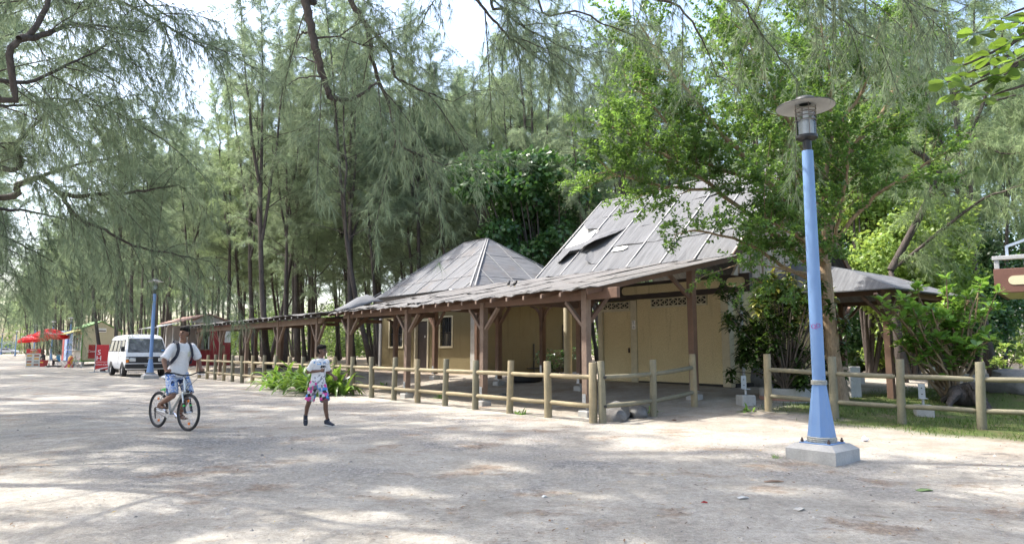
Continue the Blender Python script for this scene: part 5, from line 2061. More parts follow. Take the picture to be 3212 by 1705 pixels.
def bike_wheel(c, steer=0.0):
    S = Euler((0, 0, steer)).to_matrix()
    c = Vector(c)
    def ring(r, rt, n=40, m=8, sy=1.0):
        mb = MB()
        vs_, fs = [], []
        for i in range(n):
            an = 2 * math.pi * i / n
            for j in range(m):
                b = 2 * math.pi * j / m
                rr = r + rt * math.cos(b)
                vs_.append(c + S @ Vector((rr * math.cos(an), rt * sy * math.sin(b), rr * math.sin(an))))
        for i in range(n):
            for j in range(m):
                fs.append([i * m + j, ((i + 1) % n) * m + j, ((i + 1) % n) * m + (j + 1) % m, i * m + (j + 1) % m])
        mb.add(vs_, fs)
        return mb
    w = ring(WR - .024, .024).build('wheel', M_rubber, bike, smooth=True)
    ring(WR - .053, .009, sy=1.0).build('rim', plain('dark_rim', (.10, .10, .105), .4, .5), w, smooth=True)
    mb = MB()
    for k in range(28):
        an = 2 * math.pi * k / 28
        y = .03 if k % 2 else -.03
        mb.tube([c + S @ Vector((.02 * math.cos(an + 1), y, .02 * math.sin(an + 1))), c + S @ Vector(((WR - .058) * math.cos(an), 0, (WR - .058) * math.sin(an)))], .0016, 4, cap=False)
    mb.build('spokes', M_spoke, w)
    mb = MB(); mb.tube([c + S @ Vector((0, -.05, 0)), c + S @ Vector((0, .05, 0))], .02, 10); mb.build('hub', M_chrome, w, smooth=True)
    for an in (R(95), R(-80)):
        mb = MB(); mb.box(c + S @ Vector((.20 * math.cos(an), 0, .20 * math.sin(an))), (.045, .02, .05), S @ Euler((0, -an, 0)).to_matrix(), .006); mb.build('reflector', M_orange, w)
    return w


STEER = R(4)
bike_wheel((-.53, 0, WR))
bike_wheel((.53, 0, WR), STEER)
HT0, HT1 = Vector((.345, 0, .86)), Vector((.385, 0, .72))
BB = Vector((-.09, 0, .285))
ST = Vector((-.235, 0, .74))
mb = MB()
mb.tube([HT0 + Vector((-.01, 0, .03)), HT1 - Vector((-.01, 0, .03))], .024, 12)
mb.tube([BB, HT1 + Vector((0, 0, .03))], .024, 12)
mb.tube([ST - Vector((0, 0, .05)), HT0 + Vector((0, 0, -.01))], .019, 12)
mb.tube([BB, ST], .019, 12)
mb.tube([BB + Vector((0, -.05, 0)), BB + Vector((0, .05, 0))], .028, 12)
for s_ in (-1, 1):
    mb.tube([BB + Vector((0, s_ * .03, 0)), (-.53, s_ * .055, WR)], .011, 8)
    mb.tube([ST + Vector((0, s_ * .02, -.02)), (-.53, s_ * .055, WR)], .009, 8)
mb.build('frame', M_silver, bike, smooth=True)
mb = MB()
crown = Vector((.400, 0, .67))
mb.box(crown, (.05, .15, .035), None, .01)
for s_ in (-1, 1):
    mb.tube([crown + Vector((0, s_ * .062, 0)), (.47, s_ * .062, .47)], .017, 10)
fk = mb.build('fork', M_silver, bike, smooth=True)
for s_ in (-1, 1):
    mb = MB(); mb.tube([(.462, s_ * .062, .50), (.53, s_ * .062, WR - .005)], .022, 10); mb.build('fork_leg', M_black, fk, smooth=True)
    mb = MB(); mb.tube([(.478, s_ * .062, .462), (.486, s_ * .062, .44)], .0235, 10); mb.build('fork_band', M_lime, fk, smooth=True)
mb = MB(); mb.tube([(.47, -.062, .52), (.49, -.05, .57), (.49, .05, .57), (.47, .062, .52)], .012, 8); mb.build('brake_arch', M_black, fk, smooth=True)
mb = MB(); mb.box((.47, 0, .70), (.06, .045, .05), None, .012); mb.tube([(.40, 0, .74), (.46, 0, .71)], .01, 6); mb.build('front_light', M_black, bike)
mb = MB()
mb.tube([HT0, (.33, 0, .94)], .018, 10); mb.tube([(.33, 0, .94), (.40, 0, .985)], .018, 10)
mb.build('stem', M_silver, bike, smooth=True)
GR = Vector((.36, .31, 1.03))
mb = MB(); mb.tube([(.35, -.36, 1.03), (.37, -.22, 1.03), (.40, -.08, .99), (.40, .08, .99), (.37, .22, 1.03), (.35, .36, 1.03)], .013, 10)
hb = mb.build('handlebar', M_black, bike, smooth=True)
for s_ in (-1, 1):
    mb = MB(); mb.tube([(.365, s_ * .25, 1.03), (.35, s_ * .38, 1.03)], .018, 10); mb.build('grip', M_rubber, hb, smooth=True)
    mb = MB(); mb.tube([(.40, s_ * .20, 1.01), (.45, s_ * .24, .995), (.44, s_ * .33, .99)], .007, 6); mb.build('brake_lever', M_chrome, hb, smooth=True)
mb = MB()
mb.tube([(.40, -.2, 1.0), (.50, -.1, .98), (.47, 0, .85), (.40, .0, .76)], .004, 5); mb.tube([(.40, .2, 1.0), (.52, .14, .93), (.46, .03, .80), (.38, .02, .70)], .004, 5)
mb.build('cable', M_black, bike)
mb = MB(); mb.tube([ST, (-.27, 0, .90)], .014, 10); mb.build('seat_post', M_black, bike, smooth=True)
mb = MB()
ring_loft(mb, [((-.40, 0, .935), .06, .02, (0, 1, 0), (0, 0, 1)), ((-.36, 0, .94), .075, .03, (0, 1, 0), (0, 0, 1)), ((-.27, 0, .93), .055, .028, (0, 1, 0), (0, 0, 1)), ((-.17, 0, .925), .028, .024, (0, 1, 0), (0, 0, 1)), ((-.12, 0, .915), .016, .016, (0, 1, 0), (0, 0, 1))], 14)
mb.build('saddle', M_white, bike, smooth=True)
mb = MB(); mb.box((-.27, 0, .90), (.16, .05, .02), None, .006); mb.build('saddle_clamp', M_black, bike)
mb = MB(); mb.bar((-.23, 0, .74), (-.42, 0, .70), .05, .02); mb.bar((-.34, 0, .72), (-.30, 0, .66), .03, .02); mb.build('rear_guard', M_lime, bike)
mb = MB(); mb.box((-.44, 0, .70), (.07, .04, .02), None, .005); mb.build('guard_clip', M_black, bike)
# drive train
mb = MB()
mb.tube([BB + Vector((0, -.055, 0)), BB + Vector((0, -.06, 0))], .085, 24)
mb.build('chainring', M_chrome, bike)
PR = Vector((-.135, -.11, .095)); PL = Vector((.135, .11, -.095))
for n_, p, s_ in (('r', PR, -1), ('l', PL, 1)):
    mb = MB(); mb.bar(BB + Vector((0, s_ * .07, 0)), BB + Vector((p.x, s_ * .075, p.z)), .014, .026, up=(0, 1, 0)); cr = mb.build('crank', M_chrome, bike)
    mb = MB(); mb.box(BB + Vector((p.x, s_ * .13, p.z)), (.095, .09, .022), None, .004); mb.build('pedal', M_white if s_ < 0 else M_black, bike)
mb = MB()
for z in (.08, -.08): mb.tube([BB + Vector((0, -.057, z)), Vector((-.53, -.057, WR + z * .45))], .004, 5)
mb.build('chain', M_black, bike)
mb = MB(); mb.tube([(-.53, -.06, WR), (-.52, -.065, WR - .07), (-.49, -.065, WR - .16)], .010, 6); mb.tube([(-.53, -.065, WR), (-.53, -.055, WR)], .045, 16); mb.build('derailleur', M_black, bike, smooth=True)


# ------------------------------------------------------------------ rider astride the bicycle
def rider():
    t = thing('person', bike.location.copy(), BH, 'young cyclist in white T-shirt and blue patterned shorts, looking to the left', 'person')
    hip = Vector((.07, 0, 1.03))
    X, Yl, Z = Vector((1, 0, 0)), Vector((0, 1, 0)), Vector((0, 0, 1))
    tor = [(hip + Vector((-.02, 0, -.10)), .13, .10), (hip, .165, .115), (Vector((.12, 0, 1.18)), .150, .10), (Vector((.16, 0, 1.32)), .165, .105),
           (Vector((.19, 0, 1.44)), .185, .11), (Vector((.205, 0, 1.52)), .155, .085), (Vector((.212, 0, 1.56)), .08, .06)]
    up = Vector((.28, 0, .96)).normalized()
    fw = Vector((.96, 0, -.28)).normalized()
    mb = MB()
    ring_loft(mb, [(c, rl, rf, Yl, fw) for c, rl, rf in tor], 22)
    limb(mb, [(.205, 0, 1.53), (.235, 0, 1.63)], [.058, .052])
    M = head(mb, (.245, 0, 1.735), -66, 3, 1.0)
    sh = {s: Vector((.20, s * .185, 1.50)) for s in (-1, 1)}
    for s in (-1, 1):
        el = Vector((.20, s * .325, 1.25)); wr = Vector((.30, s * .325, 1.075))
        limb(mb, [sh[s], el, wr], [.054, .042, .029])
        mb.ball(sh[s].lerp(el, .4), .051, 12, 8, sc=(1, 1, 1.3))
        # hand closed over the grip
        fist(mb, wr, Vector((.335, s * .315, 1.062)), Vector((.9, 0, -.15)), Vector((0, -s, 0)), 1 if s < 0 else -1)
    legs = {-1: [(.06, -.10, 1.00), (.23, -.145, .625), (-.235, -.13, .455), (-.12, -.13, .405)],
            1: [(.07, .10, 1.00), (.27, .14, .62), (.0, .13, .265), (.12, .13, .21)]}
    for s in (-1, 1):
        h_, k_, a_, b_ = [Vector(p) for p in legs[s]]
        limb(mb, [h_, h_.lerp(k_, .5), k_], [.092, .078, .056])
        calf = k_.lerp(a_, .35) + Vector((-.02, 0, -.01))
        limb(mb, [k_, calf, a_], [.054, .054, .034])
        mb.ball(a_ + Vector((-.03, 0, -.03)), .032, 10, 8)
        ring_loft(mb, [(a_ + Vector((-.045, 0, -.03)), .030, .028, Yl, Z), (a_ + Vector((.03, 0, -.02)), .036, .032, Yl, Z), (b_, .045, .018, Yl, Z), (b_ + Vector((.06, 0, -.006)), .034, .012, Yl, Z)], 12)
        for k in range(5):
            y = (k - 2) * .017
            limb(mb, [b_ + Vector((.04, y, 0)), b_ + Vector((.088 - abs(k - 2) * .006 + (.008 if k == (4 if s < 0 else 0) else 0), y, -.004))], [.010, .008], 6)
    sk = skin_mat('brown_skin', (.22, .115, .075))
    body = remeshed('body', mb, .0075, [sk, M_eye, M_hair, M_lip], t, 3)
    face_details(body, M, 1, {'eye': 1, 'hair': 2, 'lip': 3})
    hair_cap('hair', M, 1.0, t)
    # T-shirt
    mb = MB()
    ring_loft(mb, [(Vector((.06, 0, .985)), .188, .140, Yl, fw), (Vector((.095, 0, 1.10)), .178, .130, Yl, fw), (Vector((.13, 0, 1.22)), .172, .123, Yl, fw), (Vector((.165, 0, 1.34)), .190, .126, Yl, fw),
                   (Vector((.193, 0, 1.45)), .205, .128, Yl, fw), (Vector((.207, 0, 1.525)), .170, .10, Yl, fw), (Vector((.216, 0, 1.575)), .085, .072, Yl, fw)], 26)
    for s in (-1, 1):
        e = sh[s].lerp(Vector((.20, s * .325, 1.25)), .86)
        mb.ball(sh[s], .070, 14, 10)
        mb.tube([sh[s], e + Vector((0, s * .012, 0))], [.072, .078], 16)
    tee = remeshed('t_shirt', mb, .010, [M_tee], t, 3)
    for v in tee.data.vertices:
        p = v.co
        n_ = mnoise.noise(Vector((p.x * 7, p.y * 7, p.z * 4))) * .010 + math.sin(p.z * 38 + p.y * 14) * .003
        v.co = p + v.normal * n_
    # chest print
    mb = MB()
    for k, (y, z, w_) in enumerate(((.085, 1.40, .05), (.085, 1.375, .07), (.082, 1.35, .06), (.08, 1.325, .035))):
        mb.box((.188 + .127 + (z - 1.40) * .25, y, z), (.006, w_, .012), Euler((0, R(-14), R(6))).to_matrix())
    mb.build('chest_print', plain('pale_gold_print', (.62, .60, .42), .7), tee)
    # shorts: legs follow the thighs
    mb = MB()
    ring_loft(mb, [(Vector((.05, 0, .93)), .175, .135, Yl, fw), (hip + Vector((-.01, 0, .04)), .178, .13, Yl, fw), (hip + Vector((.0, 0, .09)), .168, .122, Yl, fw)], 22)
    for s in (-1, 1):
        h_, k_ = Vector(legs[s][0]), Vector(legs[s][1])
        mb.ball(h_, .105, 12, 8)
        mb.tube([h_, h_.lerp(k_, .55), h_.lerp(k_, .93)], [.108, .102, .098], 16)
    M_sh = patterned('blue_white_patterned_cloth', [(0, (.03, .04, .08)), (.3, (.05, .16, .46)), (.45, (.55, .58, .62)), (.62, (.18, .30, .60)), (.74, (.38, .38, .42)), (.86, (.62, .62, .60))], 9.0, 'noise')
    remeshed('shorts', mb, .010, [M_sh], t, 3)
    # sandals
    M_sd = simple('brown_leather', (.10, .055, .035), .6)
    for s in (-1, 1):
        a_, b_ = Vector(legs[s][2]), Vector(legs[s][3])
        d = (b_ - a_)
        mb = MB(); mb.bar(a_ + Vector((-.08, 0, -.062)), b_ + Vector((.10, 0, -.018)), .09, .018); sd = mb.build('sandal', M_sd, t)
        mb = MB()
        for q, r in ((.25, .043), (.75, .046)):
            c = a_.lerp(b_, q) + Vector((.0, 0, -.012))
            mb.tube([c + Vector((0, r * math.cos(math.pi * k / 8), r * math.sin(math.pi * k / 8) * .9)) for k in range(9)], .008, 6)
        mb.build('strap', M_sd, sd, smooth=True)
    # backpack
    M_bp = simple('navy_nylon', (.018, .022, .04), .7, .2, 8)
    mb = MB(); mb.box((-.02, 0, 1.33), (.15, .27, .40), Euler((0, R(14), 0)).to_matrix(), .04); bp = mb.build('backpack', M_bp, t)
    for s in (-1, 1):
        mb = MB()
        pts = [(.05, s * .105, 1.53), (.15, s * .11, 1.605), (.255, s * .115, 1.56), (.313, s * .125, 1.45), (.30, s * .15, 1.33), (.20, s * .188, 1.22), (.07, s * .17, 1.18)]
        for p, q in zip(pts[:-1], pts[1:]): mb.bar(p, q, .052, .016, up=(Vector((1, s * .55, .3))))
        mb.build('shoulder_strap', M_bp, bp)
    return t


def patterned(name, stops, scale, kind):
    if name in MATS: return MATS[name]
    m, nt, b, out = nmat(name)
    if kind == 'noise':
        v = coord(nt, (1, 1, 1.2))
        fac = noise(nt, v, scale, 3, .5, 1.2)
        col = ramp(nt, fac, [(.0 + .25 + p * .5, c) for p, c in stops], 'CONSTANT')
    else:
        v = coord(nt, (scale, scale * .8, scale), (R(8), R(10), R(40)))
        vor = node(nt, 'ShaderNodeTexVoronoi', distance='CHEBYCHEV', feature='F1', Scale=1.0, Randomness=.35)
        nt.links.new(v, vor.inputs['Vector'])
        sp = node(nt, 'ShaderNodeSeparateColor')
        nt.links.new(vor.outputs['Color'], sp.inputs[0])
        col = ramp(nt, sp.outputs[0], stops, 'CONSTANT')
    nt.links.new(col, b.inputs['Base Color'])
    b.inputs['Roughness'].default_value = .85
    MATS[name] = m
    return m


rider()


# ------------------------------------------------------------------ running boy (local x = right in the photo, -y = towards the camera)
def runner():
    p = (-3.74, 13.30)
    t = thing('person', GP(*p), R(15.7), 'boy running in graphic white T-shirt and chequered pink and blue shorts', 'person')
    fw = Vector((.66, -.75, 0)).normalized()      # body faces right and towards the camera
    lf = Vector((.75, .66, 0)).normalized()       # his left-hand side
    Z = Vector((0, 0, 1))
    def J(x, y, z): return Vector((x, y, z))
    hipc = J(0, 0, .80)
    mb = MB()
    tor = [(hipc - Z * .08, .115, .09), (hipc, .135, .10), (J(.0, 0, .93), .122, .085), (J(.015, -.01, 1.06), .138, .09), (J(.025, -.02, 1.16), .150, .092), (J(.03, -.025, 1.23), .125, .07), (J(.035, -.03, 1.27), .06, .05)]
    ring_loft(mb, [(c, a, b, lf, fw) for c, a, b in tor], 20)
    limb(mb, [(.035, -.03, 1.24), (.05, -.045, 1.335)], [.048, .043])
    M = head(mb, (.062, -.055, 1.425), -28, 3, .93)
    shR = J(.03, -.02, 1.215) - lf * .155
    shL = J(.03, -.02, 1.215) + lf * .155
    elR = shR + J(-.10, .06, -.185)
    wrR = elR + J(.20, -.13, .02)
    elL = shL + J(.03, .10, -.20)
    wrL = elL + J(.10, -.13, -.06)
    limb(mb, [shR, elR, wrR], [.043, .034, .024])
    limb(mb, [shL, elL, wrL], [.043, .034, .024])
    fist(mb, wrR, wrR + J(.06, -.035, .008), J(.85, -.5, 0), J(.1, .1, 1), 1, .92)
    fist(mb, wrL, wrL + J(.035, -.035, -.04), J(.4, -.5, -.6), J(.6, -.2, .5), -1, .92)
    hR = hipc - lf * .085; hL = hipc + lf * .085
    kR = J(-.150, .0, .455); aR = J(-.205, .20, .165)
    kL = J(.155, -.14, .455); aL = J(.205, -.03, .098)
    for h_, k_, a_, bk in ((hR, kR, aR, fw), (hL, kL, aL, fw)):
        limb(mb, [h_, h_.lerp(k_, .5), k_], [.082, .068, .048])
        limb(mb, [k_, k_.lerp(a_, .33) - bk * .018, a_], [.046, .045, .028])
    sR = J(.05, -.55, -.83).normalized(); sL = J(.75, -.60, -.10).normalized()
    for a_, d in ((aR, sR), (aL, sL)):
        sd_ = d.cross(Z).normalized(); uv_ = sd_.cross(d).normalized()
        limb(mb, [a_ - uv_ * .02, a_ + d * .10 - uv_ * .05], [.030, .022], 10)
    sk = skin_mat('dark_brown_skin', (.15, .082, .058))
    body = remeshed('body', mb, .007, [sk, M_eye, M_hair, M_lip], t, 3)
    face_details(body, M, .93, {'eye': 1, 'hair': 2, 'lip': 3})
    hair_cap('hair', M, .95, t)
    # T-shirt with a print built from face groups
    mb = MB()
    ring_loft(mb, [(J(0, 0, .785), .158, .122, lf, fw), (J(.0, 0, .88), .152, .115, lf, fw), (J(.01, -.005, .99), .148, .108, lf, fw), (J(.02, -.012, 1.09), .160, .110, lf, fw), (J(.027, -.022, 1.18), .168, .108, lf, fw),
                   (J(.032, -.026, 1.235), .135, .084, lf, fw), (J(.036, -.03, 1.278), .066, .058, lf, fw)], 26)
    for s_, e_ in ((shR, elR), (shL, elL)):
        mb.ball(s_, .058, 12, 8)
        mb.tube([s_, s_.lerp(e_, .80)], [.060, .066], 14)
    M_g = plain('grey_print_ink', (.30, .30, .34), .8); M_k = plain('black_print_ink', (.03, .03, .035), .8); M_b = plain('blue_print_ink', (.22, .42, .72), .8)
    tee = remeshed('t_shirt', mb, .0075, [M_tee, M_g, M_k, M_b], t, 3)
    for v in tee.data.vertices:
        q = v.co
        v.co = q + v.normal * (mnoise.noise(Vector((q.x * 9, q.y * 9, q.z * 5))) * .009 + math.sin(q.z * 45 + q.x * 15) * .0025)
    for pl in tee.data.polygons:
        c = Vector(pl.center)
        if pl.normal.dot(fw) < .25: continue
        u_ = (c - J(.02, -.02, 0)).dot(lf); z = c.z
        nz = mnoise.noise(Vector((u_ * 26, 3.1, z * 26)))
        if z < .98:
            if nz > .16 and abs(u_) < .13: pl.material_index = 1
            if abs((z - .82) - (u_ + .10) * .8) < .018 and nz > -.3: pl.material_index = 1
        elif 1.105 < z < 1.15 and -.055 < u_ < .05:
            if (int((u_ + .055) * 60) % 3) != 2 and nz > -.35: pl.material_index = 2
        elif 1.165 < z < 1.225:
            if abs((z - 1.20) + (u_) * .22) < .010 and nz > -.3: pl.material_index = 1
            elif nz > .22: pl.material_index = 3
        elif z < 1.105 and u_ > .035 and u_ < .055: pl.material_index = 1
    text_obj('shirt_text', 'NMIC', .055, M_k, tee, basis(J(.025, -.015, 1.128) + fw * .122 - lf * .005, lf, (0, 0, 1)), ext=.003)
    # shorts
    mb = MB()
    ring_loft(mb, [(J(0, 0, .70), .150, .120, lf, fw), (J(0, 0, .78), .148, .116, lf, fw), (J(0, 0, .845), .142, .106, lf, fw)], 22)
    for h_, k_ in ((hR, kR), (hL, kL)):
        mb.ball(h_, .092, 12, 8)
        mb.tube([h_, h_.lerp(k_, .55), h_.lerp(k_, .90)], [.096, .092, .097], 16)
    M_ch = patterned('chequered_board_shorts', [(0, (.55, .55, .57)), (.22, (.62, .08, .30)), (.40, (.03, .03, .035)), (.60, (.07, .25, .56)), (.76, (.16, .16, .19)), (.90, (.62, .08, .30))], 17.0, 'cells')
    remeshed('shorts', mb, .009, [M_ch], t, 3)
    # shoes
    M_s = simple('navy_suede', (.025, .030, .045), .8, .2, 10)
    for a_, d, hgt in ((aR, sR, .0), (aL, sL, 0)):
        side = d.cross(Z).normalized()
        upv = side.cross(d).normalized()
        mb = MB()
        c0 = a_ - d * .035
        ring_loft(mb, [(c0 - upv * .035 - d * .025, .030, .035, side, upv), (c0 - upv * .025, .040, .052, side, upv), (c0 + d * .06 - upv * .035, .042, .045, side, upv), (c0 + d * .13 - upv * .052, .046, .030, side, upv), (c0 + d * .19 - upv * .058, .034, .022, side, upv)], 14)
        limb(mb, [a_ + upv * .02, c0 - upv * .02], [.040, .042], 12)
        o = remeshed('shoe', mb, .007, [M_s], t, 3)
        mb = MB()
        ol = []
        for k in range(14):
            an = 2 * math.pi * k / 14
            ol.append(c0 + d * (.078 + .128 * math.cos(an)) + side * (.044 * math.sin(an)) - upv * .088)
        mb.prism(ol, upv * .022); mb.build('sole', plain('off_white_rubber', (.60, .58, .54), .7), o)
        mb = MB()
        for q in (.05, .075, .10): mb.bar(c0 + d * q + side * .025 + upv * (.012 - q * .22), c0 + d * q - side * .025 + upv * (.012 - q * .22), .006, .006)
        mb.build('laces', plain('grey_lace', (.35, .35, .37), .8), o)
    return t


runner()


# ------------------------------------------------------------------ people by the stalls (small in the picture)
def far_person(loc, rz, label, shirt, trousers, seated=True, skin=(.13, .07, .05)):
    t = thing('person', loc, rz, label, 'person')
    X, Y, Z = Vector((1, 0, 0)), Vector((0, 1, 0)), Vector((0, 0, 1))
    h = .46 if seated else .92
    mb = MB()
    ring_loft(mb, [((0, 0, h), .15, .12, Y, X), ((.02, 0, h + .25), .14, .10, Y, X), ((.04, 0, h + .45), .18, .11, Y, X), ((.04, 0, h + .54), .10, .08, Y, X)], 16)
    limb(mb, [(.04, 0, h + .5), (.06, 0, h + .64)], [.055, .05])
    M = head(mb, (.07, 0, h + .74), 0, 5)
    for s in (-1, 1):
        if seated:
            limb(mb, [(.04, s * .19, h + .46), (.12, s * .25, h + .22), (.33, s * .16, h + .16)], [.05, .042, .03]); fist(mb, (.33, s * .16, h + .16), (.39, s * .15, h + .15), (1, 0, 0), (0, -s, 0), -s)
            limb(mb, [(0, s * .09, h), (.42, s * .12, h + .04), (.40, s * .13, .08)], [.09, .06, .04])
        else:
            limb(mb, [(.04, s * .19, h + .46), (.03, s * .24, h + .20), (.12, s * .23, h - .03)], [.05, .042, .03]); fist(mb, (.12, s * .23, h - .03), (.15, s * .23, h - .08), (.4, 0, -1), (1, 0, .3), s)
            limb(mb, [(0, s * .09, h), (.03, s * .10, .48), (0, s * .11, .08)], [.09, .06, .04])
        x = .40 if seated else 0
        limb(mb, [(x - .03, s * .13, .05), (x + .16, s * .14, .035)], [.042, .034])
    b = remeshed('body', mb, .012, [skin_mat('far_skin', skin), M_eye, M_hair, M_lip], t, 3)
    face_details(b, M, 1, {'eye': 1, 'hair': 2, 'lip': 3})
    hair_cap('hair', M, 1, t)
    mb = MB()
    ring_loft(mb, [((-.01, 0, h - .04), .17, .14, Y, X), ((.02, 0, h + .25), .16, .12, Y, X), ((.04, 0, h + .45), .20, .13, Y, X), ((.045, 0, h + .55), .10, .09, Y, X)], 18)
    for s in (-1, 1):
        e = Vector((.12, s * .25, h + .22)) if seated else Vector((.03, s * .24, h + .20))
        mb.tube([(.04, s * .18, h + .46), e], [.068, .066], 12); mb.ball((.04, s * .18, h + .46), .066)
    remeshed('shirt', mb, .015, [simple('shirt_' + label[:12].replace(' ', '_'), shirt, .85)], t, 2)
    mb = MB()
    for s in (-1, 1):
        if seated: mb.tube([(0, s * .09, h), (.40, s * .12, h + .03), (.40, s * .13, .16)], [.11, .08, .07], 12); mb.ball((.41, s * .12, h + .03), .078)
        else: mb.tube([(0, s * .09, h), (.03, s * .10, .5), (0, s * .11, .14)], [.11, .085, .075], 12)
    mb.ball((0, 0, h), .13, sc=(1, 1.2, .9))
    remeshed('trousers', mb, .015, [simple('trousers_' + label[:12].replace(' ', '_'), trousers, .85)], t, 2)
    return t


far_person(GP(-40.3, 61.2), R(195), 'person in a bright blue top seated under the red parasol', (.05, .26, .55), (.03, .03, .04))
far_person(GP(-42.6, 62.6), R(250), 'person in black clothes seated beside the one in blue', (.02, .02, .025), (.02, .02, .03))
far_person(GP(-49.2, 70.0), R(-60), 'standing person in a pale green shirt behind the menu board', (.42, .55, .32), (.05, .06, .09), False)
for (x, y, lab) in ((-40.25, 61.25, 'plastic stool under the person in blue'), (-42.57, 62.62, 'plastic stool under the person in black')):
    t = thing('stool', GP(x, y), .4, lab, 'stool')
    bx('seat', M_white, t, (0, 0, .33), (.34, .34, .04), .008)
    for sx in (-1, 1):
        for sy in (-1, 1):
            mb = MB(); mb.bar((sx * .16, sy * .16, 0), (sx * .13, sy * .13, .31), .04, .04, up=(0, 1, 0)); mb.build('leg', M_white, t)

# ================================================================== VEGETATION
def bark(name, c, c2, sc=5):
    m, nt, b, out = nmat(name)
    v = coord(nt, (1, 1, .35))
    n1 = noise(nt, v, sc, 7, .7, .6)
    n2 = noise(nt, v, sc * 6, 4, .7)
    col = ramp(nt, n1, [(.3, c2), (.52, c), (.75, sc3(c, 1.7))])
    col = mix(nt, .4, col, ramp(nt, n2, [(.3, sc3(c2, .6)), (.7, sc3(c, 1.5))]))
    nt.links.new(col, b.inputs['Base Color'])
    b.inputs['Roughness'].default_value = .92
    b.inputs['Specular IOR Level'].default_value = .15
    bump(nt, b, mix(nt, .5, n1, n2), .9, .05)
    return m


M_bark = bark('rough_grey_brown_bark', (.095, .082, .074), (.035, .029, .026))
M_bark2 = bark('smooth_tan_bark', (.27, .20, .13), (.15, .105, .07), 4)
M_twig = bark('grey_twig_bark', (.17, .14, .115), (.08, .065, .055), 9)
M_needle = leafmat('casuarina_needles', (.20, .255, .17), (.34, .43, .255), .50, .7, .38, .15)
M_needle2 = leafmat('casuarina_needles_pale', (.23, .295, .165), (.39, .50, .25), .52, .7, .35, .15)
M_leaf_s = leafmat('small_glossy_leaf', (.065, .125, .034), (.25, .42, .07), .42, .40, .5, .4)
M_leaf_b = leafmat('dark_broad_leaf', (.040, .095, .030), (.13, .28, .05), .30, .35, .45, .5)
M_leaf_v = leafmat('yellow_green_vine_leaf', (.19, .29, .07), (.44, .58, .12), .42, .45, .40, .4)
M_leaf_l = leafmat('bright_strap_leaf', (.10, .20, .035), (.27, .44, .06), .35, .35, .36, .5)
M_leaf_c = leafmat('croton_leaf', (.045, .085, .022), (.16, .26, .04), .25, .25, .55, .6)
M_leaf_y = leafmat('yellow_croton_leaf', (.22, .22, .045), (.40, .40, .06), .3, .35, .4, .5)
M_leaf_o = leafmat('fresh_obovate_leaf', (.13, .26, .05), (.36, .58, .09), .35, .28, .45, .6)


def unit(v): return v / np.maximum(np.linalg.norm(v, axis=-1, keepdims=True), 1e-9)


def needles(o, d, L, W, rng):
    """single slender triangles"""
    q = rng.normal(size=o.shape)
    q = unit(np.cross(d, q))
    b0 = o - q * (W / 2)[:, None]; b1 = o + q * (W / 2)[:, None]
    return np.stack([b0, b1, o + d * L[:, None]], 1)


def leaf_quads(o, d, n, L, W, fold=.15):
    """diamond leaf: base, two sides, tip"""
    s = unit(np.cross(d, n))
    n = unit(np.cross(s, d))
    m_ = o + d * (L * .5)[:, None] + n * (L * fold * .3)[:, None]
    return np.stack([o, m_ + s * (W / 2)[:, None], o + d * L[:, None], m_ - s * (W / 2)[:, None]], 1)


def leaf_hex(o, d, n, L, W, tip=.72):
    """broad leaf widest at `tip` of its length, six corners"""
    s = unit(np.cross(d, n)); n = unit(np.cross(s, d))
    a = o + d * (L * tip * .5)[:, None] + n * (L * .05)[:, None]
    b = o + d * (L * tip)[:, None] + n * (L * .04)[:, None]
    e = o + d * (L * .95)[:, None] - n * (L * .04)[:, None]
    return np.stack([o, a + s * (W * .36)[:, None], b + s * (W * .5)[:, None], e + s * (W * .18)[:, None], e - s * (W * .18)[:, None], b - s * (W * .5)[:, None], a - s * (W * .36)[:, None]], 1)


def poly_sample(P, n):
    P = np.asarray(P, float)
    seg = np.linalg.norm(P[1:] - P[:-1], axis=1)
    cum = np.concatenate([[0], np.cumsum(seg)])
    t = np.linspace(0, cum[-1], n)
    out = np.stack([np.interp(t, cum, P[:, k]) for k in range(3)], 1)
    return out, cum[-1]


def smooth_poly(P, n, rng=None, jit=0.0):
    P = [Vector(p) for p in P]
    Q = [P[0] * 2 - P[1]] + P + [P[-1] * 2 - P[-2]]
    out = []
    for i in range(1, len(Q) - 2):
        p0, p1, p2, p3 = Q[i - 1], Q[i], Q[i + 1], Q[i + 2]
        for k in range(n):
            t = k / n
            q = .5 * ((2 * p1) + (p2 - p0) * t + (2 * p0 - 5 * p1 + 4 * p2 - p3) * t * t + (3 * p1 - p0 - 3 * p2 + p3) * t ** 3)
            if jit and rng: q += Vector((rng.uniform(-jit, jit), rng.uniform(-jit, jit), rng.uniform(-jit, jit)))
            out.append(q)
    out.append(P[-1])
    return out


class Foliage:
    def __init__(s): s.t = []; s.c = []
    def add(s, arr, col):
        s.t.append(arr.reshape(-1, 3)); s.c.append(np.repeat(col, arr.shape[1]))
    def mesh(s, name, k): return np_mesh(name, np.concatenate(s.t), k, cols=np.concatenate(s.c))


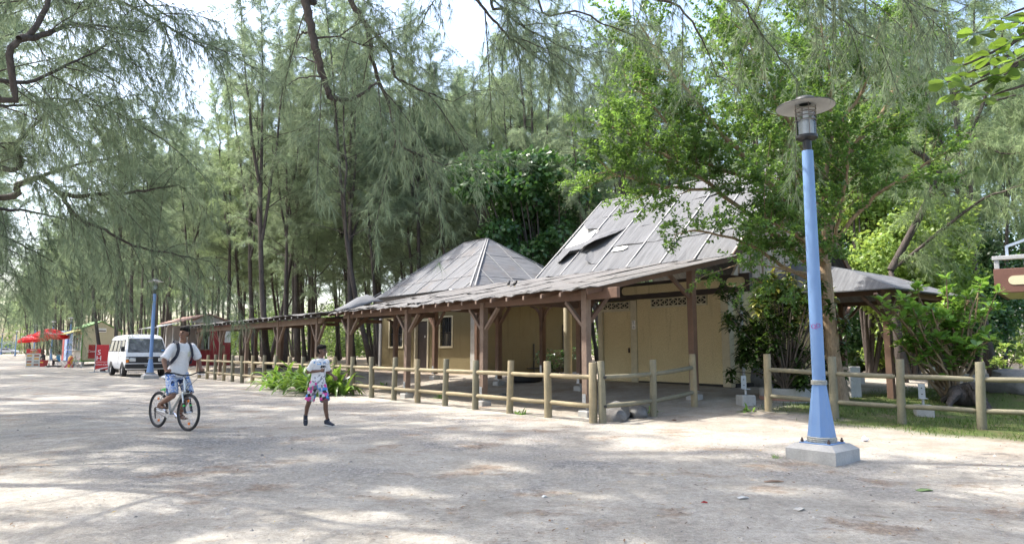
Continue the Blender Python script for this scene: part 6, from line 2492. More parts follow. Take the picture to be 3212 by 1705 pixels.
def needle_twigs(F, W, pts, rng, per_m, tw_len, ntuft, nper, nl, nw, droop, wood_r=.005, start=.15, spread=1.0, twig_wood=True, tint0=.5):
    """needle-bearing twigs along a branch polyline"""
    P = np.asarray([tuple(p) for p in pts])
    _, Ltot = poly_sample(P, 2)
    n = max(2, int(Ltot * per_m))
    S, _ = poly_sample(P, n + 1)
    T = unit(np.gradient(S, axis=0))
    i0 = int(start * n)
    for i in range(i0, n + 1):
        base, t = S[i], T[i]
        fr = (i - i0) / max(1, n - i0)
        r = rng.normal(size=3); r[2] *= .5
        sd = unit(np.cross(t, r)[None])[0]
        d = unit((t * rng.uniform(.45, .95) + sd * rng.uniform(.35, .85) * spread + np.array([0, 0, .12]))[None])[0]
        L = tw_len * rng.uniform(.55, 1.15) * (1.05 - .35 * fr)
        k = np.linspace(.08, 1, ntuft)
        q = base[None] + d[None] * (k * L)[:, None] + np.array([0, 0, -droop * .55 * L])[None] * (k ** 2)[:, None]
        if twig_wood and W is not None: W.tube([tuple(base), tuple(q[ntuft // 2]), tuple(q[-1])], [wood_r, wood_r * .7, wood_r * .3], 3, cap=False)
        o = np.repeat(q, nper, axis=0)
        nd = unit(d[None] * .55 + rng.normal(size=(len(o), 3)) * .42 + np.array([0, 0, -droop])[None])
        ln = nl * rng.uniform(.6, 1.25, len(o)); w = nw * rng.uniform(.7, 1.3, len(o))
        c = np.clip(tint0 + rng.uniform(-.22, .22) + rng.uniform(-.22, .22, len(o)), 0, 1)
        F.add(needles(o, nd, ln, w, rng), c)


def casuarina_proto(seed, h, r0, lean, crown0, nbr, reach, leaders, nw=.015, nl=.34, per_m=5.6, nper=11, ntuft=6):
    rg = random.Random(seed); rng = np.random.default_rng(seed)
    W = MB(); F = Foliage()
    ph = rg.uniform(0, 6.28)
    def trunk(t):
        z = t * h
        off = lean * (t ** .8 - .25 * t * t) * h
        return Vector((-off + .3 * math.sin(t * 5 + ph) * t, .22 * math.sin(t * 4 + ph * 2) * t + lean * .25 * off, z))
    tp = [trunk(i / 14) for i in range(15)]
    tp[0].z = -.3
    W.tube(tp, [r0 * 1.35] + [max(.02, r0 * (1 - .93 * (i / 14) ** .9)) for i in range(1, 15)], 8, jit=.14, rng=rg)
    axes = [(tp[4:], 1.0, crown0)]
    for k in range(leaders):
        s0 = rg.uniform(.28, .55)
        b0 = trunk(s0); an = ph + k * 6.28 / leaders + rg.uniform(-.5, .5)
        top = rg.uniform(.72, .98) * h
        out = rg.uniform(.9, 2.6)
        pts = []
        for q in range(9):
            f = q / 8
            pts.append(b0 + Vector((math.cos(an) * out * f ** .8, math.sin(an) * out * f ** .8, (top - b0.z) * f)) + Vector((rg.uniform(-.1, .1), rg.uniform(-.1, .1), 0)))
        rl = r0 * .55
        W.tube(pts, [rl * (1 - .9 * (q / 8)) for q in range(9)], 6, cap=False)
        axes.append((pts[1:], .75, 0))
    tot = sum(a[1] for a in axes)
    for pts0, wt, c0 in axes:
        P, Lx = poly_sample(np.asarray([tuple(p) for p in pts0]), 60)
        n = int(nbr * wt / tot)
        for b in range(n):
            f = min(.99, ((b + rg.random()) / n) ** .9)
            zz = P[int(f * 59)][2]
            if zz < crown0 * h: continue
            p = Vector(P[int(f * 59)])
            rel = zz / h
            an = b * 2.4 + rg.uniform(-.6, .6)
            L = reach * (1.0 - .55 * rel ** 2) * rg.choice((.45, .7, .9, 1.0, 1.2)) * rg.uniform(.8, 1.1) * wt ** .5
            up = R(rg.uniform(5, 50) + 12 * rel)
            dr = Vector((math.cos(an) * math.cos(up), math.sin(an) * math.cos(up), math.sin(up)))
            pts = [p + dr * (L * k / 5) + Vector((0, 0, -.20 * L * (k / 5) ** 2.2)) + Vector((rg.uniform(-.06, .06), rg.uniform(-.06, .06), rg.uniform(-.05, .05))) * L * .5 * (k > 0) for k in range(6)]
            rb = max(.012, r0 * .22 * (1 - .6 * rel))
            W.tube(pts, [rb * (1 - .16 * k) for k in range(6)], 5, cap=False)
            if rg.random() < .07: continue            # dead bare branch
            needle_twigs(F, W, pts, rng, per_m, .9, ntuft, nper, nl, nw, .66, .006, rg.uniform(.2, .45), tint0=.25 + .5 * rg.random(), twig_wood=(b % 2 == 0))
        needle_twigs(F, None, pts0[-4:], rng, per_m * 1.6, .6, ntuft, nper, nl, nw, .5, start=0)
    return W, F


def make_tree(name, loc, W, F, label, bark_m, leaf_m, cat='tree', group=None, k=3, rz=0.0, crown='crown', wood='trunk'):
    t = thing(name, loc, rz, label, cat, group)
    if W is not None and W.v: link_mesh(wood, W.mesh(wood, smooth='all'), bark_m, t)
    link_mesh(crown, F.mesh(crown, k), leaf_m, t)
    return t


protos = []
specs = [(21, 18, .13, .10, .30, 66, 3.6, 2), (22, 20, .15, .05, .33, 70, 3.7, 3), (23, 16, .11, .17, .26, 58, 3.4, 2), (24, 22, .175, .08, .34, 76, 4.0, 3), (25, 12.5, .09, .06, .16, 56, 3.0, 3), (26, 19, .13, .20, .30, 66, 3.6, 1), (27, 17, .12, .03, .28, 62, 4.6, 4)]
for sp in specs:
    W, F = casuarina_proto(*sp)
    me_w = W.mesh('trunk', smooth='all'); me_w.materials.append(M_bark)
    me_f = F.mesh('crown', 3); me_f.materials.append(M_needle)
    me_p = me_f.copy(); me_p.materials.clear(); me_p.materials.append(M_needle2)
    protos.append((me_w, me_f, me_p))


def plant_casuarina(x, y, pi, rz, sc, label, group, pale=False):
    t = thing('casuarina_tree', GP(x, y, -.05), rz, label, 'tree', group)
    t.scale = (sc, sc, sc * 1.0)
    t['pale'] = pale
    me_w, me_f, me_p = protos[pi]
    for nm, me in (('trunk', me_w), ('crown', me_p if pale else me_f)):
        o = bpy.data.objects.new(nm, me); COL.objects.link(o); o.parent = t
    return t


rgt = random.Random(77)
planted = []
SCATTERED = set()


def free(x, y, dmin):
    return all((x - px) ** 2 + (y - py) ** 2 > dmin * dmin for px, py in planted)


def blocked(a, b):
    if -3 < a < 23.2 and b < 15.5: return True
    if a < 34 and b < 5.0: return True
    if 36 < a < 46 and b < 6.0: return True
    if 48 < a < 66 and b < 4.2: return True
    return False


def visible(x, y, m=4.0): return abs(x) < .78 * y + m


def scatter(n, ra, rb, dmin, lab, grp, pis=(0, 1, 2, 3, 3, 5, 6, 1), pale=0.2, scl=(.85, 1.15), tries=9000):
    c = 0
    SCATTERED.add(lab)
    for _ in range(tries):
        if c >= n: break
        a = rgt.uniform(*ra); b = rgt.uniform(*rb)
        if blocked(a, b): continue
        v = AB(a, b)
        if not visible(v.x, v.y): continue
        if not free(v.x, v.y, dmin): continue
        planted.append((v.x, v.y)); c += 1
        plant_casuarina(v.x, v.y, rgt.choice(pis), rgt.choice((0, 0, 0, 1)) * rgt.uniform(0, 6.28) + rgt.uniform(-.5, .5) + R(8), rgt.uniform(*scl), lab, grp, rgt.random() < pale)


# a few individually placed trunks first
for (px, D, pi, sc, lab) in (
    (850, 37.5, 3, 1.0, 'thick dark casuarina trunk seen through the far walkway, left of the running boy'),
    (905, 40.5, 1, .95, 'casuarina with a rough trunk right of the thickest one behind the walkway'),
    (340, 46.0, 5, .95, 'casuarina leaning left over the beige kiosk'),
    (378, 44.0, 1, .9, 'straight casuarina directly behind the white van roof'),
    (430, 47.0, 3, .9, 'thick casuarina behind the right half of the van'),
    (520, 44.5, 2, 1.0, 'slim leaning casuarina behind the cyclist'),
    (1010, 44.0, 4, .9, 'young low casuarina behind the far walkway roof end'),
    (1110, 47.0, 0, .95, 'casuarina just left of the hipped roof'),
    (1400, 49.0, 3, 1.0, 'tall casuarina rising over the left slope of the hipped roof')):
    x = (px - 1606) / 2141 * D
    planted.append((x, D))
    plant_casuarina(x, D, pi, rgt.uniform(-.4, .4), sc, lab, 'casuarina trees of the grove')

scatter(92, (23, 60), (5.5, 36), 2.0, 'tall casuarina with feathery grey-green needles in the grove behind the far walkway', 'casuarina trees of the grove', scl=(.9, 1.25))
scatter(24, (14, 40), (16, 44), 3.2, 'tall casuarina with feathery needles standing behind the hipped building', 'casuarina trees behind the buildings')
scatter(17, (-16, 14), (20, 46), 4.0, 'casuarina with pale feathery crown behind the gabled building', 'casuarina trees behind the buildings', pale=.55)
scatter(60, (44, 170), (3.5, 14), 2.8, 'casuarina leaning over the kiosks beside the road', 'casuarina trees far down the road', scl=(.95, 1.3), pale=.3)
scatter(50, (58, 200), (3.5, 40), 3.6, 'distant casuarina along the road beyond the kiosks', 'casuarina trees far down the road', scl=(.95, 1.3), pale=.4)
# right edge
for (x, y, pi, sc, lab) in ((18.2, 35.5, 2, .95, 'pale green casuarina rising behind the vine-covered trees'), (21.0, 29.5, 0, .85, 'casuarina with bright hanging foliage above the balcony'),
                            (19.0, 36.0, 3, .85, 'tall casuarina farther back at the right edge')):
    planted.append((x, y))
    plant_casuarina(x, y, pi, 1.0 + x, sc, lab, 'casuarina trees on the right', True)
# trees beside and behind the camera: their crowns reach into the top of the picture and dapple the ground
scatter(26, (200, 290), (-70, 20), 5.0, 'distant casuarina where the road ends at the far left', 'casuarina trees far down the road', scl=(.85, 1.05), pale=.5)
side = [(-5.6, 3.2, 3, 1.15), (-8.6, 8.2, 6, 1.25), (-11.6, 12.2, 3, 1.2), (-15.0, 16.4, 6, 1.3), (-18.6, 21.0, 1, 1.3), (-22.6, 26.4, 3, 1.25), (-27.0, 32.5, 6, 1.4), (-32.5, 39.5, 3, 1.3), (-39.5, 48.5, 6, 1.4), (-48.0, 58.5, 3, 1.4), (-57, 70, 6, 1.4),
        (-20.0, 14.0, 6, 1.3), (-25.0, 20.0, 3, 1.2), (-31.0, 27.0, 1, 1.3), (-38, 35, 3, 1.3), (-46, 44, 6, 1.3), (-1.0, -3.6, 6, 1.3), (4.2, -2.6, 3, 1.2), (-6.0, -4.0, 3, 1.1), (-68, 84, 3, 1.4), (-80, 98, 6, 1.4), (-36.5, 44, 1, 1.3), (-43.5, 53, 1, 1.3), (-52.5, 64, 1, 1.3), (-62, 76.5, 3, 1.4), (-74, 91, 6, 1.4), (-86, 106, 3, 1.4), (-92, 114, 6, 1.4), (-98, 122, 3, 1.4), (-106, 131, 6, 1.4), (-114, 141, 3, 1.4), (-123, 152, 6, 1.4), (-44, 47, 3, 1.3), (-60, 64, 3, 1.3), (-72, 80, 6, 1.3)]
for (x, y, pi, sc) in side:
    plant_casuarina(x, y, pi, x * 1.7, sc, 'casuarina beside the open parking ground, its trunk outside the picture', 'casuarina trees round the parking ground')


def landmark(px):
    for lim, nm in ((110, 'the red parasols'), (250, 'the blue kiosk'), (335, 'the beige kiosk'), (430, 'the left half of the van'), (520, 'the right half of the van'), (640, 'the red food stall'), (730, 'the far end of the walkway'), (830, 'the low walkway left of the lilies'),
                    (930, 'the lily clump'), (1040, 'the running boy'), (1180, 'the crumpled roof sheet'), (1330, 'the left slope of the hipped roof'), (1460, 'the hipped roof ridge'), (1600, 'the hipped roof peak'), (1760, 'the gap between the roofs'),
                    (1900, 'the torn roof corner'), (2150, 'the gabled roof ridge'), (2450, 'the spreading tree'), (2750, 'the porch roof')):
        if px < lim: return nm
    return 'the creeper-covered trees'


def relabel():
    th = R(6.476)
    rows = {}
    for o in list(scene.collection.objects):
        if o.name.startswith('casuarina_tree') and o.get('label') in SCATTERED:
            x, y = o.location.x, o.location.y
            px = 1606 + 2141 * x / (y * math.cos(th))
            D = math.hypot(x, y)
            row = 'in the front row' if D < 44 else ('in the second row' if D < 53 else ('farther back' if D < 66 else ('deep in the grove' if D < 95 else 'in the far distance')))
            tone = 'pale green' if o['pale'] else 'grey-green'
            rows.setdefault((tone, row, landmark(px)), []).append((px, o))
    words = ['leftmost', 'second from the left', 'third from the left', 'fourth from the left', 'fifth from the left', 'sixth from the left', 'seventh from the left', 'eighth from the left', 'ninth from the left', 'tenth from the left']
    for (tone, row, lm), lst in rows.items():
        lst.sort(key=lambda q: q[0])
        for i, (px, o) in enumerate(lst):
            o['label'] = '%s casuarina %s behind %s%s' % (tone, row, lm, '' if len(lst) == 1 else ', ' + words[min(i, 9)])
            if len(o['label'].split()) > 16: o['label'] = o['label'].replace(' from the left', '').replace(' casuarina ', ' tree ').replace('in the far distance', 'far off').replace('in the second row', 'further in').replace('the low walkway left of the lilies', 'the low walkway')


relabel()


# ------------------------------------------------------------------ foreground boughs
def IM(px, py, Y):
    f = 2141.0; th = R(6.476)
    X = (px - 1606) / f; V = (852.5 - py) / f
    d = Vector((X, math.cos(th) - V * math.sin(th), math.sin(th) + V * math.cos(th)))
    k = Y / d.y
    return Vector((d.x * k, Y, 1.45 + d.z * k))


def bough_tree(label, base, trunk_top, r0, limbs, seed, nw=.007, nl=.27, per_m=11, tw=.5, droop=.75, mat=M_needle):
    """tree standing outside the picture whose limbs (polylines in metres) hang into it"""
    rg = random.Random(seed); rng = np.random.default_rng(seed)
    W = MB(); F = Foliage()
    base = Vector(base); top = Vector(trunk_top)
    tp = [base + Vector((0, 0, -.3)), base.lerp(top, .35), base.lerp(top, .7), top]
    W.tube([p - base for p in tp], [r0 * 1.3, r0, r0 * .8, r0 * .5], 10)
    for pts, r1, r2, dens in limbs:
        sp = smooth_poly(pts, 6, rg, .015)
        n = len(sp)
        W.tube([p - base for p in sp], [r1 + (r2 - r1) * (i / (n - 1)) for i in range(n)], 7, cap=False, jit=.12, rng=rg)
        loc = [p - base for p in sp]
        if dens <= 0: continue
        # side branches
        P = np.asarray([tuple(p) for p in loc])
        S, Lt = poly_sample(P, max(3, int(dens * 1.7 * np.linalg.norm(P[1:] - P[:-1], axis=1).sum()) + 2))
        T = unit(np.gradient(S, axis=0))
        for i in range(1, len(S)):
            b, t = S[i], T[i]
            for q in range(1):
                r = rng.normal(size=3); r[2] = r[2] * .4
                sd = unit(np.cross(t, r)[None])[0]
                d = unit((t * .7 + sd * .75)[None])[0]
                L = rng.uniform(.5, 1.35)
                k = np.linspace(0, 1, 5)
                bp = b[None] + d[None] * (k * L)[:, None] + np.array([0, 0, -.35 * L])[None] * (k ** 2)[:, None]
                W.tube([tuple(x) for x in bp], [.010, .008, .006, .005, .003], 4, cap=False)
                needle_twigs(F, W, bp, rng, per_m, tw, 4, 9, nl, nw, droop, .003, .1, tint0=.35)
        needle_twigs(F, W, loc[-max(4, n // 3):], rng, per_m, tw, 4, 9, nl, nw, droop, .003, .0, tint0=.35)
    return make_tree('overhanging_casuarina', base, W, F, label, M_bark, mat, 'tree', 'casuarinas overhanging the picture')


bough_tree('casuarina overhanging from the left with a low forked limb', (-12.5, 9.0, 0), (-12.0, 9.4, 9.0), .22, [
    ([(-12.2, 9.2, 4.2), IM(-60, 620, 10.5), IM(60, 575, 10.5), IM(130, 555, 10.5)], .055, .045, 0),
    ([IM(130, 555, 10.5), IM(200, 610, 10.6), IM(300, 610, 10.8), IM(430, 600, 11.2), IM(560, 580, 11.6)], .045, .012, 2.2),
    ([IM(190, 605, 10.6), IM(240, 680, 10.7), IM(330, 720, 11), IM(420, 770, 11.4), IM(560, 800, 12), IM(660, 820, 12.4)], .035, .008, 2.0),
    ([IM(130, 555, 10.5), IM(220, 520, 10.7), IM(330, 500, 11), IM(420, 480, 11.3)], .03, .008, 2.4),
    ([(-12.2, 9.2, 5.6), IM(-40, 520, 9.5), IM(60, 440, 9.8), IM(160, 350, 10.2), IM(300, 290, 10.6)], .05, .010, 2.4),
    ([(-12.2, 9.2, 3.9), IM(-90, 760, 12), IM(0, 740, 13), IM(110, 790, 14), IM(220, 850, 15)], .04, .008, 2.6),
    ([(-12.2, 9.2, 4.6), IM(-60, 640, 12.5), IM(80, 660, 13.5), IM(230, 700, 14.5), IM(360, 770, 15.5)], .04, .008, 2.4),
    ([(-12.2, 9.2, 4.2), IM(-80, 850, 14), IM(20, 850, 15), IM(100, 900, 16)], .03, .008, 2.4),
], 31)
bough_tree('casuarina overhanging the upper left corner with dark forked limbs', (-9.0, 3.6, 0), (-8.8, 4.2, 9.0), .24, [
    ([(-8.8, 4.2, 7.5), IM(-80, 260, 7.5), IM(30, 150, 7.6), IM(110, 90, 7.8), IM(160, -20, 8.0)], .045, .03, 0),
    ([IM(60, 120, 7.6), IM(140, 110, 7.9), IM(230, 75, 8.3), IM(330, 85, 8.8), IM(450, 100, 9.3)], .04, .008, 2.6),
    ([IM(-60, 240, 7.5), IM(80, 260, 8), IM(220, 200, 8.5), IM(360, 130, 9)], .03, .008, 2.4),
    ([IM(-60, 330, 8.5), IM(60, 330, 9), IM(200, 310, 9.6), IM(330, 340, 10.2), IM(450, 400, 10.8)], .02, .006, 2.4),
    ([IM(-60, 430, 9), IM(40, 470, 9.6), IM(150, 460, 10.2)], .02, .006, 2.2),
    ([(-8.8, 4.2, 9.0), IM(120, -60, 9), IM(330, -10, 9.5), IM(520, 80, 10), IM(640, 150, 10.5)], .045, .008, 2.6),
    ([(-8.8, 4.2, 9.0), IM(300, -160, 9.5), IM(450, 0, 10), IM(560, 75, 10.3), IM(690, 195, 10.8)], .03, .006, 2.0),
], 32)
bough_tree('casuarina behind the photographer with a bare hooked limb hanging at top centre', (-4.5, -1.5, 0), (-4.2, 0.5, 10.5), .26, [
    ([(-4.2, 0.5, 9.8), (-3.6, 4.0, 9.0), IM(940, -120, 8.0), IM(958, 0, 8.0), IM(985, 120, 8.0), IM(1005, 210, 8.1), IM(1030, 295, 8.2), IM(1045, 308, 8.2), IM(1095, 312, 8.3), IM(1150, 285, 8.4), IM(1180, 260, 8.5)], .07, .014, .5),
    ([(-3.6, 4.0, 9.2), IM(1060, -160, 8.5), IM(1100, 0, 8.6), IM(1150, 80, 8.7), IM(1170, 200, 8.8), IM(1215, 320, 9), IM(1255, 450, 9.2), IM(1300, 480, 9.4), IM(1390, 520, 9.6)], .05, .008, 1.3),
    ([IM(1150, 80, 8.7), IM(1225, 170, 9), IM(1240, 240, 9.1), IM(1330, 285, 9.3), IM(1420, 320, 9.6)], .03, .006, 1.3),
    ([IM(960, 100, 8.0), IM(940, 110, 8), IM(930, 150, 8)], .014, .006, 0),
    ([IM(985, 120, 8.0), IM(1060, 115, 8.1), IM(1130, 140, 8.2), IM(1200, 150, 8.4)], .014, .004, 1.4),
    ([IM(1000, 200, 8.1), IM(960, 185, 8.1), IM(920, 178, 8.1)], .012, .004, 0),
    ([IM(1015, 240, 8.1), IM(950, 245, 8.1), IM(905, 265, 8.1)], .012, .004, 0),
    ([IM(985, 130, 8.0), IM(990, 260, 8.0)], .010, .004, 0),
], 33, per_m=9)
bough_tree('casuarina behind the photographer with fine sprays hanging right of the sky gap', (2.5, -1.0, 0), (2.4, 0.8, 10.5), .24, [
    ([(2.4, .8, 9.5), (1.5, 4, 9.3), IM(1440, -150, 8.5), IM(1500, 0, 8.6), IM(1570, 90, 8.8), IM(1640, 150, 9), IM(1740, 220, 9.3)], .035, .006, 1.3),
    ([(1.5, 4, 9.3), IM(1560, -120, 8.6), IM(1590, 40, 8.9), IM(1690, 110, 9.2), IM(1830, 180, 9.6)], .03, .006, 1.6),
    ([(2.4, .8, 9.8), (2.4, 4, 9.6), IM(1700, -80, 9), IM(1830, 40, 9.3), IM(1960, 100, 9.6), IM(2100, 170, 10)], .025, .006, .6),
], 34, per_m=9)
bough_tree('casuarina behind the photographer with hanging dark sprays at the upper right', (7.5, -1.0, 0), (7.0, 1.2, 10.5), .25, [
    ([(7.0, 1.2, 9.5), (5.0, 5.0, 9.0), IM(2230, -120, 9), IM(2330, 10, 9.3), IM(2400, 120, 9.6), IM(2500, 250, 10)], .03, .006, .6),
    ([(5.0, 5.0, 9.0), IM(2450, -160, 9), IM(2560, -10, 9.3), IM(2680, 90, 9.6), IM(2800, 160, 10)], .03, .006, 1.6),
    ([(5.0, 5.0, 9.0), IM(2000, -140, 9), IM(2130, 20, 9.4), IM(2200, 120, 9.7), IM(2250, 240, 10)], .03, .006, .5),
    ([(7.0, 1.2, 9.9), IM(2650, -200, 8.5), IM(2800, -40, 8.8), IM(2930, 30, 9.2)], .04, .006, 2.8),
], 35, per_m=9)
# leaning casuarina at the right with its trunk crossing the picture
bough_tree('leaning casuarina with pale crown crossing behind the porch at the right', (13.6, 24.0, 0), (13.3, 23.8, 4.2), .16, [
    ([(13.3, 23.8, 4.2), IM(2930, 560, 23.5), IM(2830, 440, 23.2), IM(2730, 330, 23), IM(2640, 260, 22.8)], .13, .04, 1.5),
    ([IM(2930, 560, 23.5), IM(3040, 420, 23), IM(3110, 250, 22.5), IM(3150, 80, 22)], .09, .03, 2.2),
    ([IM(3040, 420, 23), IM(3140, 480, 22), IM(3230, 470, 21)], .05, .012, 2.6),
    ([(13.3, 23.8, 4.2), IM(3060, 640, 22.5), IM(3150, 600, 21.5), IM(3260, 560, 21)], .06, .012, 1.2),
    ([IM(2960, 600, 23.3), IM(2880, 560, 22.6), IM(2820, 550, 22)], .05, .012, .8),
    ([IM(2830, 440, 23.2), IM(2760, 430, 22.6), IM(2690, 430, 22)], .04, .010, 1.6),
    ([IM(3090, 330, 22.8), IM(3180, 300, 22), IM(3260, 310, 21.5)], .04, .010, 2.6),
], 36, nw=.018, nl=.36, per_m=9, tw=.75, mat=M_needle2)


# ------------------------------------------------------------------ broadleaf trees and shrubs
def leafy_tree(name, label, base, trunk, r0, limbs, seed, leaf_L, leaf_W, per_m, sub, bark_m, leaf_m, group=None, twig_L=1.3, hang=0.0, flat=.5):
    rg = random.Random(seed); rng = np.random.default_rng(seed)
    W = MB(); F = Foliage()
    base = Vector(base)
    tp = smooth_poly([Vector(p) for p in trunk], 4, rg, .012)
    n = len(tp)
    W.tube([p - base for p in tp], [r0 * (1.25 if i == 0 else 1) * (1 - .35 * i / n) for i in range(n)], 10, jit=.06, rng=rg)
    for lb in limbs:
        pts, r1 = lb[0], lb[1]
        dn, st0 = (lb[2], lb[3]) if len(lb) > 2 else (1.0, .22)
        sp = smooth_poly(pts, 5, rg, .03)
        n = len(sp)
        W.tube([p - base for p in sp], [r1 * (1 - .85 * i / n) for i in range(n)], 7, cap=False)
        P = np.asarray([tuple(p - base) for p in sp])
        Lt = np.linalg.norm(P[1:] - P[:-1], axis=1).sum()
        S, _ = poly_sample(P, int(Lt * sub * dn) + 2)
        T = unit(np.gradient(S, axis=0))
        for i in range(int(len(S) * st0), len(S)):
            b, t = S[i], T[i]
            r = rng.normal(size=3)
            sd = unit(np.cross(t, r)[None])[0]; sd[2] *= flat
            d = unit((t * .75 + sd * .9 + np.array([0, 0, .05]))[None])[0]
            L = twig_L * rng.uniform(.5, 1.2)
            k = np.linspace(0, 1, 5)
            tw = b[None] + d[None] * (k * L)[:, None] + np.array([0, 0, -hang * L])[None] * (k ** 2)[:, None] + rng.normal(size=(5, 3)) * .03 * k[:, None]
            W.tube([tuple(x) for x in tw], [.012, .009, .007, .005, .003], 4, cap=False)
            # secondary twigs
            for q in range(7):
                kk = rng.uniform(.25, 1.0)
                bb = b + d * kk * L + np.array([0, 0, -hang * L * kk * kk])
                r2 = rng.normal(size=3); r2[2] *= .6
                d2 = unit((d * .8 + unit(r2[None])[0] * .8)[None])[0]
                L2 = L * rng.uniform(.3, .55)
                m_ = max(3, int(L2 * per_m))
                u_ = rng.uniform(.05, 1, m_)
                o = bb[None] + d2[None] * (u_ * L2)[:, None] + rng.normal(size=(m_, 3)) * .02
                ld = unit(d2[None] * .5 + rng.normal(size=(m_, 3)) * .7 + np.array([0, 0, -.1])[None])
                nn = unit(rng.normal(size=(m_, 3)) * .6 + np.array([0, 0, 1.0])[None])
                c = np.clip(rng.uniform(.25, .75) + rng.uniform(-.25, .25, m_), 0, 1)
                F.add(leaf_quads(o, ld, nn, leaf_L * rng.uniform(.7, 1.3, m_), leaf_W * rng.uniform(.7, 1.3, m_)), c)
    return make_tree(name, base, W, F, label, bark_m, leaf_m, 'tree', group, 4)


g0 = GP(7.75, 16.4)
leafy_tree('broadleaf_tree', 'spreading small-leaved tree with tan trunk behind the near blue lamp', g0,
           [(7.80, 16.4, g0.z - .2), IM(2618, 1150, 16.4), IM(2600, 1000, 16.4), IM(2592, 900, 16.4), IM(2588, 800, 16.4)], .19, [
    ([IM(2590, 850, 16.4), IM(2500, 680, 16.1), IM(2405, 568, 15.7), IM(2250, 400, 15.2), IM(2090, 200, 14.8), IM(2000, 60, 14.6)], .09, 1.0, .42),
    ([IM(2590, 880, 16.4), IM(2470, 770, 16.2), IM(2384, 700, 16.0), IM(2180, 550, 15.6), IM(1980, 420, 15.2), IM(1890, 390, 15.0)], .085, 1.0, .5),
    ([IM(2590, 900, 16.4), IM(2450, 830, 15.9), IM(2330, 760, 15.4), IM(2200, 725, 15.0), IM(2120, 735, 14.8)], .055, .30, .55),
    ([IM(2590, 850, 16.4), IM(2505, 588, 16.9), IM(2500, 483, 17.2), IM(2440, 330, 17.6), IM(2380, 120, 18)], .08),
    ([IM(2588, 820, 16.4), IM(2586, 572, 16.4), IM(2606, 431, 16.2), IM(2600, 230, 16), IM(2570, 40, 16)], .09),
    ([IM(2588, 800, 16.4), IM(2662, 491, 16.6), IM(2783, 330, 16.8), IM(2840, 150, 17), IM(2880, 0, 17)], .085),
    ([IM(2590, 790, 16.4), IM(2720, 640, 15.9), IM(2830, 560, 15.5), IM(2960, 480, 15.2)], .06, .55, .35),
    ([IM(2405, 568, 15.7), IM(2200, 500, 15.9), IM(2050, 330, 16.2), IM(1960, 240, 16.4)], .05),
    ([IM(2250, 600, 15.8), IM(2050, 580, 15.5), IM(1900, 540, 15.2)], .04),
    ([IM(2500, 483, 17.2), IM(2350, 330, 17.4), IM(2230, 130, 17.6)], .05),
    ([IM(2606, 431, 16.2), IM(2720, 250, 16.0), IM(2760, 60, 15.8)], .05),
    ([IM(2586, 572, 16.4), IM(2480, 400, 15.6), IM(2400, 250, 15.2), IM(2330, 60, 15)], .05),
    ([IM(2590, 800, 16.4), IM(2520, 700, 15.4), IM(2450, 610, 15.0), IM(2390, 540, 14.7)], .05, 1.2, .15),
    ([IM(2590, 830, 16.4), IM(2530, 760, 15.2), IM(2460, 720, 14.8), IM(2400, 680, 14.6)], .045, 1.0, .2),
    ([IM(2600, 800, 16.4), IM(2640, 650, 15.6), IM(2660, 520, 15.2), IM(2660, 400, 15)], .05, .7, .3),
    ([IM(2590, 860, 16.4), IM(2480, 850, 15.6), IM(2400, 830, 15.2), IM(2310, 830, 15.0)], .035, .35, .4),
], 41, .088, .050, 62, 11.0, M_bark2, M_leaf_s, twig_L=1.15, hang=.12, flat=.55)


def blob_leaves(F, c, rad, n, rng, L, W, shell=.55, face=1.0, tint=(.3, .75), k=4, tip=.72):
    """leaves through the outer part of a lumpy ellipsoid"""
    d = unit(rng.normal(size=(n, 3)))
    lump = 1 + .22 * np.sin(d[:, 0] * 5 + c[0]) * np.sin(d[:, 1] * 4 + c[1] * 2) + .16 * np.sin(d[:, 2] * 7 + c[0]) * np.sin(d[:, 0] * 6)
    r = (shell + (1 - shell) * rng.random(n) ** .6) * lump
    o = np.asarray(c)[None] + d * r[:, None] * np.asarray(rad)[None]
    ld = unit(rng.normal(size=(n, 3)) * .8 + d * .5 + np.array([0, 0, -.35])[None])
    nn = unit(d * face + rng.normal(size=(n, 3)) * .5 + np.array([0, 0, .5])[None])
    cl = np.sin(d[:, 0] * 9 + c[2] * 3) * np.sin(d[:, 1] * 8) * np.sin(d[:, 2] * 9)
    tc = np.clip(rng.uniform(tint[0], tint[1], n) + .18 * cl, 0, 1)
    LL = L * rng.uniform(.65, 1.3, n); WW = W * rng.uniform(.7, 1.25, n)
    if k == 4: F.add(leaf_quads(o, ld, nn, LL, WW), tc)
    else: F.add(leaf_hex(o, ld, nn, LL, WW, tip), tc)


def bushy(name, label, base, blobs, seed, L, W, mat, bark_m=M_bark, stems=5, stem_r=.05, group=None, cat='tree', k=4, dens=1.0):
    rng = np.random.default_rng(seed); rg = random.Random(seed)
    F = Foliage(); Wd = MB()
    base = Vector(base)
    for (c, rad, n) in blobs:
        blob_leaves(F, np.array(c) - np.array(base), rad, int(n * dens), rng, L, W, k=k)
        for s in range(max(1, stems // len(blobs))):
            e = Vector(c) - base + Vector((rg.uniform(-.4, .4) * rad[0], rg.uniform(-.4, .4) * rad[1], rg.uniform(-.3, .4) * rad[2]))
            m_ = e * .5 + Vector((rg.uniform(-.2, .2), rg.uniform(-.2, .2), -.1 * e.z))
            Wd.tube([(rg.uniform(-.1, .1), rg.uniform(-.1, .1), -.15), m_, e], [stem_r * 1.2, stem_r, stem_r * .3], 6, cap=False)
    return make_tree(name, base, Wd, F, label, bark_m, mat, cat, group, k if k == 4 else 7)


